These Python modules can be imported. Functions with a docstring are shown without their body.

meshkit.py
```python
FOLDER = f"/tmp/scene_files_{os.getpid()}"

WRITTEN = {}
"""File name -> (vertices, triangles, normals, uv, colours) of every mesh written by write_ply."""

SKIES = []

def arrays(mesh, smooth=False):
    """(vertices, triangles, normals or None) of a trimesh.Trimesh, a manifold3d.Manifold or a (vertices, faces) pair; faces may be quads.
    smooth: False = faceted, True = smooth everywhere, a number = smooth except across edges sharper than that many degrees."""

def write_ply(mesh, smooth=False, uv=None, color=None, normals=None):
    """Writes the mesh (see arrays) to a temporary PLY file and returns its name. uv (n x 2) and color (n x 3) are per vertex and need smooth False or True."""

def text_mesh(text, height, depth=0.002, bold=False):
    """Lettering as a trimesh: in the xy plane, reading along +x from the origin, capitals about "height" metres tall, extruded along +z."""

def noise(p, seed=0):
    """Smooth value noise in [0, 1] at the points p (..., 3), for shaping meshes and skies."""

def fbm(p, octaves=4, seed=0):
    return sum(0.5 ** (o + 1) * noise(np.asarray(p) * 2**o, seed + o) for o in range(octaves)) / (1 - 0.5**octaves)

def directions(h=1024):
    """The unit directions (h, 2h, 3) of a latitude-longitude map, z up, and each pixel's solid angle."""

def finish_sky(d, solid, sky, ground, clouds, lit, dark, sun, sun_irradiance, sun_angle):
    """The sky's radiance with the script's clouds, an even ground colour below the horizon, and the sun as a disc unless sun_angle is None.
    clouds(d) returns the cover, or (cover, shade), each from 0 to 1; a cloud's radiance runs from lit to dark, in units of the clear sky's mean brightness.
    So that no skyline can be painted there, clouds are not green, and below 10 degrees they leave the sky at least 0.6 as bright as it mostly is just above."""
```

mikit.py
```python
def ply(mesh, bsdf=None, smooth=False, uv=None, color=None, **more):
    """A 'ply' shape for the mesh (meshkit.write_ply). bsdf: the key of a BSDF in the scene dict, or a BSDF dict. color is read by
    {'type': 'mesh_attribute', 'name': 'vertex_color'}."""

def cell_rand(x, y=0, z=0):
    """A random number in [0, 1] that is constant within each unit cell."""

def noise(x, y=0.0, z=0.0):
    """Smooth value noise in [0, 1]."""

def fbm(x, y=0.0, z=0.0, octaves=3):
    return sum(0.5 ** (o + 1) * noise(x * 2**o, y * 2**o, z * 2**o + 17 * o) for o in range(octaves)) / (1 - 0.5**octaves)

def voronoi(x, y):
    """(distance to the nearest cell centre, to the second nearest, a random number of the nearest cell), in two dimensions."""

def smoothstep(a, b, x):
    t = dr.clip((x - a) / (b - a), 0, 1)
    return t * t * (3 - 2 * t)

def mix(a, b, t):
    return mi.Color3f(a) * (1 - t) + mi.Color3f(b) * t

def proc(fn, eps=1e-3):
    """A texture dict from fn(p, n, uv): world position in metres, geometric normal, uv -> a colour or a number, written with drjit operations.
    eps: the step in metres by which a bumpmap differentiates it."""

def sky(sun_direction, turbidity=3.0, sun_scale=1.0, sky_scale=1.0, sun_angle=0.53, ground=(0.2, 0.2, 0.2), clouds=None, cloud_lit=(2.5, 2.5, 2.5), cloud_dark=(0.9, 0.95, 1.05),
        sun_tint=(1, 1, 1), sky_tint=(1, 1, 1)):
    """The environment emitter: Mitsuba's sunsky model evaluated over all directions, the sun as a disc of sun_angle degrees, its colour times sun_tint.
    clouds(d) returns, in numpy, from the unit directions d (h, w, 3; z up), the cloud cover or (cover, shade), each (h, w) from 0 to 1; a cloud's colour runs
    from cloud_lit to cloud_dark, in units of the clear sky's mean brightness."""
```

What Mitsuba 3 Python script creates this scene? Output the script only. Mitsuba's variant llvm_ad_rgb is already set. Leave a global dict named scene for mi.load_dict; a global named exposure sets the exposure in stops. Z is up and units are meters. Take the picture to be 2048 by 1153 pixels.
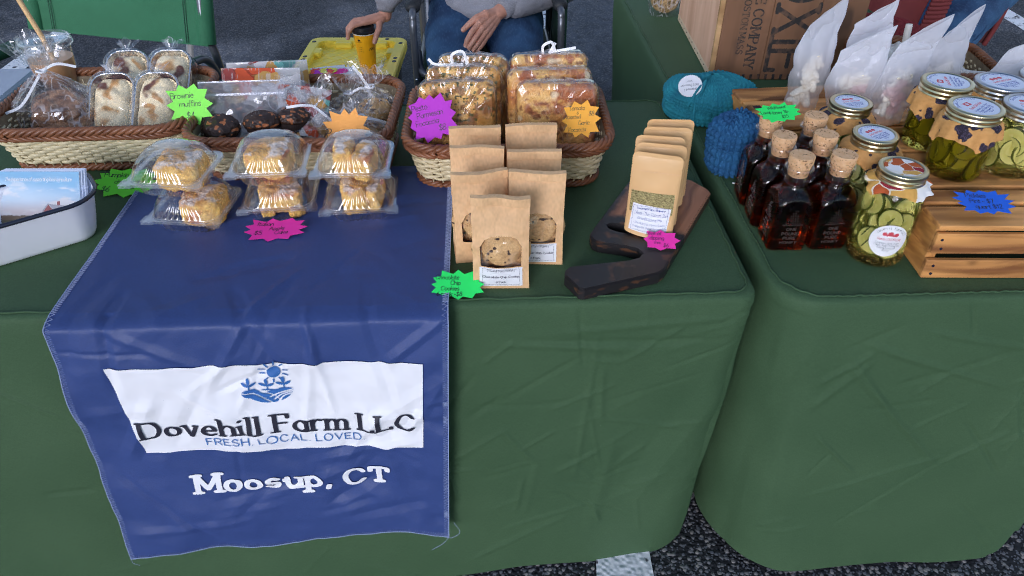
import math, random
import numpy as np, trimesh, manifold3d as m3
import drjit as dr, mitsuba as mi
import mikit, meshkit
from mikit import proc, noise, fbm, voronoi, cell_rand, smoothstep, mix
from shapely.geometry import LineString, Polygon, Point, box as sbox
from shapely import affinity, union_all

scene, labels = {}, {}
rng = np.random.default_rng(7)
PI = math.pi

# ------------------------------------------------------------------ camera, light, exposure
T4 = mi.ScalarTransform4f
PIT, YAW = 0.66203, 0.04571
EYE = np.array([0.0, -0.8876, 1.4597])
FWD = np.array([math.sin(YAW) * math.cos(PIT), math.cos(YAW) * math.cos(PIT), -math.sin(PIT)])
scene['camera'] = {'type': 'perspective', 'fov': 69.6, 'fov_axis': 'x', 'near_clip': 0.02, 'far_clip': 400.0,
                   'to_world': T4().look_at(origin=EYE.tolist(), target=(EYE + FWD).tolist(), up=[0, 0, 1])}
exposure = 2.36
def cloud_cover(d):
    n = meshkit.fbm(d * np.array([2.2, 2.2, 4.0]) + 3.1, 4, 5)
    return np.clip((n - 0.42) * 3.2, 0, 1) * 0.8
scene['sky'] = mikit.sky([-0.40, -1.0, 0.30], turbidity=3.0, sun_scale=0.60, sun_angle=24.0, sun_tint=(0.53, 0.76, 1.80), sky_tint=(0.90, 1.0, 1.20), sky_scale=1.2, clouds=cloud_cover,
                         cloud_lit=(2.0, 2.0, 2.05), cloud_dark=(1.0, 1.03, 1.1), ground=(0.16, 0.16, 0.17))

# ------------------------------------------------------------------ naming helpers
_used = set()
def uniq(k):
    if k not in _used:
        _used.add(k); return k
    i = 1
    while f'{k}_{i:03d}' in _used: i += 1
    k = f'{k}_{i:03d}'; _used.add(k); return k
def thing(name, label, cat, group=None):
    k = uniq(name); labels[k] = {'label': label, 'category': cat}
    if group: labels[k]['group'] = group
    return k
def part(parent, name, mesh, mat, smooth=False, label=None, stuff=False, **kw):
    k = uniq(parent + '__' + name)
    scene[k] = mikit.ply(mesh, 'mat_' + mat, smooth, **kw)
    if label or stuff: labels[k] = {}
    if label: labels[k]['label'] = label
    if stuff: labels[k]['kind'] = 'stuff'
    return k
def one(name, mesh, mat, label, cat, smooth=False, group=None, **kw):
    k = thing(name, label, cat, group)
    scene[k] = mikit.ply(mesh, 'mat_' + mat, smooth, **kw)
    return k
def struct(name, mesh, mat, label, smooth=False):
    k = uniq(name); scene[k] = mikit.ply(mesh, 'mat_' + mat, smooth)
    labels[k] = {'label': label, 'kind': 'structure'}
    return k

# ------------------------------------------------------------------ mesh helpers
def rot(ax, deg):
    a = math.radians(deg); c, s = math.cos(a), math.sin(a); m = np.eye(4)
    i, j = {'x': (1, 2), 'y': (2, 0), 'z': (0, 1)}[ax]
    m[i, i] = c; m[j, j] = c; m[i, j] = -s; m[j, i] = s
    return m
def TM(pos=(0, 0, 0), rz=0, rx=0, ry=0, spin=0, s=1.0):
    m = np.eye(4); m[:3, 3] = pos
    S = np.diag([s, s, s, 1.0]) if np.isscalar(s) else np.diag([*s, 1.0])
    return m @ rot('z', rz) @ rot('x', rx) @ rot('y', ry) @ rot('z', spin) @ S
def tf(mesh, M):
    m = mesh.copy(); m.apply_transform(M); return m
def cat(*ms):
    ms = [m for m in (ms[0] if len(ms) == 1 and isinstance(ms[0], (list, tuple)) else ms) if m is not None]
    vs, fs, o = [], [], 0
    for m in ms:
        vs.append(np.asarray(m.vertices)); fs.append(np.asarray(m.faces) + o); o += len(m.vertices)
    return trimesh.Trimesh(np.vstack(vs), np.vstack(fs), process=False)
def grid_faces(nu, nv, cu=False):
    i, j = np.meshgrid(np.arange(nu if cu else nu - 1), np.arange(nv - 1), indexing='ij')
    a = i * nv + j; b = ((i + 1) % nu) * nv + j
    return np.vstack([np.stack([a, b, b + 1], -1).reshape(-1, 3), np.stack([a, b + 1, a + 1], -1).reshape(-1, 3)])
def gridm(P, cu=False):
    """P (nu, nv, 3) -> mesh; cu: closed in u."""
    nu, nv = P.shape[:2]
    return trimesh.Trimesh(P.reshape(-1, 3), grid_faces(nu, nv, cu), process=False)
def rring(hx, hy, r, ss=(8, 8, 8, 8), kc=6):
    """rounded rectangle, counter-clockwise from the front-left: points (n,2) and outward normals."""
    r = min(r, hx, hy); P, N = [], []
    C = [(hx - r, -hy + r, -90), (hx - r, hy - r, 0), (-hx + r, hy - r, 90), (-hx + r, -hy + r, 180)]
    S = [((-hx + r, -hy), (hx - r, -hy), (0, -1)), ((hx, -hy + r), (hx, hy - r), (1, 0)),
         ((hx - r, hy), (-hx + r, hy), (0, 1)), ((-hx, hy - r), (-hx, -hy + r), (-1, 0))]
    for q in range(4):
        a, b, n = S[q]
        for t in np.arange(ss[q]) / ss[q]:
            P.append((a[0] + (b[0] - a[0]) * t, a[1] + (b[1] - a[1]) * t)); N.append(n)
        cx, cy, a0 = C[q]
        for t in np.arange(kc) / kc:
            an = math.radians(a0 + 90 * t)
            P.append((cx + r * math.cos(an), cy + r * math.sin(an))); N.append((math.cos(an), math.sin(an)))
    return np.array(P), np.array(N)
def loft(secs, ss=(6, 6, 6, 6), kc=6, cap0=True, cap1=True, mod=None):
    """secs: (z, hx, hy, r[, cx, cy]) rounded rectangles joined upwards; mod(P, i, sec) may move a ring."""
    rings = []
    for i, s in enumerate(secs):
        p, n = rring(s[1], s[2], s[3], ss, kc)
        if mod is not None: p = mod(p, n, i, s)
        c = s[4:6] if len(s) > 4 else (0, 0)
        rings.append(np.column_stack([p[:, 0] + c[0], p[:, 1] + c[1], np.full(len(p), s[0])]))
    P = np.stack(rings, 1)
    m = gridm(P, True)
    V, F = [m.vertices], [m.faces]
    n, k = P.shape[:2]; tot = n * k; i = np.arange(n)
    for on, col, flip in ((cap0, 0, True), (cap1, k - 1, False)):
        if on:
            V.append(P[:, col].mean(0)[None]); a, b = i * k + col, ((i + 1) % n) * k + col
            f = np.stack([a, b, np.full(n, tot)], 1); F.append(f[:, ::-1] if flip else f); tot += 1
    return trimesh.Trimesh(np.vstack(V), np.vstack(F), process=False)
def lathe(prof, n=32, cap0=True, cap1=True, mod=None):
    """prof: (r, z) upwards."""
    a = np.arange(n) / n * 2 * PI; pr = np.array(prof, float)
    R = pr[None, :, 0] * np.ones((n, 1))
    if mod is not None: R = R + mod(a[:, None], pr[None, :, 1])
    P = np.stack([R * np.cos(a)[:, None], R * np.sin(a)[:, None], np.repeat(pr[None, :, 1], n, 0)], -1)
    m = gridm(P, True); V, F = [m.vertices], [m.faces]; k = len(pr); tot = n * k; i = np.arange(n)
    for on, col, flip in ((cap0, 0, True), (cap1, k - 1, False)):
        if on:
            V.append(P[:, col].mean(0)[None]); f = np.stack([i * k + col, ((i + 1) % n) * k + col, np.full(n, tot)], 1)
            F.append(f[:, ::-1] if flip else f); tot += 1
    return trimesh.Trimesh(np.vstack(V), np.vstack(F), process=False)
def smoothpts(pts, n, closed=False):
    P = np.asarray(pts, float)
    if len(P) < 3 and not closed:
        t = np.linspace(0, 1, n)[:, None]; return P[0] * (1 - t) + P[-1] * t
    Q = np.vstack([P[-1], P, P[:2]]) if closed else np.vstack([2 * P[0] - P[1], P, 2 * P[-1] - P[-2]])
    segs = len(P) if closed else len(P) - 1
    t = np.linspace(0, segs, n, endpoint=not closed); i = np.minimum(t.astype(int), segs - 1); u = (t - i)[:, None]
    a, b, c, d = Q[i], Q[i + 1], Q[i + 2], Q[i + 3]
    return 0.5 * (2 * b + (c - a) * u + (2 * a - 5 * b + 4 * c - d) * u**2 + (3 * b - a - 3 * c + d) * u**3)
def tube(pts, r, n=8, closed=False, flat=1.0):
    P = np.asarray(pts, float); k = len(P)
    d = np.roll(P, -1, 0) - np.roll(P, 1, 0) if closed else np.gradient(P, axis=0)
    d /= np.linalg.norm(d, axis=1, keepdims=True) + 1e-12
    u = np.cross(d[0], [0, 0, 1.0]); u = np.cross(d[0], [1.0, 0, 0]) if np.linalg.norm(u) < 0.05 else u
    U = np.empty_like(P)
    for i in range(k):
        u = u - d[i] * (u @ d[i]); u = u / (np.linalg.norm(u) + 1e-12); U[i] = u
    W = np.cross(d, U); a = np.arange(n) / n * 2 * PI
    R = np.broadcast_to(np.asarray(r, float), (k,))[:, None, None]
    S = P[:, None] + R * (np.cos(a)[None, :, None] * U[:, None] + flat * np.sin(a)[None, :, None] * W[:, None])
    S = S.transpose(1, 0, 2)
    if closed: S = np.concatenate([S, S[:, :1]], 1)
    m = gridm(S, True)
    if closed: return m
    V, F = [m.vertices], [m.faces]; tot = n * k; i = np.arange(n)
    for col, flip in ((0, True), (k - 1, False)):
        V.append(P[col][None]); f = np.stack([i * k + col, ((i + 1) % n) * k + col, np.full(n, tot)], 1)
        F.append(f[:, ::-1] if flip else f); tot += 1
    return trimesh.Trimesh(np.vstack(V), np.vstack(F), process=False)
def cbox(w, d, h, b=0.002, c=(0, 0, 0)):
    """box of full size w, d, h with chamfered edges, centred on c."""
    q = []
    for sx in (-1, 1):
        for sy in (-1, 1):
            for sz in (-1, 1):
                X, Y, Z = sx * w / 2, sy * d / 2, sz * h / 2
                q += [(X - sx * b, Y - sy * b, Z), (X - sx * b, Y, Z - sz * b), (X, Y - sy * b, Z - sz * b)]
    m = trimesh.convex.convex_hull(np.array(q)); m.apply_translation(c); return m
def extr(poly, h, z=0.0):
    gs = [g for g in getattr(poly, 'geoms', [poly]) if g.area > 1e-10]
    m = cat([trimesh.creation.extrude_polygon(g, h, engine='earcut') for g in gs])
    m.apply_translation([0, 0, z]); return m
def flat_mesh(poly, edge=None):
    gs = [g for g in getattr(poly, 'geoms', [poly]) if g.area > 1e-10]; out = []
    for g in gs:
        v, f = trimesh.creation.triangulate_polygon(g, engine='earcut')
        if edge: v, f = trimesh.remesh.subdivide_to_size(np.column_stack([v, np.zeros(len(v))]), f, edge, max_iter=12); v = v[:, :2]
        m = trimesh.Trimesh(np.column_stack([v, np.zeros(len(v))]), f, process=False); out.append(m)
    m = cat(out); n = m.face_normals[:, 2]; F = np.array(m.faces); F[n < 0] = F[n < 0][:, ::-1]
    return trimesh.Trimesh(m.vertices, F, process=False)
def bumpy(mesh, amp, freq, seed=0, octaves=3):
    m = mesh.copy(); v = np.asarray(m.vertices)
    n = (meshkit.fbm(v * freq + 7.7 * seed, octaves, seed) - 0.5) * 2 * amp
    m.vertices = v + np.asarray(m.vertex_normals) * n[:, None]; return m
def ball(r=1.0, sub=3): return trimesh.creation.icosphere(sub, r)
def bones(bs, edge=0.02, taubin=12):
    """one smooth skin over tapered capsules: bs = [(p0, r0, p1, r1), ...]"""
    tot = m3.Manifold()
    for p0, r0, p1, r1 in bs:
        h = m3.Manifold.hull_points(np.vstack([SPH * r0 + np.asarray(p0), SPH * r1 + np.asarray(p1)]))
        tot = tot + h
    tot = tot.refine_to_length(edge); me = tot.to_mesh()
    t = trimesh.Trimesh(me.vert_properties[:, :3], me.tri_verts, process=True)
    trimesh.smoothing.filter_taubin(t, lamb=0.5, nu=0.53, iterations=taubin)
    return t
SPH = np.asarray(trimesh.creation.icosphere(2, 1.0).vertices)

# ------------------------------------------------------------------ lettering: one skeleton alphabet, several pens
G = '''a 5|~5,4.6 3,6 .8,5 0,3 .8,1 3,0 5,1.6|5,6 5,0
b 5|0,10 0,0|~0,1.6 2,0 4.2,1 5,3 4.2,5 2,6 0,4.4
c 4.6|~4.6,5 2.6,6 .7,5 0,3 .7,1 2.6,0 4.6,1
d 5|5,10 5,0|~5,4.4 3,6 .8,5 0,3 .8,1 3,0 5,1.6
e 5|.1,3.2 4.9,3.2|~4.9,3.2 4.4,5.1 2.6,6 .7,5 0,3 .7,1 2.7,0 4.7,1
f 3.5|~3.8,9.4 2.6,10 1.4,9 1.3,7|1.3,7.2 1.3,0|0,6 3.2,6
g 5|~5,4.6 3,6 .8,5 0,3 .8,1 3,0 5,1.6|~5,6 5,0 4.7,-2 2.7,-3 .5,-2.3
h 5|0,10 0,0|~0,4 1.5,5.7 3.5,5.8 4.8,4.4 4.8,3|4.8,3.2 4.8,0
i 1|.5,6 .5,0|.5,8.2 .5,8.6
j 2|~1.5,6 1.5,0 1.2,-2.3 -.5,-3|1.5,8.3 1.5,8.6
k 4.6|0,10 0,0|4.4,6 0,2.6|1.6,3.8 4.6,0
l 1|.5,10 .5,0
m 8|0,6 0,0|~0,4 1.3,5.7 3,5.8 4,4.4 4,3|4,3.2 4,0|~4,4 5.3,5.7 7,5.8 8,4.4 8,3|8,3.2 8,0
n 5|0,6 0,0|~0,4 1.5,5.7 3.5,5.8 4.8,4.4 4.8,3|4.8,3.2 4.8,0
o 5.2|~2.6,6 .8,5.2 0,3 .8,.8 2.6,0 4.4,.8 5.2,3 4.4,5.2 2.6,6
p 5|0,6 0,-3|~0,1.6 2,0 4.2,1 5,3 4.2,5 2,6 0,4.4
q 5|5,6 5,-3|~5,4.4 3,6 .8,5 0,3 .8,1 3,0 5,1.6
r 3.4|0,6 0,0|~0,3.6 1,5.4 2.4,6 3.4,5.6
s 4|~3.9,5 2.2,6 .4,5 .6,3.7 2.2,3 3.8,2.2 3.8,.9 2,0 0,.9
t 3.2|~1.3,8.5 1.3,4 1.3,1.4 2.2,0 3.4,.5|0,6 3,6
u 5|~0,6 0,2 .8,.4 2.4,0 4,.8 5,2.4|5,6 5,0
v 5|0,6 2.5,0|2.5,0 5,6
w 7|0,6 1.8,0 3.5,5 5.2,0 7,6
x 4.6|0,6 4.6,0|4.6,6 0,0
y 5|0,6 2.5,.3|5,6 1.2,-3
z 4.4|0,6 4.4,6 0,0 4.4,0
A 7|0,0 3.5,10|3.5,10 7,0|1.3,3.6 5.7,3.6
B 6|0,0 0,10|~0,10 3,10 5,9 5,6.6 3,5.3 0,5.3|~0,5.3 3.4,5.3 5.8,4.2 5.8,1.2 3.4,0 0,0
C 7|~6.8,7.8 5.4,9.5 3.6,10 1.3,8.8 0,5 1.3,1.2 3.6,0 5.4,.4 6.9,2
D 7|0,0 0,10|~0,10 2.5,10 5.4,9 6.9,5 5.4,1 2.5,0 0,0
E 5.5|0,0 0,10|0,10 5.3,10|0,5.2 4.5,5.2|0,0 5.5,0
F 5.2|0,0 0,10|0,10 5.2,10|0,5.2 4.4,5.2
G 7.2|~6.8,8.2 3.7,10 1.3,8.8 0,5 1.3,1.2 3.7,0 6,.8 7,3|7,.3 7,4.4|7,4.4 4.3,4.4
H 6.6|0,0 0,10|6.6,0 6.6,10|0,5.2 6.6,5.2
I 1|.5,0 .5,10
K 6.2|0,0 0,10|6,10 0,4|2,5.6 6.2,0
L 5.2|0,10 0,0|0,0 5.2,0
M 8|0,0 0,10|0,10 4,2|4,2 8,10|8,10 8,0
N 7|0,0 0,10|0,10 7,0|7,0 7,10
O 7.6|~3.8,10 1.2,8.7 0,5 1.2,1.3 3.8,0 6.4,1.3 7.6,5 6.4,8.7 3.8,10
P 6|0,0 0,10|~0,10 3.4,10 5.6,9 5.6,6 3.4,4.8 0,4.8
R 6|0,0 0,10|~0,10 3.4,10 5.6,9 5.6,6 3.4,4.8 0,4.8|3,4.8 6.2,0
S 6|~5.6,8.3 3.2,10 .6,8.6 .7,6.4 3,5.2 5.6,3.8 5.6,1.4 3,0 0,1.6
T 6.6|3.3,0 3.3,10|0,10 6.6,10
U 6.8|~0,10 0,4 .9,.9 3.4,0 5.9,.9 6.8,4 6.8,10
V 6.8|0,10 3.4,0|3.4,0 6.8,10
W 9.6|0,10 2.4,0|2.4,0 4.8,8.5|4.8,8.5 7.2,0|7.2,0 9.6,10
Y 6.4|0,10 3.2,5|6.4,10 3.2,5|3.2,5 3.2,0
X 6.6|0,10 6.6,0|6.6,10 0,0
1 3|0,8 2,10 2,0
2 5|~.2,7.5 .8,9.5 2.6,10 4.6,8.8 4.4,6 0,0|0,0 5,0
3 5|~.2,8.2 2.4,10 4.6,8.6 4,6 2,5.3|~2,5.3 4.6,4.6 5,2 2.6,0 .0,1.4
4 5|3.6,0 3.6,10 0,3 5,3
5 5|4.6,10 .8,10 .5,5.6|~.5,5.6 2.8,6.2 5,4.4 4.8,1.4 2.5,0 0,1
6 5|~4,10 1.4,7 0,3 1,.6 2.7,0 4.6,1 5,3 4,5 2.4,5.5 .4,4
7 5|0,10 5,10 1.6,0
8 5|~2.5,5.3 .5,6.6 .5,9 2.5,10 4.5,9 4.5,6.6 2.5,5.3 .1,3.8 .1,1 2.5,0 4.9,1 4.9,3.8 2.5,5.3
0 5|~2.5,10 .6,8.6 0,5 .6,1.4 2.5,0 4.4,1.4 5,5 4.4,8.6 2.5,10
% 7|7,10 0,0|~1.5,10 .4,8.5 1.5,7 2.6,8.5 1.5,10|~5.5,3 4.4,1.5 5.5,0 6.6,1.5 5.5,3
$ 5.6|~5.2,8 3,9.4 .6,8.2 .7,6.2 2.8,5 5.2,3.8 5.2,1.6 2.8,.6 0,2|2.8,-1 2.8,11
& 6.5|~6.3,0 2,6.5 1.6,8.6 3,10 4.2,8.6 3.6,6.8 .8,4.4 0,2.2 1.2,.3 3.2,0 5.2,1.8 6.2,4.2
- 3.5|0,4 3.5,4
. .8|.4,0 .4,.3
, 1|.6,.5 .1,-1.6'''
GLYPH = {}
for line in G.split('\n'):
    ch, rest = line[0], line[2:]
    w, *st = rest.split('|')
    GLYPH[ch] = (float(w), [(q[0] == '~', np.array([[float(c) for c in xy.split(',')] for xy in q.lstrip('~').split()])) for q in st])
def text_poly(text, h, weight=0.09, gap=1.6, space=3.6, contrast=1.0, serif=0.0, slant=0.0, jitter=0.0, seed=0, q=3, width=None, wide=1.0):
    """a shapely outline of the text: baseline from the origin along +x, capitals h tall. weight: stroke over cap height."""
    r = random.Random(seed + sum(map(ord, text))); x, polys, wt = 0.0, [], weight * 10 / 2
    for ch in text:
        if ch == ' ':
            x += space; continue
        w, strokes = GLYPH[ch]
        jx, jy, js = (r.uniform(-1, 1) * jitter for _ in range(3)); lines = []
        for sm, P in strokes:
            if sm: P = smoothpts(P, 4 * len(P) + 2)
            elif serif > 0:
                for e, o in ((P[0], P[-1]), (P[-1], P[0])):
                    if abs(e[0] - o[0]) < 0.8 * abs(e[1] - o[1]) and (e[1] in (0, 10, 6, -3)) and not (ch in 'i' and e[1] > 7):
                        lo, hi = (-serif, serif) if e[1] != 6 and not (e[1] == 10 and ch.islower()) else (-serif, 0.1)
                        if ch in 'ATVMN' and e[1] in (10, 0) and abs(e[0] - o[0]) > 0.1 and (ch != 'A' or e[1] == 10) and (ch != 'V' or e[1] == 0) and ch in 'MN': continue
                        if (ch == 'A' and e[1] == 10) or (ch in 'Vvy' and e[1] <= 0): continue
                        lines.append(np.array([[e[0] + lo, e[1]], [e[0] + hi, e[1]]]))
                if ch in 'EFTLCZ' and abs(P[0][1] - P[-1][1]) < 0.1 and abs(P[0][1] - 5.2) > 1:
                    for e in ((P[0], P[-1]) if ch == 'T' else (P[-1],)):
                        lines.append(np.array([[e[0], e[1]], [e[0], e[1] + (-2.0 if e[1] > 5 else 2.0)]]))
            lines.append(P)
        for P in lines:
            P = P * [wide, 1.0] * (1 + 0.06 * js) + [x + jx * 0.3, jy * 0.6]
            P = P + np.column_stack([P[:, 1] * slant, np.zeros(len(P))])
            g = LineString(P * [1 / contrast, 1.0]).buffer(wt, quad_segs=q) if contrast != 1 else LineString(P).buffer(wt, quad_segs=q)
            if contrast != 1: g = affinity.scale(g, contrast, 1.0, origin=(0, 0))
            polys.append(g)
        x += w * wide + gap
    g = union_all(polys).simplify(0.05)
    s = h / 10.0
    sx = width / ((x - gap) * s) if width else 1.0
    return affinity.scale(g, s * sx, s, origin=(0, 0)), (x - gap) * s * sx
def text_lines(lines, jitter=0.0, **kw):
    """lines: (text, x, y, h[, weight]) with x the left end; returns one outline."""
    return union_all([affinity.translate(text_poly(t, h, jitter=jitter, seed=i, **{**kw, **({'weight': o[0]} if o else {})})[0], x, y) for i, (t, x, y, h, *o) in enumerate(lines)])
def center_line(t, y, h, **kw):
    g, w = text_poly(t, h, **kw); return affinity.translate(g, -w / 2, y)

# ------------------------------------------------------------------ materials
def mat(name, col, rough=0.6, bump=None, scale=0.001, eps=1e-3, two=True, **kw):
    c = proc(col) if callable(col) else {'type': 'rgb', 'value': list(col)}
    b = {'type': 'principled', 'base_color': c, 'roughness': proc(rough) if callable(rough) else rough, **kw}
    if bump is not None:
        b = {'type': 'bumpmap', 'tex': proc(bump, eps), 'scale': scale, 'bsdf': b}
    scene['mat_' + name] = {'type': 'twosided', 'bsdf': b} if two else b
def C3(*v): return mi.Color3f(*v)
def cvar(c, f, amt, seed=0.0):
    """a flat colour with soft natural variation of amount amt at frequency f."""
    c = tuple(c)
    def fn(p, n, uv):
        k = 1 + amt * 2 * (fbm(p.x * f + seed, p.y * f, p.z * f, 3) - 0.5)
        return C3(*c) * k
    return fn
# cloth
def green_fn(p, n, uv):
    k = fbm(p.x * 6, p.y * 6, p.z * 6, 3)
    w = noise(p.x * 700, p.y * 700, p.z * 700)
    return mix((0.043, 0.088, 0.042), (0.060, 0.112, 0.055), k) * (0.86 + 0.28 * w)
mat('green_cloth', green_fn, 0.7, sheen=0.45, sheen_tint=0.3, specular=0.18, bump=lambda p, n, uv: 0.6 * noise(p.x * 900, p.y * 900, p.z * 500) + fbm(p.x * 60, p.y * 60, p.z * 60, 3), scale=0.0011)
mat('green_seam', (0.032, 0.075, 0.040), 0.7)
def blue_fn(p, n, uv):
    k = fbm(p.x * 7, p.y * 7, p.z * 7 + 3, 3); w = noise(p.x * 800, p.y * 800, p.z * 800)
    return mix((0.027, 0.053, 0.172), (0.039, 0.069, 0.215), k) * (0.88 + 0.24 * w)
mat('blue_cloth', blue_fn, 0.5, sheen=0.4, specular=0.4, bump=lambda p, n, uv: 0.5 * noise(p.x * 900, p.y * 900, p.z * 600) + fbm(p.x * 50, p.y * 50, p.z * 50, 3), scale=0.0010)
mat('thread', (0.33, 0.39, 0.58), 0.8)
mat('white_print', cvar((0.80, 0.80, 0.83), 9, 0.04), 0.6)
mat('blue_print', (0.035, 0.14, 0.40), 0.6)
mat('navy_print', (0.018, 0.018, 0.032), 0.6)
# paper and card
mat('card_lime', (0.26, 0.86, 0.10), 0.7); mat('card_lime_dark', (0.14, 0.72, 0.035), 0.7); mat('card_mint', (0.02, 0.84, 0.14), 0.7)
mat('card_pink', (0.80, 0.03, 0.36), 0.7); mat('card_purple', (0.46, 0.03, 0.52), 0.7); mat('card_amber', (0.90, 0.42, 0.045), 0.7)
mat('card_orange2', (0.92, 0.40, 0.09), 0.7); mat('card_orange', (0.88, 0.30, 0.05), 0.7); mat('card_blue', (0.012, 0.12, 0.66), 0.7); mat('card_yellow', (0.85, 0.80, 0.12), 0.7); mat('card_red', (0.85, 0.10, 0.06), 0.7)
mat('ink', (0.012, 0.012, 0.02), 0.5); mat('ink_red', (0.55, 0.06, 0.08), 0.5); mat('ink_soft', (0.10, 0.10, 0.13), 0.6)
mat('ink_blue', (0.02, 0.05, 0.30), 0.5); mat('paper', cvar((0.78, 0.78, 0.80), 20, 0.05), 0.6); mat('paper_blue', (0.62, 0.68, 0.80), 0.6)
def kraft_fn(p, n, uv):
    k = fbm(p.x * 18, p.y * 18, p.z * 30, 3); f = noise(p.x * 420, p.y * 420, p.z * 160)
    return mix((0.66, 0.40, 0.20), (0.80, 0.50, 0.255), k) * (0.90 + 0.2 * f)
mat('kraft', kraft_fn, 0.62, specular=0.35, bump=lambda p, n, uv: fbm(p.x * 60, p.y * 60, p.z * 60, 3), scale=0.0030)
mat('kraft_pouch', cvar((0.72, 0.44, 0.20), 14, 0.10), 0.42, specular=0.45)
# food
def cookie_fn(p, n, uv):
    a = fbm(p.x * 55, p.y * 55, p.z * 55, 4); ch = smoothstep(0.74, 0.80, noise(p.x * 190 + 9, p.y * 190, p.z * 190))
    return mix(mix((0.42, 0.22, 0.085), (0.80, 0.52, 0.24), a), (0.035, 0.016, 0.010), ch)
mat('cookie', cookie_fn, 0.75, bump=lambda p, n, uv: fbm(p.x * 90, p.y * 90, p.z * 90, 3), scale=0.004)
def brown_cookie_fn(p, n, uv):
    a = fbm(p.x * 60, p.y * 60, p.z * 60, 4)
    return mix((0.13, 0.055, 0.024), (0.44, 0.23, 0.12), smoothstep(0.25, 0.8, a))
mat('brown_cookie', brown_cookie_fn, 0.6, bump=lambda p, n, uv: fbm(p.x * 110, p.y * 110, p.z * 110, 3), scale=0.005)
def oat_fn(p, n, uv):
    a = fbm(p.x * 70, p.y * 70, p.z * 70, 4); d = smoothstep(0.66, 0.74, noise(p.x * 120, p.y * 120, p.z * 120 + 4))
    return mix(mix((0.32, 0.15, 0.045), (0.76, 0.45, 0.14), a), (0.10, 0.045, 0.02), d)
mat('oat_cookie', oat_fn, 0.75, bump=lambda p, n, uv: fbm(p.x * 110, p.y * 110, p.z * 110, 3), scale=0.005)
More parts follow.
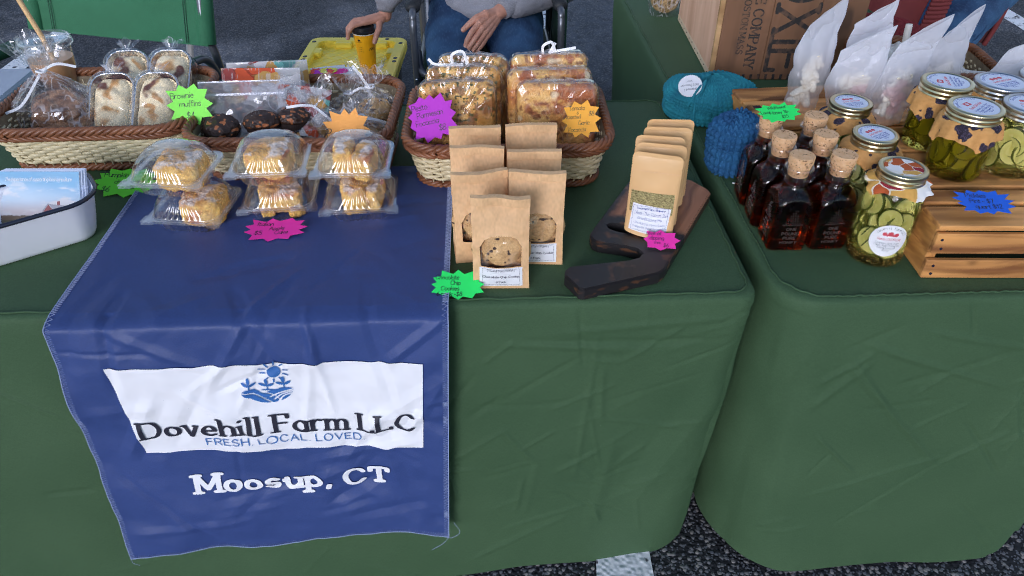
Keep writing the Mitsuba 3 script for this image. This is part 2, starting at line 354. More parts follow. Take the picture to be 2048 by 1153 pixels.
def cake_fn(p, n, uv):
    a = fbm(p.x * 120, p.y * 120, p.z * 120, 3); b = fbm(p.x * 30 + 5, p.y * 30, p.z * 30, 3)
    base = mix(mix((0.60, 0.29, 0.05), (0.92, 0.60, 0.16), a), (0.50, 0.17, 0.06), smoothstep(0.58, 0.75, b))
    crust = mix((0.48, 0.21, 0.05), (0.68, 0.36, 0.10), a)
    base = mix(base, crust, smoothstep(0.35, 0.8, n.z) * 0.7)
    sugar = smoothstep(0.45, 0.9, n.z) * smoothstep(0.42, 0.62, fbm(p.x * 45, p.y * 45, 2.0, 3)) * (0.5 + 0.5 * noise(p.x * 500, p.y * 500, 0))
    return mix(base, (0.82, 0.80, 0.78), sugar * 0.85)
mat('cake', cake_fn, 0.85, bump=lambda p, n, uv: fbm(p.x * 160, p.y * 160, p.z * 160, 3), scale=0.005)
def loaf_fn(p, n, uv):
    a = fbm(p.x * 26, p.y * 26, p.z * 20, 3)
    s = dr.abs(dr.sin((p.x * 36 + p.z * 24) + 9 * fbm(p.x * 16 + 3, p.y * 16, p.z * 16, 3)))
    sw = smoothstep(0.72, 0.98, s) * smoothstep(0.35, 0.6, fbm(p.x * 30, p.y * 30, p.z * 30 + 8, 2))
    base = mix((0.80, 0.62, 0.36), (0.95, 0.82, 0.56), a)
    base = mix(base, (0.52, 0.24, 0.06), sw * 0.9)
    return mix(base, (0.16, 0.055, 0.03), smoothstep(0.64, 0.72, fbm(p.x * 22 + 11, p.y * 22, p.z * 22, 3)))
mat('swirl_loaf', loaf_fn, 0.6, bump=lambda p, n, uv: fbm(p.x * 60, p.y * 60, p.z * 60, 3), scale=0.004)
def pesto_fn(p, n, uv):
    a = fbm(p.x * 24, p.y * 24, p.z * 24, 4); b = fbm(p.x * 60 + 4, p.y * 60, p.z * 60, 3); c = fbm(p.x * 200, p.y * 200 + 7, p.z * 200, 2)
    base = mix((0.80, 0.46, 0.13), (0.58, 0.26, 0.055), smoothstep(0.3, 0.65, a))
    base = mix(base, (0.20, 0.065, 0.015), smoothstep(0.46, 0.64, b) * 0.85)
    return mix(base, (0.09, 0.08, 0.02), smoothstep(0.60, 0.68, c))
mat('pesto_bread', pesto_fn, 0.5, bump=lambda p, n, uv: fbm(p.x * 60, p.y * 60, p.z * 60, 4), scale=0.0035)
def tomato_fn(p, n, uv):
    a = fbm(p.x * 18 + 3, p.y * 18, p.z * 18, 4); b = fbm(p.x * 34 + 4, p.y * 34, p.z * 34, 4); c = fbm(p.x * 120, p.y * 120 + 7, p.z * 120, 3)
    base = mix((0.80, 0.50, 0.16), (0.64, 0.28, 0.07), smoothstep(0.3, 0.7, a))
    base = mix(base, (0.34, 0.085, 0.035), smoothstep(0.47, 0.61, b) * 0.88)
    base = mix(base, (0.18, 0.05, 0.02), smoothstep(0.58, 0.7, c) * 0.8)
    return mix(base, (0.85, 0.72, 0.45), smoothstep(0.62, 0.72, fbm(p.x * 22 + 21, p.y * 22, p.z * 22, 3)) * 0.7)
mat('tomato_bread', tomato_fn, 0.45, bump=lambda p, n, uv: fbm(p.x * 60, p.y * 60, p.z * 60, 4), scale=0.0035)
mat('chocolate', lambda p, n, uv: mix(mix((0.018, 0.010, 0.008), (0.06, 0.03, 0.02), fbm(p.x * 90, p.y * 90, p.z * 90, 3)), (0.42, 0.14, 0.05), smoothstep(0.66, 0.74, noise(p.x * 150, p.y * 150, p.z * 150))), 0.5, bump=lambda p, n, uv: fbm(p.x * 140, p.y * 140, p.z * 140, 3), scale=0.006)
mat('muffin_liner', (0.035, 0.022, 0.02), 0.5)
mat('herbs', lambda p, n, uv: mix((0.10, 0.075, 0.02), (0.55, 0.45, 0.20), noise(p.x * 520, p.y * 520, p.z * 520)), 0.8, bump=lambda p, n, uv: noise(p.x * 420, p.y * 420, p.z * 420), scale=0.002)
def cuke_fn(p, n, uv):
    d = uv.x
    seed = smoothstep(0.45, 0.62, noise(uv.y * 18, d * 3.0, 0)) * smoothstep(0.62, 0.5, d) * smoothstep(0.08, 0.22, d)
    flesh = mix((0.62, 0.60, 0.22), (0.74, 0.72, 0.36), smoothstep(0.2, 0.9, d))
    return mix(mix(flesh, (0.80, 0.76, 0.45), seed * 0.6), (0.10, 0.13, 0.018), smoothstep(0.90, 0.955, d))
mat('cucumber', cuke_fn, 0.35)
mat('cucumber_dull', lambda p, n, uv: mix((0.30, 0.28, 0.045), (0.10, 0.10, 0.015), smoothstep(0.85, 0.95, uv.x)), 0.35)
mat('seeds', lambda p, n, uv: mix((0.09, 0.05, 0.012), (0.60, 0.45, 0.17), noise(p.x * 330, p.y * 330, p.z * 330)), 0.6)
mat('dill', (0.03, 0.05, 0.012), 0.6)
def garlic_fn(p, n, uv):
    k = fbm(p.x * 30, p.y * 30, p.z * 12, 3); v = smoothstep(0.55, 0.75, noise(p.x * 160, p.y * 160, p.z * 20))
    return mix(mix((0.68, 0.64, 0.56), (0.82, 0.80, 0.76), k), (0.52, 0.36, 0.34), v * 0.35)
mat('garlic', garlic_fn, 0.5)
mat('clove', lambda p, n, uv: mix(mix((0.70, 0.62, 0.48), (0.80, 0.76, 0.66), fbm(p.x * 40, p.y * 40, p.z * 40, 2)), (0.60, 0.36, 0.34), smoothstep(0.55, 0.7, fbm(p.x * 26 + 4, p.y * 26, p.z * 26, 2))), 0.5)
mat('root', (0.12, 0.09, 0.06), 0.9)
# basketry, wood, cork
mat('wicker_brown', lambda p, n, uv: mix((0.13, 0.045, 0.020), (0.29, 0.115, 0.052), noise(p.x * 40, p.y * 40, p.z * 90)), 0.42, specular=0.5)
mat('wicker_cream', cvar((0.66, 0.57, 0.36), 35, 0.13), 0.42, specular=0.5)
mat('vine', cvar((0.50, 0.33, 0.14), 60, 0.3), 0.6)
def wood(dark, light, ax, f=70.0, blot=0.5, knots=0.0):
    def fn(p, n, uv):
        q = [p.x, p.y, p.z]; a = q[ax]; b, c = [q[i] for i in range(3) if i != ax]
        wv = fbm(a * 4, b * 9, c * 9, 2) * 0.05
        g = fbm(a * 5, (b + wv) * f, (c + wv) * f, 3); m = fbm(a * 7 + 9, b * 14, c * 14, 3)
        t = 0.55 * smoothstep(0.25, 0.75, g) + 0.45 * smoothstep(0.3, 0.7, m) * blot * 2
        col = mix(dark, light, dr.clip(t, 0, 1))
        st = smoothstep(0.60, 0.78, fbm(a * 11 + 3, b * 22, c * 22 + 5, 4))
        return mix(col, mi.Color3f(dark) * 0.35, st * knots)
    return fn
mat('crate_wood', wood((0.22, 0.080, 0.024), (0.76, 0.36, 0.11), 0, blot=0.8, knots=0.9), 0.6, bump=lambda p, n, uv: fbm(p.x * 12, p.y * 160, p.z * 160, 3), scale=0.0012)
mat('crate_end_wood', wood((0.36, 0.145, 0.036), (0.76, 0.37, 0.11), 1, f=90, knots=0.5), 0.6, bump=lambda p, n, uv: fbm(p.x * 160, p.y * 12, p.z * 160, 3), scale=0.0012)
mat('pine', wood((0.30, 0.16, 0.06), (0.58, 0.36, 0.17), 0, f=60, knots=0.25), 0.6)
def moxie_fn(p, n, uv):
    g = fbm(p.z * 5, p.x * 60, p.y * 60, 3); m = fbm(p.z * 6, p.x * 10 + 4, p.y * 10, 3)
    c = mix((0.085, 0.040, 0.020), (0.25, 0.12, 0.058), dr.clip(0.5 * g + 0.6 * m, 0, 1))
    return mix(c, (0.055, 0.03, 0.02), smoothstep(0.6, 0.75, fbm(p.z * 9, p.x * 16 + 7, p.y * 16, 3)) * 0.7)
mat('old_wood', moxie_fn, 0.65, bump=lambda p, n, uv: fbm(p.x * 140, p.y * 140, p.z * 10, 3), scale=0.0015)
mat('birch', wood((0.56, 0.31, 0.19), (0.74, 0.46, 0.30), 2, f=40, knots=0.1), 0.6)
mat('birch_edge', wood((0.50, 0.36, 0.22), (0.64, 0.50, 0.33), 1, f=60), 0.6)
mat('stencil', lambda p, n, uv: mix((0.022, 0.018, 0.016), (0.11, 0.06, 0.035), smoothstep(0.45, 0.75, fbm(p.x * 90, p.y * 90, p.z * 50, 3))), 0.7)
BC = (0.300, 0.195)
def walnut_fn(p, n, uv):
    u = (p.x - BC[0]) * 0.87 - (p.y - BC[1]) * 0.49; v = (p.x - BC[0]) * 0.49 + (p.y - BC[1]) * 0.87
    g = fbm(v * 6, u * 90 + 4 * fbm(v * 8, u * 12, 0, 2), 0, 3)
    c = mix((0.14, 0.050, 0.024), (0.48, 0.21, 0.10), g)
    e = v + 0.05 * (fbm(p.x * 40, p.y * 40, 0, 3) - 0.5)
    edge = dr.maximum(smoothstep(-0.008, -0.035, e), smoothstep(0.068, 0.084, dr.abs(u) + 0.02 * (fbm(p.x * 60, p.y * 60, 3, 2) - 0.5)))
    edge = dr.maximum(edge, smoothstep(0.6, 0.3, n.z) * 0.9)
    burn = mix((0.016, 0.014, 0.015), (0.10, 0.042, 0.020), smoothstep(0.6, 0.8, fbm(p.x * 50, p.y * 50, p.z * 90, 3)))
    return mix(c, burn, edge)
mat('walnut', walnut_fn, 0.42, specular=0.5)
mat('cork', lambda p, n, uv: mix(mix((0.60, 0.33, 0.15), (0.72, 0.47, 0.27), noise(p.x * 260, p.y * 260, p.z * 260)), (0.20, 0.09, 0.04), smoothstep(0.70, 0.78, noise(p.x * 420, p.y * 420, p.z * 420))), 0.85)
# yarn
mat('teal_yarn', lambda p, n, uv: mix((0.007, 0.12, 0.18), (0.018, 0.28, 0.33), fbm(p.x * 34, p.y * 34, p.z * 34, 3)), 0.85, sheen=0.6)
mat('blue_yarn', lambda p, n, uv: mix((0.008, 0.055, 0.16), (0.016, 0.125, 0.27), fbm(p.x * 40, p.y * 40, p.z * 40, 3)), 0.85, sheen=0.5)
mat('red_yarn', cvar((0.16, 0.012, 0.016), 60, 0.3), 0.85, sheen=0.5)
mat('purple_yarn', cvar((0.27, 0.17, 0.50), 60, 0.25), 0.85, sheen=0.5)
# fabric skirts of the jars
def berry_fn(p, n, uv):
    x, y = uv.x * 6.4, uv.y * 6.4
    d1, d2, r = voronoi(x, y)
    bx = noise(x * 6, y * 6); berry = smoothstep(0.36, 0.30, d1 + 0.22 * (bx - 0.5)) * dr.select(r > 0.35, 1.0, 0.0)
    spot = smoothstep(0.10, 0.07, d1) * dr.select(r <= 0.35, 1.0, 0.0)
    c = mix((0.50, 0.235, 0.065), (0.62, 0.33, 0.11), fbm(uv.x * 30, uv.y * 30, 0, 3))
    dark = mix((0.016, 0.010, 0.022), (0.07, 0.05, 0.09), smoothstep(0.6, 0.8, noise(x * 22, y * 22)))
    return mix(mix(c, dark, berry), (0.05, 0.03, 0.03), spot)
mat('berry_fabric', berry_fn, 0.8)
def leaf_fn(p, n, uv):
    x, y = uv.x * 6.0 + 0.5 * noise(uv.x * 12, uv.y * 12, 0), uv.y * 6.0 + 0.5 * noise(uv.x * 12, uv.y * 12, 5)
    d1, d2, r = voronoi(x, y)
    c = mix((0.78, 0.76, 0.74), (0.46, 0.09, 0.02), dr.select(r > 0.30, 1.0, 0.0)); c = mix(c, (0.62, 0.34, 0.08), dr.select(r > 0.55, 1.0, 0.0))
    c = mix(c, (0.28, 0.02, 0.03), dr.select(r > 0.80, 1.0, 0.0))
    return mix(c, (0.80, 0.75, 0.62), smoothstep(0.10, 0.05, d2 - d1) * 0.8)
mat('leaf_fabric', leaf_fn, 0.8)
# metal, plastic, glass
mat('brass_lid', (0.70, 0.62, 0.40), 0.26, metallic=1.0); mat('silver_lid', (0.62, 0.64, 0.68), 0.28, metallic=1.0)
mat('foil', (0.72, 0.73, 0.76), 0.30, metallic=1.0, bump=lambda p, n, uv: fbm(p.x * 240, p.y * 240, p.z * 240, 2), scale=0.001)
mat('grey_tube', (0.17, 0.18, 0.20), 0.32, metallic=0.6); mat('chrome', (0.75, 0.76, 0.78), 0.15, metallic=1.0); mat('strap_steel', (0.45, 0.42, 0.40), 0.35, metallic=0.6)
mat('black_plastic', (0.016, 0.016, 0.018), 0.35); mat('case_grey', cvar((0.42, 0.46, 0.54), 30, 0.06), 0.5); mat('case_black', (0.010, 0.011, 0.014), 0.5)
mat('yellow_plastic', cvar((0.92, 0.72, 0.085), 8, 0.05), 0.45); mat('tote_black', (0.02, 0.02, 0.022), 0.5); mat('rubber', (0.02, 0.022, 0.024), 0.6)
mat('orange_cup', cvar((0.98, 0.46, 0.010), 30, 0.04), 0.4); mat('cup_rim', (0.78, 0.70, 0.58), 0.5)
mat('enamel', cvar((0.74, 0.75, 0.80), 12, 0.03), 0.16, specular=0.6, clearcoat=0.6); mat('enamel_black', (0.012, 0.014, 0.03), 0.14, specular=0.6, clearcoat=0.6)
mat('white_plastic', (0.80, 0.80, 0.82), 0.4); mat('straw', (0.72, 0.46, 0.22), 0.4); mat('coffee', (0.40, 0.22, 0.11), 0.25)
mat('coffee_milk', lambda p, n, uv: mix((0.34, 0.165, 0.07), (0.50, 0.29, 0.15), smoothstep(0.83, 0.89, p.z)), 0.3)
mat('green_bottle', (0.03, 0.42, 0.16), 0.3)
GL = {'type': 'dielectric', 'int_ior': 1.45, 'ext_ior': 1.0}
scene['mat_honey'] = {**GL, 'specular_transmittance': {'type': 'rgb', 'value': [0.42, 0.095, 0.02]}}
scene['mat_brine'] = {**GL, 'int_ior': 1.36, 'specular_transmittance': {'type': 'rgb', 'value': [0.95, 0.92, 0.70]}}
scene['mat_brine_dark'] = {**GL, 'int_ior': 1.36, 'specular_transmittance': {'type': 'rgb', 'value': [0.82, 0.75, 0.32]}}
scene['mat_brine_pale'] = {**GL, 'int_ior': 1.36, 'specular_transmittance': {'type': 'rgb', 'value': [0.92, 0.94, 0.84]}}
scene['mat_glass'] = {'type': 'thindielectric', 'int_ior': 1.5}
scene['mat_clear_glass'] = {'type': 'thindielectric', 'int_ior': 1.7}
def film(name, lo, hi, f, white=(0.85, 0.86, 0.92), ior=1.5, stretch=(1, 1, 0.35), rough=0.35):
    """clear film that turns milky along its creases."""
    def w(p, n, uv):
        a = noise(p.x * f * stretch[0], p.y * f * stretch[1], p.z * f * stretch[2]); b = fbm(p.x * f * 0.3, p.y * f * 0.3, p.z * f * 0.3 + 5, 2)
        r = 1 - dr.abs(2 * a - 1)
        return lo + (hi - lo) * smoothstep(0.80, 0.99, r) * smoothstep(0.3, 0.7, b)
    scene['mat_' + name] = {'type': 'blendbsdf', 'weight': proc(w), 'a': {'type': 'thindielectric', 'int_ior': ior},
                            'b': {'type': 'principledthin', 'base_color': {'type': 'rgb', 'value': list(white)}, 'roughness': rough, 'diff_trans': 1.0, 'spec_trans': 0.0}}
film('cello', 0.03, 0.62, 120, ior=1.45)
film('cello_flat', 0.004, 0.13, 150, ior=1.33, stretch=(0.6, 1, 0.25))
film('clamshell', 0.004, 0.05, 60, white=(0.86, 0.86, 0.86), ior=1.58)
film('zip_film', 0.13, 0.42, 60, ior=1.45)
film('zip_seal', 0.55, 0.75, 60, ior=1.5)
def garlic_bag_w(p, n, uv): return 0.64 - 0.50 * smoothstep(0.62, 0.22, uv.y) + 0.10 * fbm(p.x * 60, p.y * 60, p.z * 30, 2)
scene['mat_garlic_bag'] = {'type': 'blendbsdf', 'weight': proc(garlic_bag_w), 'a': {'type': 'thindielectric', 'int_ior': 1.25},
                           'b': {'type': 'principledthin', 'base_color': {'type': 'rgb', 'value': [0.84, 0.85, 0.90]}, 'roughness': 0.6, 'eta': 1.25, 'diff_trans': 0.9, 'spec_trans': 0.0}}
def print_w(p, n, uv):
    d1, d2, r = voronoi(uv.x * 4.2 + 0.8 * fbm(uv.x * 6, uv.y * 6, 0, 3), uv.y * 5.5 + 0.9 * fbm(uv.x * 6 + 9, uv.y * 6, 2, 3))
    return dr.select(r > 0.30, 0.85, 0.18) * smoothstep(0.62, 0.56, d1) + 0.40
def print_c(p, n, uv):
    d1, d2, r = voronoi(uv.x * 4.2 + 0.8 * fbm(uv.x * 6, uv.y * 6, 0, 3), uv.y * 5.5 + 0.9 * fbm(uv.x * 6 + 9, uv.y * 6, 2, 3))
    c = mix((0.80, 0.78, 0.78), (0.72, 0.13, 0.06), dr.select(r > 0.45, 1.0, 0.0)); c = mix(c, (0.42, 0.10, 0.09), dr.select(r > 0.65, 1.0, 0.0))
    c = mix(c, (0.72, 0.42, 0.14), dr.select(r > 0.80, 1.0, 0.0)); c = mix(c, (0.22, 0.55, 0.50), dr.select(r > 0.93, 1.0, 0.0))
    return mix(c, (0.8, 0.78, 0.76), smoothstep(0.7, 0.8, noise(uv.x * 60, uv.y * 8)) * 0.5)
scene['mat_print_film'] = {'type': 'blendbsdf', 'weight': proc(print_w), 'a': {'type': 'thindielectric', 'int_ior': 1.5},
                           'b': {'type': 'principledthin', 'base_color': proc(print_c), 'roughness': 0.35, 'diff_trans': 0.7, 'spec_trans': 0.0}}
# people
mat('skin', lambda p, n, uv: mix((0.50, 0.22, 0.14), (0.64, 0.33, 0.23), fbm(p.x * 60, p.y * 60, p.z * 60, 3)), 0.5, bump=lambda p, n, uv: fbm(p.x * 220, p.y * 220, p.z * 220, 3), scale=0.001)
mat('nail', (0.62, 0.40, 0.34), 0.3)
mat('sweatshirt', lambda p, n, uv: mix((0.20, 0.20, 0.22), (0.34, 0.34, 0.37), 0.5 * fbm(p.x * 30, p.y * 30, p.z * 30, 2) + 0.5 * noise(p.x * 500, p.y * 500, p.z * 500)), 0.9, sheen=0.4)
mat('rib_knit', lambda p, n, uv: mix((0.20, 0.20, 0.22), (0.31, 0.31, 0.34), noise(p.x * 300, p.y * 300, p.z * 300)), 0.9)
mat('denim', lambda p, n, uv: mix(mix((0.012, 0.038, 0.095), (0.035, 0.10, 0.20), smoothstep(0.3, 0.75, fbm(p.x * 9, p.y * 9, p.z * 9, 3))), (0.09, 0.17, 0.28), smoothstep(0.5, 0.8, noise(p.x * 300, p.y * 40, p.z * 300)) * 0.18), 0.85)
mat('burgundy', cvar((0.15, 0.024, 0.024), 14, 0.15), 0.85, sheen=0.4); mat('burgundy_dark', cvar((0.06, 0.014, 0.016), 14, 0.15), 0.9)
mat('hair', (0.10, 0.075, 0.06), 0.6); mat('shoe', (0.05, 0.05, 0.055), 0.6)
mat('chair_green', lambda p, n, uv: mix((0.022, 0.125, 0.055), (0.032, 0.165, 0.078), fbm(p.x * 12, p.y * 12, p.z * 12, 3)) * (0.9 + 0.2 * noise(p.x * 600, p.y * 600, p.z * 600)), 0.8)
mat('chair_green_dark', cvar((0.012, 0.05, 0.03), 20, 0.1), 0.7); mat('foam_green', (0.008, 0.06, 0.03), 0.6)
# ground
def asphalt_fn(p, n, uv):
    x, y = p.x, p.y
    d1, d2, r = voronoi(x * 95, y * 95); e1, e2, s = voronoi(x * 210 + 7, y * 210)
    big = smoothstep(0.52, 0.40, d1 + 0.25 * (noise(x * 330, y * 330) - 0.5)) * dr.select(r > 0.52, 1.0, 0.0); sm = smoothstep(0.5, 0.35, e1) * dr.select(s > 0.72, 1.0, 0.0)
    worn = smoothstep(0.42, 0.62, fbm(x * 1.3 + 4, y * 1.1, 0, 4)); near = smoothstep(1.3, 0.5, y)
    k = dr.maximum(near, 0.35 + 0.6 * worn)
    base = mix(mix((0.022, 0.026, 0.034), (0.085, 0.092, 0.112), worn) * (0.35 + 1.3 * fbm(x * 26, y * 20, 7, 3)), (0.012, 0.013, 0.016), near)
    tone = mix((0.10, 0.11, 0.13), (0.36, 0.33, 0.30), cell_rand(dr.floor(r * 997), 3, 1) * r)
    return mix(mix(base, (0.17, 0.18, 0.20), sm * k * 0.75), tone, big * k)
def asphalt_h(p, n, uv):
    d1, d2, r = voronoi(p.x * 95, p.y * 95)
    return smoothstep(0.55, 0.2, d1) * (0.3 + r) + 0.4 * noise(p.x * 300, p.y * 300)
mat('asphalt', asphalt_fn, 0.75, bump=asphalt_h, scale=0.003, eps=5e-4)
def paint_fn(p, n, uv):
    w = smoothstep(0.62, 0.70, fbm(p.x * 40, p.y * 40, 0, 4))
    return mix(mix((0.62, 0.64, 0.67), (0.76, 0.78, 0.80), noise(p.x * 120, p.y * 120)), (0.07, 0.07, 0.08), w)
mat('road_paint', paint_fn, 0.7, bump=lambda p, n, uv: noise(p.x * 130, p.y * 130), scale=0.003)
mat('tar', cvar((0.012, 0.012, 0.014), 30, 0.3), 0.55)  # near-black colour of the strip that stands in for a ground shadow

# ------------------------------------------------------------------ setting: asphalt, stripes
gx = np.unique(np.r_[np.linspace(-40, 40, 21), np.linspace(-4, 5, 19)]); gy = np.unique(np.r_[np.linspace(-30, 60, 19), np.linspace(-1, 6, 15)])
X, Y = np.meshgrid(gx, gy, indexing='ij')
struct('asphalt_ground', gridm(np.stack([X, Y, X * 0], -1)), 'asphalt', 'dark worn asphalt with pale stones, reaching under and behind the tables')
def strip(pts, w, z):
    P = np.asarray(pts, float); d = np.gradient(P, axis=0); n = np.column_stack([-d[:, 1], d[:, 0]]); n /= np.linalg.norm(n, axis=1, keepdims=True)
    r = np.random.default_rng(len(P)); ws = w / 2 * (1 + 0.06 * r.standard_normal((len(P), 2)))
    return gridm(np.stack([np.column_stack([P + n * ws[:, :1], np.full(len(P), z)]), np.column_stack([P - n * ws[:, 1:], np.full(len(P), z)])], 0)[::-1])
ys = np.linspace(-2.5, 7, 90)
for x0, tx in ((0.284, 'white parking stripe running under the gap beside the green tables'), (3.16, 'white parking stripe behind the burgundy coat at the right'), (-2.50, 'white parking stripe behind the green chair at the left')):
    struct('parking_stripe', strip(np.column_stack([x0 + 0.026 * ys, ys]), 0.125, 0.004), 'road_paint', tx)
struct('shadow_strip', strip(np.column_stack([np.linspace(0.7, 4.0, 50), 0.095 + 0.05 * np.linspace(0, 1, 50)]), 0.075, 0.004), 'tar', 'dark strip painted as a shadow on the asphalt beside the right tablecloth')  # shadow band on the ground, painted as a flat dark strip

# ------------------------------------------------------------------ tablecloths
TZ = 0.74
def smooth01(x): x = np.clip(x, 0, 1); return x * x * (3 - 2 * x)
def creases(s, z, segs):
    """kinks of a cloth: segs = (s0, z0, s1, z1, width, height)."""
    h = np.zeros_like(s)
    for s0, z0, s1, z1, w, a in segs:
        dx, dz = s1 - s0, z1 - z0; L = math.hypot(dx, dz); t = ((s - s0) * dx + (z - z0) * dz) / L**2
        d = ((s - s0) * dz - (z - z0) * dx) / L
        h += a * np.maximum(0, 1 - np.abs(d) / w) * np.clip(np.minimum(t, 1 - t) * 5 + 0.15, 0, 1) * (t > -0.03) * (t < 1.03)
    return h
def random_creases(n, s0, s1, z0, z1, seed, a=0.0024, L=(0.05, 0.26), ws=1.0):
    r = np.random.default_rng(seed); out = []
    for _ in range(n):
        x, z = r.uniform(s0, s1), r.uniform(z0, z1); an = r.choice([0.6, -0.7, 0.25, 1.45, 0.45]) + r.normal(0, 0.25); l = r.uniform(*L)
        out.append((x, z, x + l * math.cos(an), z + l * math.sin(an), ws * r.uniform(0.004, 0.010), a * r.choice([-1, 1]) * r.uniform(0.5, 1.3)))
    return out
def tablecloth(label, x0, x1, y0, y1, rtop, rbot, segs, seed, hem=0.03, nf=520, nl=40, flare=0.0, tuck=0.0):
    hx, hy, cx, cy = (x1 - x0) / 2, (y1 - y0) / 2, (x0 + x1) / 2, (y0 + y1) / 2
    ss = (nf, 60, 40, nl); kc = 22
    rows = [(TZ, -0.018, 0.0), (TZ + 0.0004, -0.010, 0.0), (TZ - 0.002, -0.004, 0.0), (TZ - 0.006, -0.0012, 0), (TZ - 0.013, 0.0, 0), (TZ - 0.022, 0.0008, 0)]
    zs = np.linspace(TZ - 0.03, hem, 200); rows += [(z, 0.001 + flare * (TZ - z), (TZ - z) / (TZ - hem)) for z in zs]
    rings = []
    for z, o, t in rows:
        r = rtop + (rbot - rtop) * t**0.8
        p, n = rring(hx + min(o, 0.001), hy + min(o, 0.001), max(r, 0.02), ss, kc); p = p + np.column_stack([-np.sign(n[:, 0]) * np.abs(n[:, 0]) * (0.014 if tuck == 0 else -0.010) * t, -max(o - 0.001, 0) * np.clip(-n[:, 1], 0, 1) + tuck * t ** 1.3 * smooth01((p[:, 0] + cx + 0.10) / 0.53) * (p[:, 1] < 0)])
        sc = p[:, 0] + np.where(n[:, 1] > -0.5, 3.0, 0) if False else p[:, 0]
        s = np.where(np.abs(n[:, 1]) > 0.7, p[:, 0] + cx, p[:, 1] + cy + 5 * np.sign(p[:, 0]))
        Z = np.full(len(p), z); f = np.clip((TZ - z - 0.012) / 0.10, 0, 1)
        h = creases(s, Z, segs) * np.clip((TZ - z) / 0.03, 0, 1)
        q = np.column_stack([s * 3.2, p[:, 1] * 3, Z * 2.4])
        h = h + (meshkit.fbm(q + seed, 3, seed) - 0.5) * 0.030 * f + (meshkit.fbm(q * 5 + seed, 3, seed + 3) - 0.5) * 0.003 * f
        zz = Z + (0.010 * np.sin(s * 7 + seed) + 0.006 * np.sin(s * 17)) * (t if t > 0.9 else 0) * (t - 0.9) * 10
        rings.append(np.column_stack([p + n * h[:, None] + [cx, cy], zz]))
    P = np.stack(rings, 1); side = gridm(P, True)
    base, _ = rring(hx - 0.018, hy - 0.018, rtop, ss, kc); tops = []
    for t in np.r_[1.0, 0.985, np.linspace(0.96, 0.0, 60)]:
        b = base * t + [cx, cy]; e = np.clip((1 - t) * 12, 0, 1)
        w = ((meshkit.fbm(np.column_stack([b * [3, 16], b[:, 0] * 0 + seed]), 3, seed) - 0.5) * 0.0016 + (meshkit.fbm(np.column_stack([b * 14, b[:, 0] * 0 + seed]), 3, seed + 1) - 0.5) * 0.0016) * e
        tops.append(np.column_stack([b, TZ + w]))
    top = gridm(np.stack(tops, 1)[:, ::-1], True)
    k = thing('tablecloth', label, 'tablecloth')
    scene[k] = mikit.ply(cat(side, top), 'mat_green_cloth', True)
    p, n = rring(hx - 0.013, hy - 0.013, rtop, (120, 50, 50, 40), 14)
    z = TZ + 0.0012 + 0.0006 * np.sin(np.arange(len(p)) * 0.9)
    part(k, 'seam', tube(np.column_stack([p + [cx, cy] + 0.0012 * np.sin(np.arange(len(p)) * 1.7)[:, None], z]), 0.0017, 6, True), 'green_cloth', True)
    return k
SL = random_creases(46, -0.05, 0.45, 0.08, 0.70, 3) + random_creases(26, -1.0, -0.05, 0.02, 0.70, 4) + [
    (0.0, 0.665, 0.26, 0.64, 0.012, 0.003), (0.0, 0.665, 0.40, 0.655, 0.01, -0.0025), (0.10, 0.68, 0.43, 0.705, 0.010, 0.003), (0.16, 0.30, 0.18, 0.68, 0.008, 0.0025), (0.2, 0.12, 0.23, 0.42, 0.02, 0.004),
    (0.02, 0.16, 0.2, 0.22, 0.008, 0.003), (0.2, 0.22, 0.22, 0.15, 0.008, 0.004), (-0.05, 0.06, 0.16, 0.19, 0.012, 0.003), (0.28, 0.2, 0.42, 0.55, 0.05, 0.008), (0.10, 0.50, 0.22, 0.56, 0.006, 0.003), (0.05, 0.40, 0.12, 0.45, 0.005, 0.003), (0.12, 0.33, 0.20, 0.38, 0.008, 0.004)]
tablecloth('left of two long tables, under a dark green fitted tablecloth, blue banner over its front', -1.40, 0.431, -0.006, 0.752, 0.030, 0.10, SL, 2, hem=0.006, flare=0.022, tuck=0.050)
SR = random_creases(34, 0.5, 1.2, 0.06, 0.7, 9, 0.0026) + [
    (0.60, 0.66, 0.90, 0.54, 0.010, 0.004), (0.58, 0.63, 0.84, 0.34, 0.010, 0.004), (0.84, 0.34, 0.95, 0.43, 0.009, 0.004), (0.92, 0.55, 0.98, 0.41, 0.009, -0.004), (0.9, 0.55, 1.02, 0.60, 0.008, 0.004), (0.70, 0.68, 0.98, 0.61, 0.009, 0.003),
    (0.55, 0.56, 0.64, 0.64, 0.010, 0.004), (0.60, 0.26, 0.86, 0.37, 0.008, 0.003), (0.54, 0.02, 0.53, 0.55, 0.03, 0.006), (0.97, 0.41, 1.1, 0.48, 0.008, 0.004), (0.98, 0.50, 1.12, 0.57, 0.010, -0.004), (0.53, 0.66, 0.49, 0.48, 0.008, 0.004), (0.64, 0.62, 0.55, 0.50, 0.012, 0.004), (0.75, 0.43, 0.85, 0.51, 0.007, 0.003)]
tablecloth('right table under a dark green fitted tablecloth, jars and wooden crates on top', 0.456, 1.215, -0.024, 1.70, 0.075, 0.17, SR, 11, hem=0.022, nf=320, nl=120, flare=0.02)

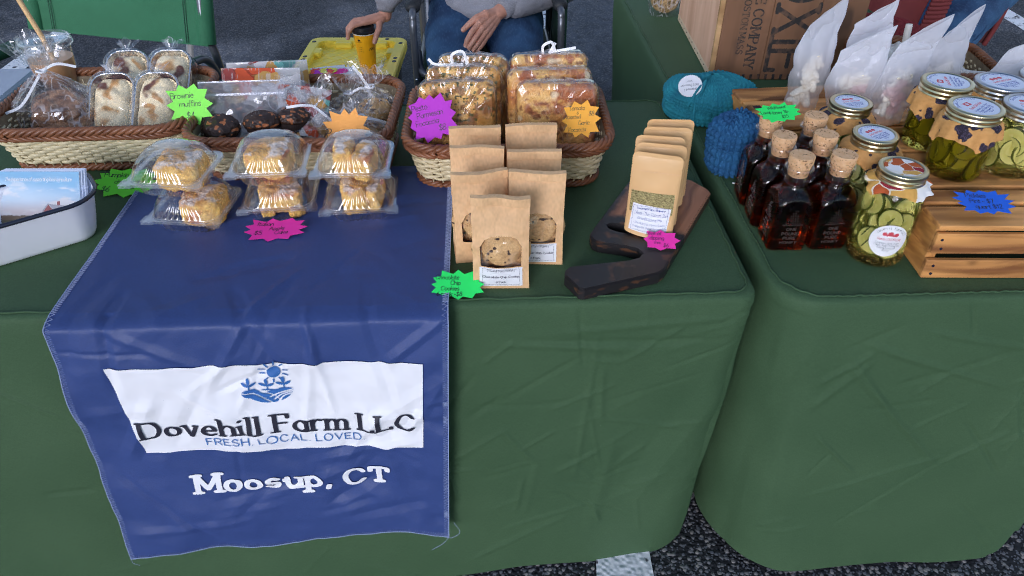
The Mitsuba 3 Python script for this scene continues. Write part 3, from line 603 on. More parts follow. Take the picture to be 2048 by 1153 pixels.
# ------------------------------------------------------------------ banner: surface in (u across, v along), printed pieces follow it
BU0, BU1, BTOP = -0.657, -0.057, 0.44
BSEG = random_creases(34, -0.65, -0.06, -0.50, -0.05, 21, 0.0040, (0.08, 0.25), 2.2) + random_creases(26, -0.65, -0.06, 0.02, 0.40, 22, 0.0018, (0.06, 0.2), 2.0) + [
    (-0.60, 0.0, -0.42, -0.10, 0.012, 0.004), (-0.45, -0.16, -0.30, 0.10, 0.012, 0.004), (-0.40, 0.06, -0.30, -0.14, 0.015, -0.004), (-0.26, -0.02, -0.30, -0.26, 0.012, 0.004), (-0.13, -0.26, -0.07, -0.14, 0.014, 0.005), (-0.40, -0.2, -0.33, -0.03, 0.010, 0.003),
    (-0.655, -0.055, -0.50, -0.06, 0.006, -0.003), (-0.30, -0.33, -0.10, -0.27, 0.016, 0.005), (-0.28, -0.44, -0.18, -0.37, 0.02, -0.006), (-0.60, -0.30, -0.52, -0.14, 0.02, 0.005), (-0.52, -0.28, -0.44, -0.13, 0.018, -0.004), (-0.20, -0.16, -0.14, -0.42, 0.02, 0.005)]
def banner(u, v, lift=0.0):
    """v > 0: on the table, v < 0: hanging, with a rounded bend between."""
    u, v = np.asarray(u, float), np.asarray(v, float); R = 0.013; q = R * PI / 2
    hang = np.clip(-v - q, 0, None); a = np.clip(-v / R, 0, PI / 2); flat = np.clip(v, 0, None)
    t = hang / 0.55
    y = -0.008 - R * np.sin(a) + flat - 0.014 * np.clip(a, 0, 1) ** 1 - 0.010 * np.clip(t, 0, 1)
    z = TZ + 0.0045 - R * (1 - np.cos(a)) - hang
    ny, nz = -np.sin(a), np.cos(a)
    n1 = meshkit.fbm(np.stack([u * 4, v * 4, u * 0 + 2], -1), 3, 5) - 0.5
    n2 = meshkit.fbm(np.stack([u * 13 + 3 * v, v * 13, u * 0 + 6], -1), 3, 6) - 0.5
    amp = np.where(v > 0, 0.10, 1.0) * np.clip(0.1 + np.abs(v) * 10, 0, 1)
    d = amp * (0.024 * n1 + 0.014 * n2 + 0.006) + np.where(v > 0, 0.0012 + 0.002 * (n2 + 0.3).clip(0, 1), 0) + creases(u, v, BSEG) + 0.012 * np.clip(t, 0, 1) ** 2 * np.sin(u * 9 + 1)
    d = np.where(v > 0, np.maximum(d, 0.0006), d) + lift
    x = u + np.clip(t, 0, 1) * np.where(u < -0.35, -0.035, -0.028)[()] * 1.0 + 0.0 * v
    zz = z + nz * d
    return np.stack([x, y + ny * d, zz], -1)
def vbot(u):   # uneven lower hem
    k = (u - BU0) / (BU1 - BU0); return -(0.568 - 0.030 * smooth01(k * 1.2) - 0.012 * np.sin(k * 9) - 0.012 * np.exp(-((k - 1) / 0.06) ** 2) * -1.0)
nu, nv = 220, 380
uu = np.linspace(BU0, BU1, nu)[:, None]; tt = np.linspace(0, 1, nv)[None]
U = uu + 0 * tt; V = BTOP + (vbot(uu) - BTOP) * tt
kb = thing('banner', 'blue cloth banner with a white printed panel, draped over the front of the left table', 'banner')
scene[kb] = mikit.ply(gridm(banner(U, V)[:, ::-1]), 'mat_blue_cloth', True)
def on_banner(poly, name, mat_, lift, edge=0.008, label=None):
    m = flat_mesh(poly, edge); P = banner(m.vertices[:, 0], m.vertices[:, 1], lift)
    part(kb, name, trimesh.Trimesh(P, m.faces, process=False), mat_, True, label)
# hem stitching along both long edges and the bottom
def hemline(path, w=0.0085):
    P = np.asarray(path); d = np.gradient(P, axis=0); n = np.column_stack([-d[:, 1], d[:, 0]]); n /= np.linalg.norm(n, axis=1, keepdims=True)
    k = len(P); zig = P + n * (w * (np.arange(k) % 2))[:, None] + n * 0.001
    return cat(tube(banner(zig[:, 0], zig[:, 1], 0.0012), 0.00042, 4), tube(banner(P[:, 0] + n[:, 0] * 0.0006, P[:, 1] + n[:, 1] * 0.0006, 0.0008), 0.0009, 4))
vv = np.linspace(0.40, float(vbot(np.array(BU0))), 420); part(kb, 'left_hem', hemline(np.column_stack([np.full(420, BU0), vv])), 'thread')
vv = np.linspace(0.40, float(vbot(np.array(BU1))), 420); part(kb, 'right_hem', hemline(np.column_stack([np.full(420, BU1), vv])[::-1]), 'thread')
ub = np.linspace(BU0, BU1, 300); part(kb, 'bottom_hem', hemline(np.column_stack([ub, vbot(ub)])), 'thread')
fr = [tube(smoothpts([banner(a, vbot(np.array(a))) + np.array(o) for o in offs], 14), 0.0004, 4) for a, offs in ((BU0, [(0, 0, 0), (0.003, -0.004, -0.008), (0.012, -0.003, -0.018)]), (BU1, [(0, 0, 0), (0.006, -0.006, 0.006), (0.022, -0.004, 0.02), (0.012, -0.003, 0.05)]), (BU1, [(0, 0, 0), (-0.012, -0.006, -0.012), (-0.035, -0.004, -0.035)]))]
for m in fr: part(kb, 'loose_thread', m, 'thread')
ZV = lambda z: -(0.7445 - z) - 0.0056   # a height on the hanging part as v
panel = Polygon([(-0.583, ZV(0.668)), (-0.097, ZV(0.660)), (-0.101, ZV(0.462)), (-0.350, ZV(0.458)), (-0.566, ZV(0.468))])
on_banner(panel, 'logo_panel', 'white_print', 0.0024, 0.004)
def at(poly, x, z): return affinity.translate(poly, x, ZV(z))
g1, w1 = text_poly('Dovehill Farm LLC', 0.0395, weight=0.082, gap=2.5, contrast=2.3, serif=1.0, width=0.444, space=3.4)
on_banner(at(g1, -0.560, 0.5065), 'company_name', 'navy_print', 0.0044, 0.004)
g2, w2 = text_poly('FRESH. LOCAL. LOVED.', 0.0165, weight=0.10, gap=2.6, space=3.2, width=0.262)
on_banner(at(g2, -0.462, 0.4805), 'slogan', 'blue_print', 0.0042, 0.008)
g3, w3 = text_poly('Moosup, CT', 0.0405, weight=0.17, gap=2.7, space=3.4, contrast=1.3, serif=1.4, width=0.330)
on_banner(at(g3, -0.497, 0.362), 'town_name', 'white_print', 0.0026, 0.004)
# the emblem: a sun, three seedlings, ploughed hills
sun = [Point(0, 0).buffer(0.0105)] + [LineString([(0.0145 * math.cos(a), 0.0145 * math.sin(a)), (0.0225 * math.cos(a), 0.0225 * math.sin(a))]).buffer(0.0011) for a in np.arange(10) * PI / 5 + 0.2]
on_banner(at(union_all(sun), -0.331, 0.6455), 'printed_sun', 'blue_print', 0.0042)
def leafp(a): return affinity.rotate(affinity.scale(Point(0, 0.0065).buffer(0.0045, 4), 0.62, 1.45), a, origin=(0, 0))
sprout = union_all([LineString([(0, -0.008), (0, 0.006)]).buffer(0.0009), affinity.translate(leafp(0), 0, 0.004), leafp(62), leafp(-62)])
ground_arc = lambda w: affinity.scale(Point(0, -0.009).buffer(0.009, 4), w, 0.16)
sp = union_all([affinity.translate(union_all([sprout, ground_arc(1.0)]), dx, dz) for dx, dz in ((-0.026, 0.006), (0.001, 0.0045), (0.028, 0.008))])
on_banner(at(sp, -0.3475, 0.6085), 'printed_seedlings', 'blue_print', 0.0042)
bowl = Polygon(smoothpts([(-0.040, 0.0), (-0.022, 0.0055), (-0.004, -0.002), (0.012, 0.0045), (0.041, 0.006), (0.033, -0.012), (0.016, -0.024), (-0.006, -0.026), (-0.024, -0.016)], 60, True))
cuts = [LineString(smoothpts(q, 20)).buffer(0.0015) for q in ([(-0.044, 0.001), (-0.018, -0.006), (0.004, -0.027)], [(-0.01, -0.001), (0.010, -0.010), (0.022, -0.030)], [(0.040, 0.004), (0.018, -0.004), (0.002, -0.014)], [(0.046, -0.002), (0.026, -0.010), (0.014, -0.026)], [(0.043, 0.0015), (0.022, -0.007), (0.008, -0.020)])]
on_banner(at(bowl.difference(union_all(cuts)), -0.3475, 0.6005), 'printed_hills', 'blue_print', 0.0042)

# ------------------------------------------------------------------ price cards
def star(w, h, n, seed, depth=0.26):
    r = random.Random(seed); P = []
    for i in range(2 * n):
        a = i * PI / n + r.uniform(-0.05, 0.05); k = (1 + r.uniform(-0.05, 0.06)) if i % 2 == 0 else (1 - depth) * (1 + r.uniform(-0.05, 0.05))
        c, s = math.cos(a), math.sin(a); e = (abs(c) ** 3 + abs(s) ** 3) ** (-1 / 3)
        P.append((w / 2 * k * c * e * 0.93, h / 2 * k * s * e * 0.93))
    return Polygon(P)
def price_card(label, matn, w, h, n, lines, M, seed, depth=0.26, curl=1.6, lh=0.013, weight=0.10, slant=0.12):
    p = star(w, h, n, seed, depth); k = thing('price_card', label, 'price card', None)
    bend = lambda m: trimesh.Trimesh(np.column_stack([m.vertices[:, :2], m.vertices[:, 2] + curl * (m.vertices[:, 0] ** 2) + 0.4 * curl * m.vertices[:, 1] ** 2]), m.faces, process=False)
    v, f = trimesh.creation.triangulate_polygon(p, engine='earcut'); m = trimesh.creation.extrude_polygon(p, 0.0006, engine='earcut')
    if curl: m = bend(m.subdivide_to_size(0.012) if False else trimesh.Trimesh(*trimesh.remesh.subdivide_to_size(m.vertices, m.faces, 0.012), process=False))
    scene[k] = mikit.ply(tf(m, M), 'mat_' + matn)
    if lines:
        t = extr(text_lines([(q[0], q[1] * 1.06 - 0.001, q[2] * 1.06, q[3] * 1.0) for q in lines], jitter=0.35, weight=weight, slant=slant, gap=1.2, space=3.0), 0.0003, 0.00062)
        if curl: t = bend(t)
        part(k, 'handwriting', tf(t, M), 'ink')
    return k

# ------------------------------------------------------------------ wicker baskets
def basket(label, pos, rz, W=0.40, D=0.32, WB=0.335, DB=0.205, H=0.105, rows=9, cat_='basket', inner=True):
    k = thing('wicker_basket', label, cat_, 'woven wicker baskets'); M = TM(pos, rz)
    def dims(t): return WB / 2 + (W / 2 - 0.012 - WB / 2) * t, DB / 2 + (D / 2 - 0.012 - DB / 2) * t, 0.045 + 0.015 * t
    per = 2 * (W + D); ns = int(per / 0.021) // 2 * 2
    def path(t, n, off=0.0):
        hx, hy, r = dims(t); L = [2 * hx, 2 * hy]; a = int(n * hx / (2 * (hx + hy))); b = n // 2 - a
        p, nn = rring(hx, hy, r, (a * 3 // 4, b * 3 // 4, a * 3 // 4, b * 3 // 4), max(2, (n - 2 * (a * 3 // 4) - 2 * (b * 3 // 4)) // 4))
        return p, nn
    ms = []
    z0, z1 = 0.022, H - 0.020
    for i in range(rows):
        t = (i + 0.5) / rows; z = z0 + (z1 - z0) * t; p, nn = path((z) / H, ns * 5)
        s = np.arange(len(p)) / len(p) * ns; ph = (i % 2) * PI
        o = 0.0026 * np.cos(s * PI + ph); dz = 0.0012 * np.sin(s * PI * 0.5 + i * 0.8)
        q = np.column_stack([p + nn * o[:, None], z + dz])
        ms.append(tube(q, 0.0026, 6, True, flat=1.5))
    part(k, 'weave', tf(cat(ms), M), 'wicker_cream', True, stuff=True)
    st = []
    p0, _ = path(z0 / H, ns); p1, _ = path(z1 / H, ns); n = min(len(p0), len(p1))
    for i in range(0, n, 1):
        a, b = p0[i * len(p0) // n], p1[i * len(p1) // n]; st.append(tube(np.array([[*a, z0 - 0.006], [*(0.5 * (a + b)), (z0 + z1) / 2], [*b, z1 + 0.006]]), 0.0016, 4))
    part(k, 'stakes', tf(cat(st), M), 'wicker_cream', True, stuff=True)
    def rope(t, z, off, R, r, turn, strands=4, seed=0):
        hx, hy, rr = dims(t); p, nn = rring(hx + off, hy + off, rr + off, (60, 44, 60, 44), 16); n = len(p)
        seg = np.linalg.norm(np.roll(p, -1, 0) - p, axis=1); s = np.r_[0, np.cumsum(seg)[:-1]] / seg.sum(); out = []
        turns = round(seg.sum() / turn)
        for j in range(strands):
            a = 2 * PI * (turns * s + j / strands)
            out.append(tube(np.column_stack([p + nn * (R * np.cos(a))[:, None], z + R * np.sin(a)]), r * (1 + 0.08 * np.sin(7 * a + j)), 6, True))
        return out
    for m in rope(1.0, H, 0.002, 0.0052, 0.0042, 0.058, 4): part(k, 'rim_strand', tf(m, M), 'wicker_brown', True)
    for m in rope(0.90, H - 0.013, 0.004, 0.0042, 0.0036, -0.06, 4): part(k, 'rim_strand', tf(m, M), 'wicker_brown', True)
    for m in rope(0.02, 0.009, 0.004, 0.0045, 0.0040, 0.05, 4) : part(k, 'foot_strand', tf(m, M), 'wicker_brown', True)
    hx, hy, r = dims(0.06); part(k, 'floor', tf(loft([(0.006, hx - 0.003, hy - 0.003, r), (0.009, hx - 0.003, hy - 0.003, r)]), M), 'wicker_brown')
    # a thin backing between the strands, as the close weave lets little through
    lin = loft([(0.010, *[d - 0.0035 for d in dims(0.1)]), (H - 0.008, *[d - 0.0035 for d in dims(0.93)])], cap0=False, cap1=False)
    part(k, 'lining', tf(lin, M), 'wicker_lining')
    return k
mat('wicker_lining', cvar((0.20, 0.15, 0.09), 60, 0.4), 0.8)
basket('wicker basket at the left holding swirl loaves and a bag of dark cookies', (-0.755, 0.562, TZ), 0.5)
basket('wicker basket behind the clear cake boxes, muffins and cookie bags in it', (-0.357, 0.500, TZ), -3)
basket('wicker basket in the middle full of wrapped focaccia slabs', (0.052, 0.456, TZ), -1.2)
basket('small wicker basket of garlic bulbs behind the tall white bags', (1.010, 0.725, TZ), -8, 0.31, 0.25, 0.26, 0.19, 0.10, 8)

# ------------------------------------------------------------------ cello bags tied at the neck
def flatband(pts, w, t=0.0008, n=24, up=(0, 0, 1)):
    P = smoothpts(pts, n); d = np.gradient(P, axis=0); d /= np.linalg.norm(d, axis=1, keepdims=True) + 1e-9
    s = np.cross(d, up); s /= np.linalg.norm(s, axis=1, keepdims=True) + 1e-9; nn = np.cross(s, d)
    R = np.stack([P + s * w / 2 + nn * t, P - s * w / 2 + nn * t, P - s * w / 2 - nn * t, P + s * w / 2 - nn * t], 0)
    m = gridm(R, True); e = [[0, n, 2 * n], [0, 2 * n, 3 * n]]; e2 = [[n - 1 + i * n for i in q] for q in ((0, 2, 1), (0, 3, 2))]
    return trimesh.Trimesh(m.vertices, np.vstack([m.faces, e, e2]), process=False)
def tied_bag(k, M, hx, hy, hbody, zneck, ztop, wtop, seed, lean=(0, 0), mat_='cello', amp=0.004, n=52):
    """film bag: body, tied neck, fanned top."""
    r = np.random.default_rng(seed); ph = r.uniform(0, 6, 8); rows = []
    zs = np.r_[np.linspace(0.0, hbody, 14), np.linspace(hbody, zneck, 14)[1:], np.linspace(zneck, ztop, 13)[1:]]
    a = np.arange(n) / n * 2 * PI; c, s = np.cos(a), np.sin(a); e = (np.abs(c) ** 3.2 + np.abs(s) ** 3.2) ** (-1 / 3.2)
    for z in zs:
        if z <= hbody: t = z / hbody; R = np.array([hx * (0.86 + 0.16 * math.sin(PI * t * 0.8)), hy * (0.86 + 0.16 * math.sin(PI * t * 0.8))]); ru = 0.01
        elif z <= zneck: t = (z - hbody) / (zneck - hbody); f = (1 - t) ** 0.85; R = np.array([hx * f + 0.007, hy * f + 0.007]); ru = 0.03 + 0.22 * t
        else: t = (z - zneck) / (ztop - zneck); R = np.array([0.007 + (wtop - 0.007) * t ** 0.8, 0.006 + 0.55 * (wtop - 0.006) * t ** 0.9]); ru = 0.28
        ruff = 1 + ru * (np.cos(6 * a + ph[0] + 1.2 * t) * 0.6 + np.cos(11 * a + ph[1]) * 0.4)
        x, y = R[0] * c * e * ruff, R[1] * s * e * ruff
        zz = np.full(n, z) + (0.012 * np.cos(3 * a + ph[2]) + 0.006 * np.cos(7 * a + ph[3])) * max(0.0, (z - zneck) / (ztop - zneck))
        tl = np.clip(z / ztop, 0, 1) ** 1.3
        rows.append(np.column_stack([x + lean[0] * tl, y + lean[1] * tl, zz]))
    P = np.stack(rows, 1); q = P * 42 + seed
    dsp = (np.abs(meshkit.noise(q, seed) - 0.5) + 0.6 * np.abs(meshkit.noise(q * 2.1, seed + 1) - 0.5) - 0.35) * 2 * amp
    ctr = np.stack([lean[0] * np.clip(zs / ztop, 0, 1) ** 1.3, lean[1] * np.clip(zs / ztop, 0, 1) ** 1.3], 1)
    out = P[:, :, :2] - ctr[None]; L = np.linalg.norm(out, axis=2, keepdims=True) + 1e-6
    P[:, :, :2] += out / L * dsp[..., None] * np.clip(L / 0.02, 0, 1)
    part(k, 'film', tf(gridm(P, True), M), mat_, False)
    return (lean[0] * (zneck / ztop) ** 1.3, lean[1] * (zneck / ztop) ** 1.3, zneck)
def cookie_disc(r, h, seed, amp=0.003):
    m = lathe([(r * 0.6, 0), (r * 0.92, h * 0.08), (r, h * 0.35), (r * 0.94, h * 0.7), (r * 0.7, h * 0.95), (r * 0.35, h)], 36)
    m = m.subdivide().subdivide(); return bumpy(m, amp, 70, seed)
def bagged_cookies(label, pos, rz, hx, hy, hb, zn, zt, wt, matn, discs, seed, lean=(0, 0), ties=(), group=None):
    k = thing('cookie_bag', label, 'bag of cookies', group); M = TM(pos, rz)
    for i, (x, y, z, r, h, tx, ty) in enumerate(discs):
        part(k, 'cookie', tf(cookie_disc(r, h, seed * 10 + i), M @ TM((x, y, z), rx=tx, ry=ty)), matn, True)
    nk = tied_bag(k, M, hx, hy, hb, zn, zt, wt, seed, lean)
    part(k, 'tie_knot', tf(tube(np.array([[nk[0] + 0.009 * math.cos(a), nk[1] + 0.008 * math.sin(a), nk[2] + 0.001 * math.sin(2 * a)] for a in np.arange(16) / 16 * 2 * PI]), 0.0022, 6, True), M), 'white_plastic', True)
    for pts in ties:
        part(k, 'tie_end', tf(flatband([np.array(nk) + np.array(q) for q in pts], 0.005, up=(0.3, -0.8, 0.5)), M), 'white_plastic')
    return k
Z1 = TZ + 0.012
bagged_cookies('tied clear bag of dark brown cookies at the left end of the left basket', (-0.858, 0.560, Z1), 0, 0.072, 0.056, 0.085, 0.148, 0.205, 0.052, 'brown_cookie',
               [(0.0, 0, 0.002, 0.060, 0.026, 3, 4), (-0.004, 0.004, 0.028, 0.060, 0.024, -3, 9), (0.006, -0.003, 0.050, 0.058, 0.024, 9, 12), (0.002, 0.004, 0.072, 0.052, 0.022, 14, 6)], 1, (-0.018, 0.02),
               [[(0, -0.008, -0.004), (-0.035, -0.045, -0.050), (-0.065, -0.060, -0.062)], [(0, 0, 0), (0.03, 0.01, 0.01), (0.06, 0.02, 0.0)]])
bagged_cookies('tied clear bag of oat cookies, long tie ends crossing, behind the middle cake boxes', (-0.322, 0.500, Z1), 12, 0.054, 0.040, 0.060, 0.098, 0.140, 0.046, 'oat_cookie',
               [(0, 0, 0.002, 0.042, 0.02, 6, 5), (0.005, 0.0, 0.022, 0.043, 0.02, 12, 14), (-0.004, 0.005, 0.040, 0.040, 0.02, 18, 16), (0.03, -0.02, 0.012, 0.036, 0.018, 60, 10)], 2, (-0.014, 0.008),
               [[(0, -0.008, 0), (-0.022, -0.014, 0.006), (-0.050, -0.012, 0.004)], [(0, -0.008, 0), (0.02, -0.022, -0.015), (0.042, -0.026, -0.042)]])
bagged_cookies('tied clear bag of oat cookies in the right rear corner, one straight tie end up', (-0.222, 0.565, Z1), -6, 0.050, 0.040, 0.064, 0.106, 0.146, 0.040, 'oat_cookie',
               [(0, 0, 0.002, 0.042, 0.02, 4, 5), (0.0, 0.0, 0.023, 0.043, 0.02, 10, -8), (-0.002, 0.003, 0.045, 0.040, 0.02, 14, -12)], 3, (-0.006, 0.004),
               [[(0, -0.006, 0), (-0.010, -0.012, 0.022), (-0.026, -0.012, 0.048)]])
bagged_cookies('tied clear bag of oat cookies half hidden by the orange card', (-0.236, 0.482, Z1), 8, 0.046, 0.034, 0.050, 0.080, 0.108, 0.030, 'oat_cookie',
               [(0, 0, 0.002, 0.040, 0.02, 8, 5), (0.003, 0.0, 0.022, 0.038, 0.02, 14, 10)], 4, (-0.004, 0.0),
               [[(0, -0.006, 0), (0.03, -0.02, 0.0), (0.05, -0.012, -0.012)], [(0, -0.006, 0), (-0.004, -0.022, -0.015), (-0.006, -0.022, -0.040)]])
bagged_cookies('tied clear bag of pale oat cookies in the shadow behind the two right bags', (-0.275, 0.595, Z1), 20, 0.046, 0.034, 0.050, 0.080, 0.115, 0.030, 'oat_cookie',
               [(0, 0, 0.002, 0.040, 0.02, 8, 5), (0.003, 0.0, 0.022, 0.038, 0.02, 14, 10)], 5, (0.0, 0.004), [[(0, -0.006, 0), (0.03, -0.01, 0.01), (0.055, -0.01, -0.02)]])

# ------------------------------------------------------------------ swirl loaves in foil pans, wrapped
def loaf_pan(label, pos, rx, ry, seed):
    k = thing('loaf_pan', label, 'loaf', 'foil loaf pans in the left basket'); M = TM(pos, ry, rx)
    def crimp(p, n, i, s):
        a = np.arange(len(p)); return p + n * (0.0008 * np.cos(a * PI * 0.9))[:, None]
    w, l, h = 0.042, 0.074, 0.046
    pan = loft([(0.001, w - 0.012, l - 0.012, 0.016), (0.004, w - 0.009, l - 0.009, 0.02), (h, w - 0.001, l - 0.001, 0.028)], (14, 24, 14, 24), 10, True, False, crimp)
    part(k, 'foil_pan', tf(pan, M), 'foil', True)
    p, nn = rring(w + 0.001, l + 0.001, 0.030, (16, 28, 16, 28), 12); a = np.arange(len(p))
    part(k, 'rolled_rim', tf(tube(np.column_stack([p, h + 0.0012 + 0.0006 * np.cos(a * 1.7)]), 0.0024, 6, True), M), 'foil', True)
    n1 = 46; gx_, gy_ = np.meshgrid(np.linspace(-1, 1, 34), np.linspace(-1, 1, 60), indexing='ij')
    f = np.clip(1 - np.abs(gx_) ** 3.2, 0, 1) * np.clip(1 - np.abs(gy_) ** 4, 0, 1); X_, Y_ = gx_ * (w - 0.0035) * np.sqrt(1 - 0.30 * gy_ ** 4), gy_ * (l - 0.004) * np.sqrt(1 - 0.22 * gx_ ** 4)
    Z_ = 0.026 + 0.032 * f ** 0.45 + (meshkit.fbm(np.stack([X_ * 60, Y_ * 60, X_ * 0 + seed], -1), 3, seed) - 0.5) * 0.010 * f + 0.003 * np.sin(Y_ * 130 + 40 * X_ + seed) * f
    keep = gridm(np.stack([X_, Y_, Z_], -1))
    part(k, 'loaf', tf(keep, M), 'swirl_loaf', True)
    P, nn = rring(w + 0.004, l + 0.004, 0.034, (10, 18, 10, 18), 8); wr = []
    for t, z in ((1, -0.001), (1.01, 0.02), (1.01, 0.045), (0.97, 0.058), (0.8, 0.064), (0.55, 0.067), (0.3, 0.069), (0.1, 0.070)): wr.append(np.column_stack([P * t, np.full(len(P), z)]))
    P = np.stack(wr, 1); P[:, :, 2] += (np.abs(meshkit.noise(P * 60 + seed, seed) - 0.5)) * 0.010; part(k, 'wrap', tf(gridm(P, True), M), 'cello_flat', False)
    r = np.random.default_rng(seed); a = np.arange(26) / 26 * 2 * PI; fan = []
    for t in np.linspace(0, 1, 8):
        R = 0.004 + 0.017 * t; fan.append(np.column_stack([R * np.cos(a) * (1 + 0.3 * np.cos(5 * a + seed)), l + 0.002 + 0.018 * t + 0.006 * t * np.cos(4 * a), 0.050 + R * 0.5 * np.sin(a) * (1 + 0.3 * np.cos(7 * a))]))
    part(k, 'gathered_end', tf(gridm(np.stack(fan, 1), True), M), 'cello', False)
    return k
loaf_pan('swirl loaf in a foil pan, front left of the four, beside the dark cookies', (-0.758, 0.600, TZ + 0.047), 42, 2, 11)
loaf_pan('swirl loaf in a foil pan, front right of the four, half behind the lime card', (-0.667, 0.600, TZ + 0.047), 42, -2, 12)
loaf_pan('swirl loaf in a foil pan, rear left of the four, only its top showing', (-0.752, 0.684, TZ + 0.064), 42, 2, 13)
loaf_pan('swirl loaf in a foil pan, rear right of the four, white tie behind it', (-0.661, 0.684, TZ + 0.064), 42, -3, 14)

# ------------------------------------------------------------------ muffins in zip bags
def zip_bag(label, pos, rz, rx, w, h, bulge, muffs, seed, matn, printed=False):
    k = thing('zip_bag', label, 'bag of muffins'); M = TM(pos, rz, rx)
    for x, y, z, tx in muffs:
        n = 44; aa = np.arange(n) / n * 2 * PI
        cup = lathe([(0.024, 0), (0.026, 0.001), (0.035, 0.034)], 88, True, False, lambda a, z_: 0.0011 * np.cos(44 * a) * np.ones_like(z_))
        Mm = M @ TM((x, y, z), rx=tx)
        part(k, 'muffin_liner', tf(cup, Mm), 'muffin_liner', True)
        dome = lathe([(0.035, 0.030), (0.037, 0.036), (0.034, 0.046), (0.024, 0.053), (0.010, 0.056)], 40, True, True).subdivide()
        part(k, 'muffin_top', tf(bumpy(dome, 0.004, 80, seed), Mm), 'chocolate', True)
    a, b = 30, 36; S, T = np.meshgrid(np.linspace(0, 1, a), np.linspace(0, 1, b), indexing='ij')
    prof = (np.sin(PI * np.clip(S, 0, 1)) ** 0.55) * (0.25 + 0.75 * np.clip(1 - T * 1.05, 0, 1) ** 0.6)
    for sgn, nm in ((-1, 'front_film'), (1, 'back_film')):
        X_ = (S - 0.5) * w; Z_ = T * h
        Y_ = sgn * bulge * prof + (np.abs(meshkit.noise(np.stack([X_ * 50, Z_ * 50, X_ * 0 + seed + sgn], -1), seed) - 0.5)) * 0.010 * (0.3 + prof)
        part(k, nm, tf(gridm(np.stack([X_, Y_, Z_], -1)), M), matn, True, uv=np.stack([S * 1.2 + seed * 0.37, T], -1).reshape(-1, 2))
    part(k, 'zip_strip', tf(cbox(w * 0.98, 0.0022, 0.005, 0.0006, (0, 0.001, h * 0.80)), M), 'zip_seal'); part(k, 'zip_strip', tf(cbox(w * 0.98, 0.0020, 0.0025, 0.0006, (0, 0.001, h * 0.985)), M), 'zip_seal')
zip_bag('clear zip bag with two brownie muffins right of the lime card', (-0.462, 0.462, TZ + 0.040), 2, -22, 0.165, 0.128, 0.042, [(-0.038, -0.012, 0.012, 30), (0.036, -0.010, 0.016, 14)], 3, 'zip_film')
zip_bag('printed zip bag of muffins behind the clear zip bag', (-0.445, 0.540, TZ + 0.030), -2, -20, 0.160, 0.132, 0.038, [(-0.036, 0.0, 0.012, 25), (0.038, 0.004, 0.030, 25)], 5, 'print_film')
zip_bag('printed zip bag of muffins at the back, its red top edge highest', (-0.440, 0.600, TZ + 0.030), 4, -16, 0.165, 0.124, 0.034, [(0.0, 0.0, 0.012, 20)], 8, 'print_film')
zip_bag('printed zip bag of muffins lying low between cake boxes and oat cookies', (-0.372, 0.478, TZ + 0.050), -16, -42, 0.120, 0.105, 0.034, [(0.0, 0.0, 0.006, 30)], 13, 'print_film')

# ------------------------------------------------------------------ wrapped focaccia slabs
def focaccia(label, pos, rx, ry, w, l, th, matn, seed, tie=None):
    k = thing('focaccia', label, 'bread', 'focaccia slabs in the middle basket'); M = TM(pos, ry, rx)
    secs = [(0.0, w / 2 - 0.006, l / 2 - 0.006, 0.014), (0.004, w / 2 - 0.002, l / 2 - 0.002, 0.017), (th * 0.5, w / 2, l / 2, 0.018), (th * 0.85, w / 2 - 0.002, l / 2 - 0.002, 0.018), (th, w / 2 - 0.007, l / 2 - 0.007, 0.016)]
    m = loft(secs, (26, 30, 26, 30), 8, True, False)
    p, _ = rring(w / 2 - 0.007, l / 2 - 0.007, 0.016, (26, 30, 26, 30), 8); rows = [np.column_stack([p * t, np.full(len(p), th)]) for t in np.linspace(1, 0.02, 26)]
    top = gridm(np.stack(rows, 1), True); V = np.asarray(top.vertices).copy(); V[:, 2] += (meshkit.fbm(V * 42 + seed, 3, seed) - 0.45) * 0.0045 * np.clip((1 - np.abs(V[:, 0]) / (w / 2 - 0.01)) * 8, 0, 1) * np.clip((1 - np.abs(V[:, 1]) / (l / 2 - 0.01)) * 8, 0, 1)
    part(k, 'slab', tf(cat(m, trimesh.Trimesh(V, top.faces, process=False)), M), matn, True)
    p, _ = rring(w / 2 + 0.003, l / 2 + 0.004, 0.022, (20, 24, 20, 24), 6); rows = []
    for t, z in ((0.3, -0.003), (0.98, -0.003), (1.0, 0.006), (1.0, th * 0.7), (0.97, th + 0.004), (0.85, th + 0.006), (0.7, th + 0.007), (0.52, th + 0.007), (0.34, th + 0.008), (0.16, th + 0.008), (0.02, th + 0.008)): rows.append(np.column_stack([p * t, np.full(len(p), z)]))
    P = np.stack(rows, 1); q = P * [75, 34, 60] + seed
    P[:, :, 2] += (np.abs(meshkit.noise(q, seed) - 0.5) + 0.5 * np.abs(meshkit.noise(q * 2, seed + 2) - 0.5)) * 0.004; P[:, :, :2] *= (1 + (meshkit.noise(q * 0.8, seed + 3) - 0.5) * 0.03)[..., None]
    part(k, 'wrap', tf(gridm(P, True), M), 'cello_flat', False)
    # bunched film along the upper end
    fan, a = [], np.arange(30) / 30 * 2 * PI
    for t in np.linspace(0, 1, 9):
        fan.append(np.column_stack([(w * 0.33 - 0.030 * t) * np.cos(a) * (1 + 0.06 * np.cos(5 * a + seed)), l / 2 + 0.001 + 0.005 * t + 0.002 * np.cos(4 * a + seed), th * 0.55 + (0.018 - 0.008 * t) * np.sin(a) * (1 + 0.25 * np.cos(6 * a))]))
    part(k, 'bunched_film', tf(gridm(np.stack(fan, 1), True), M), 'cello', False)
    for q in tie or ():
        part(k, 'tie_end', tf(flatband([np.array([x, l / 2 + y, th * 0.55 + z]) for x, y, z in q], 0.005, up=(0, 0.2, 1)), M), 'white_plastic')
    return k
FT = TZ + 0.014
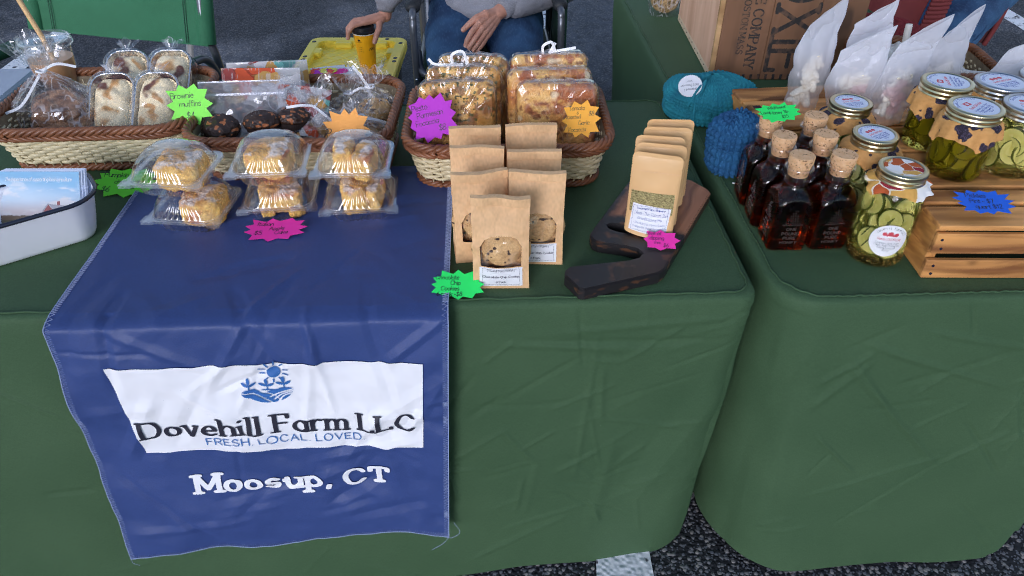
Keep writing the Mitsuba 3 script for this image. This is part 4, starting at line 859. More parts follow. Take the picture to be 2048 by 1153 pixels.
def foc(label, x, y, rx, ry, w, l, matn, seed, tie=None, lift=0.0):
    # (x, y) where the lower end stands; the slab leans back
    c, s = math.cos(math.radians(rx)), math.sin(math.radians(rx))
    focaccia(label, (x, y + c * l / 2, FT + lift + s * l / 2 + 0.004), rx, ry, w, l, 0.027, matn, seed, tie)
T1 = [[(-0.01, 0, 0), (-0.03, 0.006, 0.012), (-0.055, 0.020, 0.010), (-0.05, 0.034, 0.004)]]
T2 = [[(-0.02, 0, 0), (-0.02, 0.022, 0.01), (0.0, 0.028, 0.01), (0.008, 0.004, 0.006)], [(0.0, 0.002, 0), (-0.05, 0.004, 0.005), (-0.065, 0.014, 0.004)]]
T3 = [[(-0.012, 0, 0), (-0.012, 0.016, 0.008), (0.004, 0.022, 0.008), (0.012, 0.002, 0.004)], [(0, 0.002, 0), (0.03, 0.007, 0.003), (0.052, 0.010, 0.002)], [(0, 0, 0), (0.012, 0.02, 0.003)]]
foc('golden focaccia slab, front one of the left stack behind the purple card', -0.042, 0.408, 82, 1, 0.140, 0.170, 'pesto_bread', 1)
foc('golden focaccia slab, middle one of the left stack, white ties at its top', -0.030, 0.452, 80, -2, 0.140, 0.178, 'pesto_bread', 2, T2)
foc('golden focaccia slab, rearmost of the left stack before the jeans', -0.012, 0.500, 80, -5, 0.135, 0.180, 'pesto_bread', 3)
foc('red and yellow focaccia slab, front one of the right stack behind the amber card', 0.143, 0.398, 82, -4, 0.148, 0.168, 'tomato_bread', 4)
foc('red and yellow focaccia slab, middle one of the right stack', 0.132, 0.448, 80, 2, 0.160, 0.172, 'tomato_bread', 5)
foc('red and yellow focaccia slab, rearmost of the right stack, white ties on top', 0.136, 0.498, 80, 2, 0.150, 0.182, 'tomato_bread', 6, T3)

# ------------------------------------------------------------------ clear hinged boxes of cake
def clamshell(label, pos, rz, seed, cakes):
    k = thing('cake_box', label, 'cake box', 'clear hinged cake boxes on the blue banner'); M = TM(pos, rz, s=(0.885, 0.885, 1.02))
    SS, KC = (22, 22, 22, 22), 10
    def ribs(p, n, i, s):
        a = np.arange(len(p)); return p + n * ((0.0013 * np.cos(a * PI * 0.5)) if 0 < s[0] and s[1] < 0.066 else 0 * a)[:, None]
    base = loft([(0.0015, 0.040, 0.040, 0.018), (0.002, 0.048, 0.048, 0.020), (0.006, 0.054, 0.054, 0.022), (0.016, 0.057, 0.057, 0.023), (0.027, 0.060, 0.060, 0.024), (0.0285, 0.067, 0.067, 0.024)], SS, KC, True, False, ribs)
    part(k, 'base', tf(base, M), 'clamshell', True)
    lid = loft([(0.0330, 0.068, 0.068, 0.030), (0.034, 0.066, 0.066, 0.032), (0.041, 0.0645, 0.0645, 0.034), (0.050, 0.061, 0.061, 0.036), (0.059, 0.055, 0.055, 0.036), (0.066, 0.046, 0.046, 0.034), (0.0695, 0.036, 0.036, 0.030), (0.0705, 0.024, 0.024, 0.022)], SS, KC, False, True, ribs)
    part(k, 'lid', tf(lid, M), 'clamshell', True)
    outer, inner = rring(0.0725, 0.0725, 0.020, (10, 10, 10, 10), 8)[0], rring(0.0665, 0.0665, 0.024, (10, 10, 10, 10), 8)[0]
    tabs = [Polygon([(0.056, -0.074), (0.074, -0.056), (0.075, -0.075)]).buffer(0.003), Polygon([(-0.056, -0.074), (-0.074, -0.056), (-0.075, -0.075)]).buffer(0.003)]
    fl = union_all([Polygon(outer), *tabs]).difference(Polygon(inner))
    part(k, 'flange', tf(extr(fl, 0.0007, 0.0280), M), 'flange_plastic'); part(k, 'flange', tf(extr(fl, 0.0007, 0.0325), M), 'flange_plastic')
    for z, h in ((0.0335, 0.0655), (0.0305, 0.0680)):
        p, n = rring(h, h, 0.024, (16, 16, 16, 16), 8); part(k, 'bead', tf(tube(np.column_stack([p, np.full(len(p), z)]), 0.0011, 5, True), M), 'flange_plastic', True)
    a = np.arange(64) / 64 * 2 * PI; e = (np.abs(np.cos(a)) ** 3 + np.abs(np.sin(a)) ** 3) ** (-1 / 3)
    part(k, 'label_panel', tf(lathe([(0.001, 0.0712), (0.030, 0.0712), (0.0325, 0.0700)], 48, True, False), M @ TM((0, 0.012, 0), s=(1.15, 0.72, 1))), 'clamshell', True)
    for i, (x, y, z, w, d, h, r) in enumerate(cakes):
        m = trimesh.creation.box((w, d, h)); v, f = trimesh.remesh.subdivide_to_size(m.vertices, m.faces, 0.006, max_iter=8)
        m = trimesh.Trimesh(v, f); vv_ = np.asarray(m.vertices) / (np.array([w, d, h]) / 2); rr_ = (np.abs(vv_) ** 4.5).sum(1) ** (-1 / 4.5); m.vertices = vv_ * rr_[:, None] * (np.array([w, d, h]) / 2) * 1.04; m = bumpy(m, 0.0055, 26, seed * 3 + i, 2)
        part(k, 'cake_piece', tf(bumpy(m, 0.0045, 75, seed * 7 + i), M @ TM((x, y, z + h / 2), r)), 'cake', False)
    return k
film('flange_plastic', 0.03, 0.11, 60, white=(0.86, 0.86, 0.86), ior=1.6)
K1 = [(0.012, 0.004, 0.004, 0.082, 0.086, 0.050, 6)]; K2 = [(-0.004, 0.006, 0.004, 0.084, 0.080, 0.050, -4)]; K3 = [(-0.022, 0.010, 0.004, 0.042, 0.078, 0.052, 4), (0.020, -0.004, 0.004, 0.038, 0.080, 0.050, -5)]
K4 = [(-0.004, 0.0, 0.004, 0.078, 0.072, 0.040, 10), (-0.026, -0.040, 0.004, 0.028, 0.022, 0.018, 20), (0.030, -0.038, 0.004, 0.030, 0.024, 0.016, 40)]
clamshell('clear box of apple cake, lower one of the left stack', (-0.507, 0.255, TZ + 0.0045), -8, 1, [(0.018, 0.004, 0.004, 0.080, 0.086, 0.050, 6)])
clamshell('clear box of apple cake, upper one of the left stack', (-0.524, 0.258, TZ + 0.0745), -7, 2, K1)
clamshell('clear box of apple cake, lower one of the middle stack', (-0.364, 0.290, TZ + 0.0045), 4, 3, K4)
clamshell('clear box of apple cake, upper one of the middle stack, sugar on its lid', (-0.368, 0.288, TZ + 0.0745), 2, 4, K2)
clamshell('clear box of apple cake, lower one of the right stack', (-0.219, 0.278, TZ + 0.0045), 2, 5, [(-0.014, 0.004, 0.004, 0.050, 0.082, 0.050, 6), (0.026, 0.010, 0.004, 0.030, 0.070, 0.046, -8)])
clamshell('clear box of apple cake, upper one of the right stack', (-0.222, 0.281, TZ + 0.0745), -1, 6, K3)

# ------------------------------------------------------------------ enamel pan with postcards
k = thing('enamel_pan', 'white enamel pan with a black rim at the left edge, holding postcards', 'pan'); M = TM((-0.775, 0.196, TZ), 33, s=0.88)
def pansec(z, g): return (z, 0.112 + 0.024 * g, 0.052 + 0.024 * g, 0.034 + 0.026 * g)
part(k, 'body', tf(loft([pansec(0.0, -0.35), pansec(0.003, -0.08), pansec(0.012, 0.12), pansec(0.045, 0.5), pansec(0.093, 0.98), pansec(0.093, 0.93), pansec(0.045, 0.42), pansec(0.012, 0.0), (0.006, 0.08, 0.02, 0.02)], (14, 10, 14, 10), 12, True, True), M), 'enamel', True)
p, n = rring(0.138, 0.078, 0.062, (14, 10, 14, 10), 12); part(k, 'rim', tf(tube(np.column_stack([p, np.full(len(p), 0.094)]), 0.0042, 8, True), M), 'enamel_black', True)
hd = Polygon(smoothpts([(-0.045, 0.07), (-0.035, 0.098), (0, 0.106), (0.035, 0.098), (0.045, 0.07)], 40)); hd = hd.difference(affinity.scale(Point(0, 0.090).buffer(0.012), 1.6, 0.5))
part(k, 'tab_handle', tf(extr(hd, 0.003, 0.092), M), 'enamel')
# postcards: printed front card with plain ones behind
CW, CH = 0.138, 0.102
def card_M(i): return TM((-0.758 + 0.0010 * i, 0.206 + 0.0014 * i, TZ + 0.018), -3 + 0.3 * (i % 3), 58)
k = thing('postcard', 'postcard with a red barn under a pale sky, frontmost in the enamel pan', 'postcard', None)
part(k, 'card', tf(cbox(CW, CH, 0.0006, 0.0001, (0, CH / 2, 0)), card_M(0)), 'paper')
def sky_fn(p, n, uv):
    t = uv.y; w = smoothstep(0.50, 0.72, fbm(uv.x * 5, uv.y * 11, 3, 4))
    c = mix(mix((0.72, 0.60, 0.56), (0.55, 0.66, 0.74), smoothstep(0.30, 0.55, t)), (0.20, 0.42, 0.62), smoothstep(0.6, 1.0, t + 0.2 * uv.x))
    c = mix(c, (0.80, 0.74, 0.70), w * smoothstep(1.0, 0.6, t) * 0.8)
    tr = smoothstep(0.02, 0.0, t - 0.245 - 0.03 * fbm(uv.x * 30, 0, 0, 3)); c = mix(c, (0.16, 0.09, 0.05), tr)
    return mix(c, mix((0.10, 0.075, 0.03), (0.025, 0.028, 0.02), smoothstep(0.16, 0.05, t)), smoothstep(0.20, 0.185, t))
mat('printed_sky', sky_fn, 0.25, specular=0.6)
q = gridm(np.stack(np.meshgrid(np.linspace(-CW / 2, CW / 2, 3), np.linspace(0, CH, 3), [0.0005], indexing='ij'), -1)[:, :, 0]); uvq = np.column_stack([q.vertices[:, 0] / CW + 0.5, q.vertices[:, 1] / CH])
part(k, 'printed_picture', tf(q, card_M(0)), 'printed_sky', True, uv=uvq)
def onc(poly, nm, mt, z): part(k, nm, tf(extr(poly, 0.0001, z), card_M(0)), mt)
mat('print_red', (0.34, 0.075, 0.07), 0.4); mat('print_roof', (0.42, 0.40, 0.42), 0.4)
onc(Polygon([(0.004, 0.022), (0.004, 0.036), (0.013, 0.047), (0.024, 0.034), (0.024, 0.022)]), 'printed_barn', 'print_red', 0.0007)
onc(Polygon([(0.014, 0.0475), (0.040, 0.045), (0.052, 0.034), (0.026, 0.0335)]).union(Polygon([(0.0025, 0.035), (0.013, 0.0485), (0.015, 0.0478), (0.004, 0.0335)])), 'printed_roof', 'print_roof', 0.0008)
onc(sbox(0.024, 0.024, 0.050, 0.0335), 'printed_barn_side', 'print_red', 0.00075); onc(sbox(0.029, 0.044, 0.034, 0.052), 'printed_cupola', 'print_red', 0.0008)
onc(union_all([sbox(0.009, 0.026, 0.012, 0.030), sbox(0.015, 0.026, 0.018, 0.030)]), 'printed_windows', 'paper', 0.0009)
ty, _ = text_poly('The Importance of supporting local agriculture', 0.0065, weight=0.13, slant=0.28, gap=0.9, space=2.6, width=0.114, jitter=0.3)
onc(affinity.translate(ty, -0.058, 0.086), 'caption', 'paper', 0.0009)
onc(affinity.rotate(sbox(-0.056, -0.004, 0.03, 0.012), -2), 'sticker', 'paper_blue', 0.0010)
for i in range(1, 9):
    one('postcard', tf(cbox(CW, CH, 0.0006, 0.0001, (0, CH / 2, 0)), card_M(i)), 'paper_blue', 'plain blue edged postcard in the stack behind the barn postcard', 'postcard', group='postcards stacked behind the front one')

# ------------------------------------------------------------------ kraft cookie bags with a window
def kraft_bag(label, pos, rz, rx, seed, bh=0.172, detail=True, w=0.089, d=0.058, lab=True):
    k = thing('kraft_bag', label, 'paper bag', 'kraft paper cookie bags'); M = TM(pos, rz, rx)
    r = np.random.default_rng(seed)
    def front(u, v):      # u -.5...5, v 0..1
        t = v; dep = d * (1 - t ** 1.6) + 0.004; bul = 0.006 * np.sin(PI * np.clip(t * 1.1, 0, 1)) * np.cos(PI * u)
        wr = (meshkit.fbm(np.stack([u * 3 + seed, v * 5, u * 0], -1), 3, seed) - 0.5) * 0.009 * np.clip(t * 4, 0, 1) + np.abs(meshkit.noise(np.stack([u * 5 + 3 * v, v * 4 - 2 * u, u * 0 + seed], -1), seed) - 0.5) * 0.014 * np.clip(t * 3 - 0.8, 0, 1) * (1 - t)
        wid = w * (1 - 0.03 * np.sin(PI * t)); yc = -0.012 * t
        return np.stack([u * wid, -dep / 2 - bul - wr * 0.8 + yc, v * bh], -1)
    win = affinity.translate(Polygon([(-0.030, 0.0), (0.030, 0.0), (0.031, 0.032), (0.024, 0.044), (0.014, 0.049), (-0.014, 0.049), (-0.024, 0.044), (-0.031, 0.032)]).buffer(0.002), 0, 0.046)
    pl = sbox(-w / 2, 0, w / 2, bh)
    if detail: pl = pl.difference(win)
    m = flat_mesh(pl, 0.0065); u, v = m.vertices[:, 0] / w, m.vertices[:, 1] / bh; part(k, 'front', tf(trimesh.Trimesh(front(u, v), m.faces, process=False), M), 'kraft', True)
    sv = np.linspace(0, 1, 24); L, R = front(np.full(24, -0.5), sv), front(np.full(24, 0.5), sv); bk = []
    for E, sg in ((L, -1), (R, 1)):
        dep = 2 * np.abs(E[:, 1] + 0.012 * sv); mid = E + np.stack([-sg * (0.004 + 0.016 * sv ** 1.2) + 0 * sv, dep / 2, 0 * sv], -1); back = E + np.stack([0 * sv, dep, 0 * sv], -1)
        P = np.stack([E, (E + mid) / 2, mid, (mid + back) / 2, back], 0); part(k, 'gusset', tf(gridm(P if sg < 0 else P[::-1]), M), 'kraft', False); bk.append(back)
    part(k, 'back', tf(gridm(np.stack([bk[1], bk[0]], 0)), M), 'kraft', True)
    part(k, 'bottom', tf(cbox(w, d, 0.0012, 0.0003, (0, 0, 0.0008)), M), 'kraft')
    ft = np.array(front(np.linspace(-0.5, 0.5, 16), np.full(16, 1.0)))
    wob = 0.0015 * np.sin(np.linspace(0, 5, 16) + seed)
    part(k, 'top_fold', tf(cat(*[trimesh.convex.convex_hull(np.vstack([ft[i:i + 2] + [0, -0.0045 + wob[i] * 0.4, -0.006 + wob[i]], ft[i:i + 2] + [0, -0.0045 + wob[i] * 0.4, 0.0075 + wob[i]], ft[i:i + 2] + [0, 0.006, -0.006], ft[i:i + 2] + [0, 0.006, 0.0075 + wob[i]]])) for i in range(15)]), M), 'kraft')
    if detail:
        g = flat_mesh(win.buffer(0.003), 0.008); P = front(g.vertices[:, 0] / w, g.vertices[:, 1] / bh) + [0, 0.0012, 0]
        part(k, 'window_film', tf(trimesh.Trimesh(P, g.faces, process=False), M), 'cello_flat', False)
        for i, (x, y, z, tx, ty) in enumerate(((0.002, -0.016, 0.074, 82, 2), (-0.014, 0.004, 0.060, 74, 12), (0.016, 0.006, 0.055, 72, -10), (0.0, 0.012, 0.078, 84, 0))):
            part(k, 'cookie', tf(cookie_disc(0.0335, 0.013, seed * 5 + i, 0.0028), M @ TM((x, y, z), ty, tx)), 'cookie', True)
    if lab:
        lp = sbox(-0.034, 0.006, 0.034, 0.043); off = -0.0016
        def lay(poly, nm, mt, o, e=0.006):
            g = flat_mesh(poly, e); P = front(g.vertices[:, 0] / w, g.vertices[:, 1] / bh) + [0, o, 0]; part(k, nm, tf(trimesh.Trimesh(P, g.faces, process=False), M), mt, True)
        lay(lp, 'label', 'paper', -0.0006, 0.004)
        tx = [affinity.translate(center_line('Dovehill Farm Bakery', 0, 0.0032, weight=0.12, width=0.044), 0, 0.0365), affinity.translate(center_line('Chocolate Chip Cookie', 0, 0.0045, weight=0.11, contrast=1.6, width=0.058), 0, 0.0235), affinity.translate(center_line('6 Pack', 0, 0.0045, weight=0.11, contrast=1.6), 0, 0.0125)]
        fr = sbox(-0.030, 0.009, 0.030, 0.0405); fr = fr.difference(fr.buffer(-0.0004))
        lay(union_all([*tx, fr]), 'label_text', 'ink_soft', -0.0011, 0.003)
    return k
kraft_bag('kraft cookie bag standing in front of all the others, cookie in its window', (0.026, 0.066, TZ), -2, 0, 1, 0.150)
kraft_bag('kraft cookie bag in the second row, right one, label half hidden', (0.086, 0.128, TZ), -4, 0, 2, 0.156)
kraft_bag('kraft cookie bag in the second row, left one, its window half hidden', (-0.006, 0.140, TZ), 5, 0, 3, 0.152, lab=False)
kraft_bag('kraft cookie bag in the third row, right one', (0.087, 0.206, TZ), -4, 0, 4, 0.152, False, lab=False)
kraft_bag('kraft cookie bag in the third row, left one', (-0.006, 0.214, TZ), -6, 0, 5, 0.157, False, lab=False)
kraft_bag('kraft cookie bag in the rear row, right one against the basket', (0.086, 0.290, TZ), 1, 0, 6, 0.158, False, lab=False)
kraft_bag('kraft cookie bag in the rear row, left one against the basket', (-0.012, 0.290, TZ), 6, 0, 7, 0.156, False, lab=False)

# ------------------------------------------------------------------ cutting board and seasoning pouches
bo = Polygon([(0.330, 0.398), (0.385, 0.330), (0.398, 0.322), (0.419, 0.288), (0.421, 0.276), (0.287, 0.045), (0.276, 0.034), (0.152, -0.003), (0.143, 0.0), (0.125, 0.035), (0.128, 0.050), (0.136, 0.059), (0.232, 0.072), (0.252, 0.079), (0.258, 0.088), (0.252, 0.101), (0.232, 0.111), (0.190, 0.124), (0.181, 0.134), (0.180, 0.150), (0.187, 0.164), (0.315, 0.393)])
bo = bo.buffer(-0.004).buffer(0.004); slot = affinity.rotate(affinity.scale(Point(0.238, 0.164).buffer(0.026, 12), 1.0, 0.42), -24); bo = bo.difference(slot)
def bevel(poly, h, b=0.003):
    return cat([extr(poly, h - 2 * b, b)] + [extr(poly.buffer(-b * (1 - math.cos(a))), b * 0.34, z) for a, z in ((0.6, h - b), (1.05, h - b * 0.67), (1.5, h - b * 0.34))] + [extr(poly.buffer(-b * 0.6), b, 0.0)])
one('cutting_board', tf(bevel(bo, 0.022), TM((0, 0, TZ + 0.0008))), 'walnut', 'walnut cutting board with a charred black hooked handle, pouches standing on it', 'cutting board')
BZ = TZ + 0.023
def pouch(label, pos, rz, rx, full, seed):
    k = thing('kraft_pouch', label, 'pouch', 'kraft seasoning pouches on the board'); M = TM(pos, rz, rx); w, h = 0.081, 0.144
    out = Polygon([(-w / 2, 0), (w / 2, 0), (w / 2, h - 0.008), (w / 2 - 0.002, h - 0.003), (w / 2 - 0.008, h), (-w / 2 + 0.008, h), (-w / 2 + 0.002, h - 0.003), (-w / 2, h - 0.008)])
    for sg in (-1, 1): out = out.difference(Polygon([(sg * w / 2, h - 0.020), (sg * (w / 2 - 0.002), h - 0.0215), (sg * w / 2, h - 0.023)]))
    def srf(x, y, s, o=0.0):
        t = y / h; b = 0.012 * (np.clip(1 - t * 1.05, 0, 1) ** 0.7) * np.clip(1 - (2 * x / w) ** 2, 0, 1) ** 0.5 * (1 if s < 0 else 0.8) + 0.0006
        b = b + (meshkit.fbm(np.stack([x * 40, y * 40, x * 0 + seed], -1), 2, seed) - 0.5) * 0.002
        return np.stack([x, s * b + s * o - 0.006 * np.clip(1 - t * 4, 0, 1) * (x * 0 + 1) * (s < 0), y + 0.004 * (2 * x / w) ** 2 * np.clip(1 - 3 * t, 0, 1)], -1)
    def lay(poly, nm, mt, s=-1, o=0.0, e=0.006):
        g = flat_mesh(poly, e); f = g.faces if s > 0 else g.faces; part(k, nm, tf(trimesh.Trimesh(srf(g.vertices[:, 0], g.vertices[:, 1], s, o), f, process=False), M), mt, True)
    lay(out, 'front', 'kraft_pouch'); lay(out, 'back', 'kraft_pouch', 1)
    lay(sbox(-w / 2 + 0.001, h - 0.031, w / 2 - 0.001, h - 0.0298), 'zip_ridge', 'kraft', -1, 0.0008)
    if full:
        lay(sbox(-0.0355, 0.040, 0.0355, 0.078), 'window', 'herbs', -1, 0.0006, 0.005)
        lay(Polygon([(-0.033, 0.008), (0.030, 0.006), (0.033, 0.053), (-0.030, 0.057)]), 'label', 'paper', -1, 0.0013, 0.004)
        tx = [affinity.translate(center_line(s, 0, hh, weight=wt, width=wd, slant=sl, contrast=ct), 0.001, yy) for s, hh, wd, yy, wt, sl, ct in (
            ('Dovehill Farm Bakery', 0.0034, 0.046, 0.0475, 0.12, 0, 1.5), ('Under The Tuscan Sun', 0.0062, 0.054, 0.0375, 0.08, 0.3, 1), ('Bread Dipping Mix', 0.0042, 0.040, 0.0295, 0.09, 0, 1), ('Olive Oil Dip, Pasta Sauce', 0.0032, 0.052, 0.0215, 0.09, 0.1, 1), ('Vinaigrette, Salad Dressing Mix', 0.0032, 0.056, 0.0150, 0.09, 0.1, 1))]
        fr = sbox(-0.029, 0.010, 0.029, 0.0535); fr = fr.difference(fr.buffer(-0.0004))
        lay(union_all([*tx, fr]), 'label_text', 'ink_blue', -1, 0.0018, 0.003)
    return k
pouch('kraft seasoning pouch in front, herb window and white label showing', (0.279, 0.148, BZ + 0.001), -19, -3, True, 1)
for i, (x, y, tx) in enumerate(((0.292, 0.180, 'second'), (0.296, 0.208, 'third'), (0.316, 0.240, 'fourth'), (0.328, 0.270, 'rearmost'))):
    pouch(f'kraft seasoning pouch on the board, {tx} from the front of its row', (x, y, BZ + 0.001), -14 + 3 * i, -4, False, i + 2)

# ------------------------------------------------------------------ the price cards
def L(*a): return list(a)
price_card('lime star card reading Brownie muffins $4', 'card_lime', 0.090, 0.086, 10, L(('Brownie', -0.030, 0.012, 0.0105), ('muffins', -0.017, -0.003, 0.0105), ('$4', -0.008, -0.024, 0.0120)), TM((-0.553, 0.462, TZ + 0.132), 4, 66, spin=2), 1, 0.27)
price_card('green star card reading Pumpkin cheesecake loaf $6', 'card_lime_dark', 0.128, 0.072, 12, L(('Pumpkin', -0.040, 0.012, 0.0105), ('cheesecake', -0.020, -0.002, 0.0095), ('loaf', 0.002, -0.014, 0.0095), ('$6', -0.038, -0.020, 0.0110)), TM((-0.678, 0.376, TZ + 0.014), 0, 24, spin=-2), 2, 0.2)
price_card('pink star card reading Italian Apple Cake $5, flat on the banner', 'card_pink', 0.118, 0.066, 11, L(('Italian', -0.030, 0.010, 0.0095), ('Apple', -0.010, -0.001, 0.0092), ('Cake', 0.000, -0.012, 0.0090), ('$5', -0.032, -0.013, 0.0100)), TM((-0.362, 0.205, TZ + 0.0105), 0, 6, spin=2), 3, 0.25)
price_card('orange star card with one letter showing, behind the right cake stack', 'card_orange2', 0.096, 0.100, 12, L(('P', -0.036, -0.002, 0.014)), TM((-0.250, 0.398, TZ + 0.098), 0, 58, spin=8), 4, 0.28)
price_card('purple star card reading Pesto Parmesan Focaccia $8', 'card_purple', 0.094, 0.090, 13, L(('Pesto', -0.030, 0.016, 0.0100), ('Parmesan', -0.024, 0.003, 0.0095), ('Focaccia', -0.029, -0.010, 0.0095), ('$8', 0.008, -0.024, 0.0105)), TM((-0.088, 0.362, TZ + 0.142), -2, 74, spin=12), 5, 0.2)
price_card('amber star card reading Tomato and Roasted Garlic Focaccia $8', 'card_amber', 0.074, 0.072, 10, L(('Tomato', -0.020, 0.016, 0.0074), ('&', -0.006, 0.009, 0.0046), ('$8', 0.014, 0.006, 0.0078), ('Roasted', -0.027, 0.002, 0.0070), ('Garlic', -0.004, -0.009, 0.0072), ('Focaccia', -0.021, -0.020, 0.0072)), TM((0.181, 0.342, TZ + 0.142), 0, 74, spin=2), 6, 0.25)
price_card('mint green star card reading Chocolate Chip Cookies 6 pack $8', 'card_mint', 0.092, 0.056, 12, L(('Chocolate', -0.032, 0.0095, 0.0072), ('Chip', -0.010, 0.0005, 0.0072), ('Cookies', -0.024, -0.009, 0.0072), ('6 pack -$8', -0.030, -0.0185, 0.0074)), TM((-0.043, 0.030, TZ + 0.0125), 0, 24, spin=-1), 7, 0.22, weight=0.12)
price_card('pink star card reading olive oil dipping mix $6, leaning on the front pouch', 'card_pink', 0.064, 0.040, 8, L(('olive oil', -0.022, 0.0085, 0.0068), ('dipping', -0.017, 0.0005, 0.0068), ('mix', -0.010, -0.007, 0.0062), ('$6', 0.004, -0.012, 0.0068)), TM((0.292, 0.108, TZ + 0.034), -2, 30, spin=-3), 8, 0.25)
price_card('mint green star card reading Local Wildflower Honey 1lb $15, lying on a cork', 'card_mint', 0.086, 0.052, 12, L(('Local', -0.030, -0.001, 0.0068), ('Wildflower', -0.014, 0.009, 0.0066), ('Honey 1lb', -0.014, -0.003, 0.0070), ('$15', 0.002, -0.014, 0.0070)), TM((0.514, 0.280, TZ + 0.176), 6, 16, spin=4), 9, 0.24)
price_card('blue star card reading Pickles Pint $7 quart $12, on the crate', 'card_blue', 0.098, 0.062, 13, L(('Pickles', -0.022, 0.010, 0.0095), ('Pint - $7', -0.020, -0.002, 0.0088), ('quart $12', -0.016, -0.014, 0.0088)), TM((0.775, 0.060, TZ + 0.1225), 0, 10, spin=-3), 10, 0.24)

# ------------------------------------------------------------------ slatted crates
def crate(label, pos, rz, W, D, H, slats_top, rows_front, ends=True, slot=False, stem=''):
    k = thing('slatted_crate', label, 'wooden crate'); M = TM(pos, rz); r = np.random.default_rng(int(W * 1000))
    t = 0.009
    for y0, y1 in slats_top: part(k, 'top_slat', tf(cbox(W, y1 - y0 - 0.001, t, 0.0015, (W / 2, (y0 + y1) / 2, H - t / 2 + r.uniform(-0.0006, 0.0006))), M), 'crate_wood')
    for z0, z1 in rows_front:
        for y in (t / 2 - 0.0015, D - t / 2 + 0.0015): part(k, 'side_slat', tf(cbox(W - 0.002, t, z1 - z0, 0.0015, (W / 2, y + r.uniform(-0.0006, 0.0006), (z0 + z1) / 2)), M), 'crate_wood')
    for x in (0.010, W - 0.010):
        for z0, z1 in ((0.001, (H - t) * 0.5 - 0.0006), ((H - t) * 0.5 + 0.0006, H - t - 0.0005)):
            pl = cbox(0.016, D - 2 * t - 0.001, z1 - z0, 0.0012, (x, D / 2, (z0 + z1) / 2)); part(k, 'end_board', tf(pl, M), 'crate_end_wood')
    for x in (0.010, 0.010):
        pass
    nails = []
    for z0, z1 in rows_front:
        for dz in (0.28, 0.72): nails.append((0.012 + r.uniform(-0.003, 0.003), -0.0022, z0 + (z1 - z0) * dz))
    for x, y, z in nails: part(k, 'nail', tf(trimesh.creation.cylinder(0.0022, 0.0014, sections=10), M @ TM((x, y, z), rx=90)), 'enamel_black')
    return k
kc = crate('orange brown slatted crate turned upside down at the right, jars on top', (0.700, 0.030, TZ + 0.0006), -3, 0.46, 0.30, 0.100, [(0.0, 0.060), (0.070, 0.110), (0.122, 0.180), (0.190, 0.240), (0.250, 0.300)], [(0.001, 0.036), (0.049, 0.086)])
k2 = crate('brown slatted crate with a hand slot behind the honey, bags standing on it', (0.553, 0.415, TZ + 0.0006), 3, 0.50, 0.19, 0.082, [(0.0, 0.060), (0.066, 0.124), (0.130, 0.190)], [(0.001, 0.030), (0.040, 0.070)])
part(k2, 'hand_slot', tf(loft([(0.0, 0.0085, 0.012, 0.003), (0.0012, 0.0085, 0.012, 0.003)]), TM((0.568, 0.505, TZ + 0.0820), 3)), 'enamel_black')

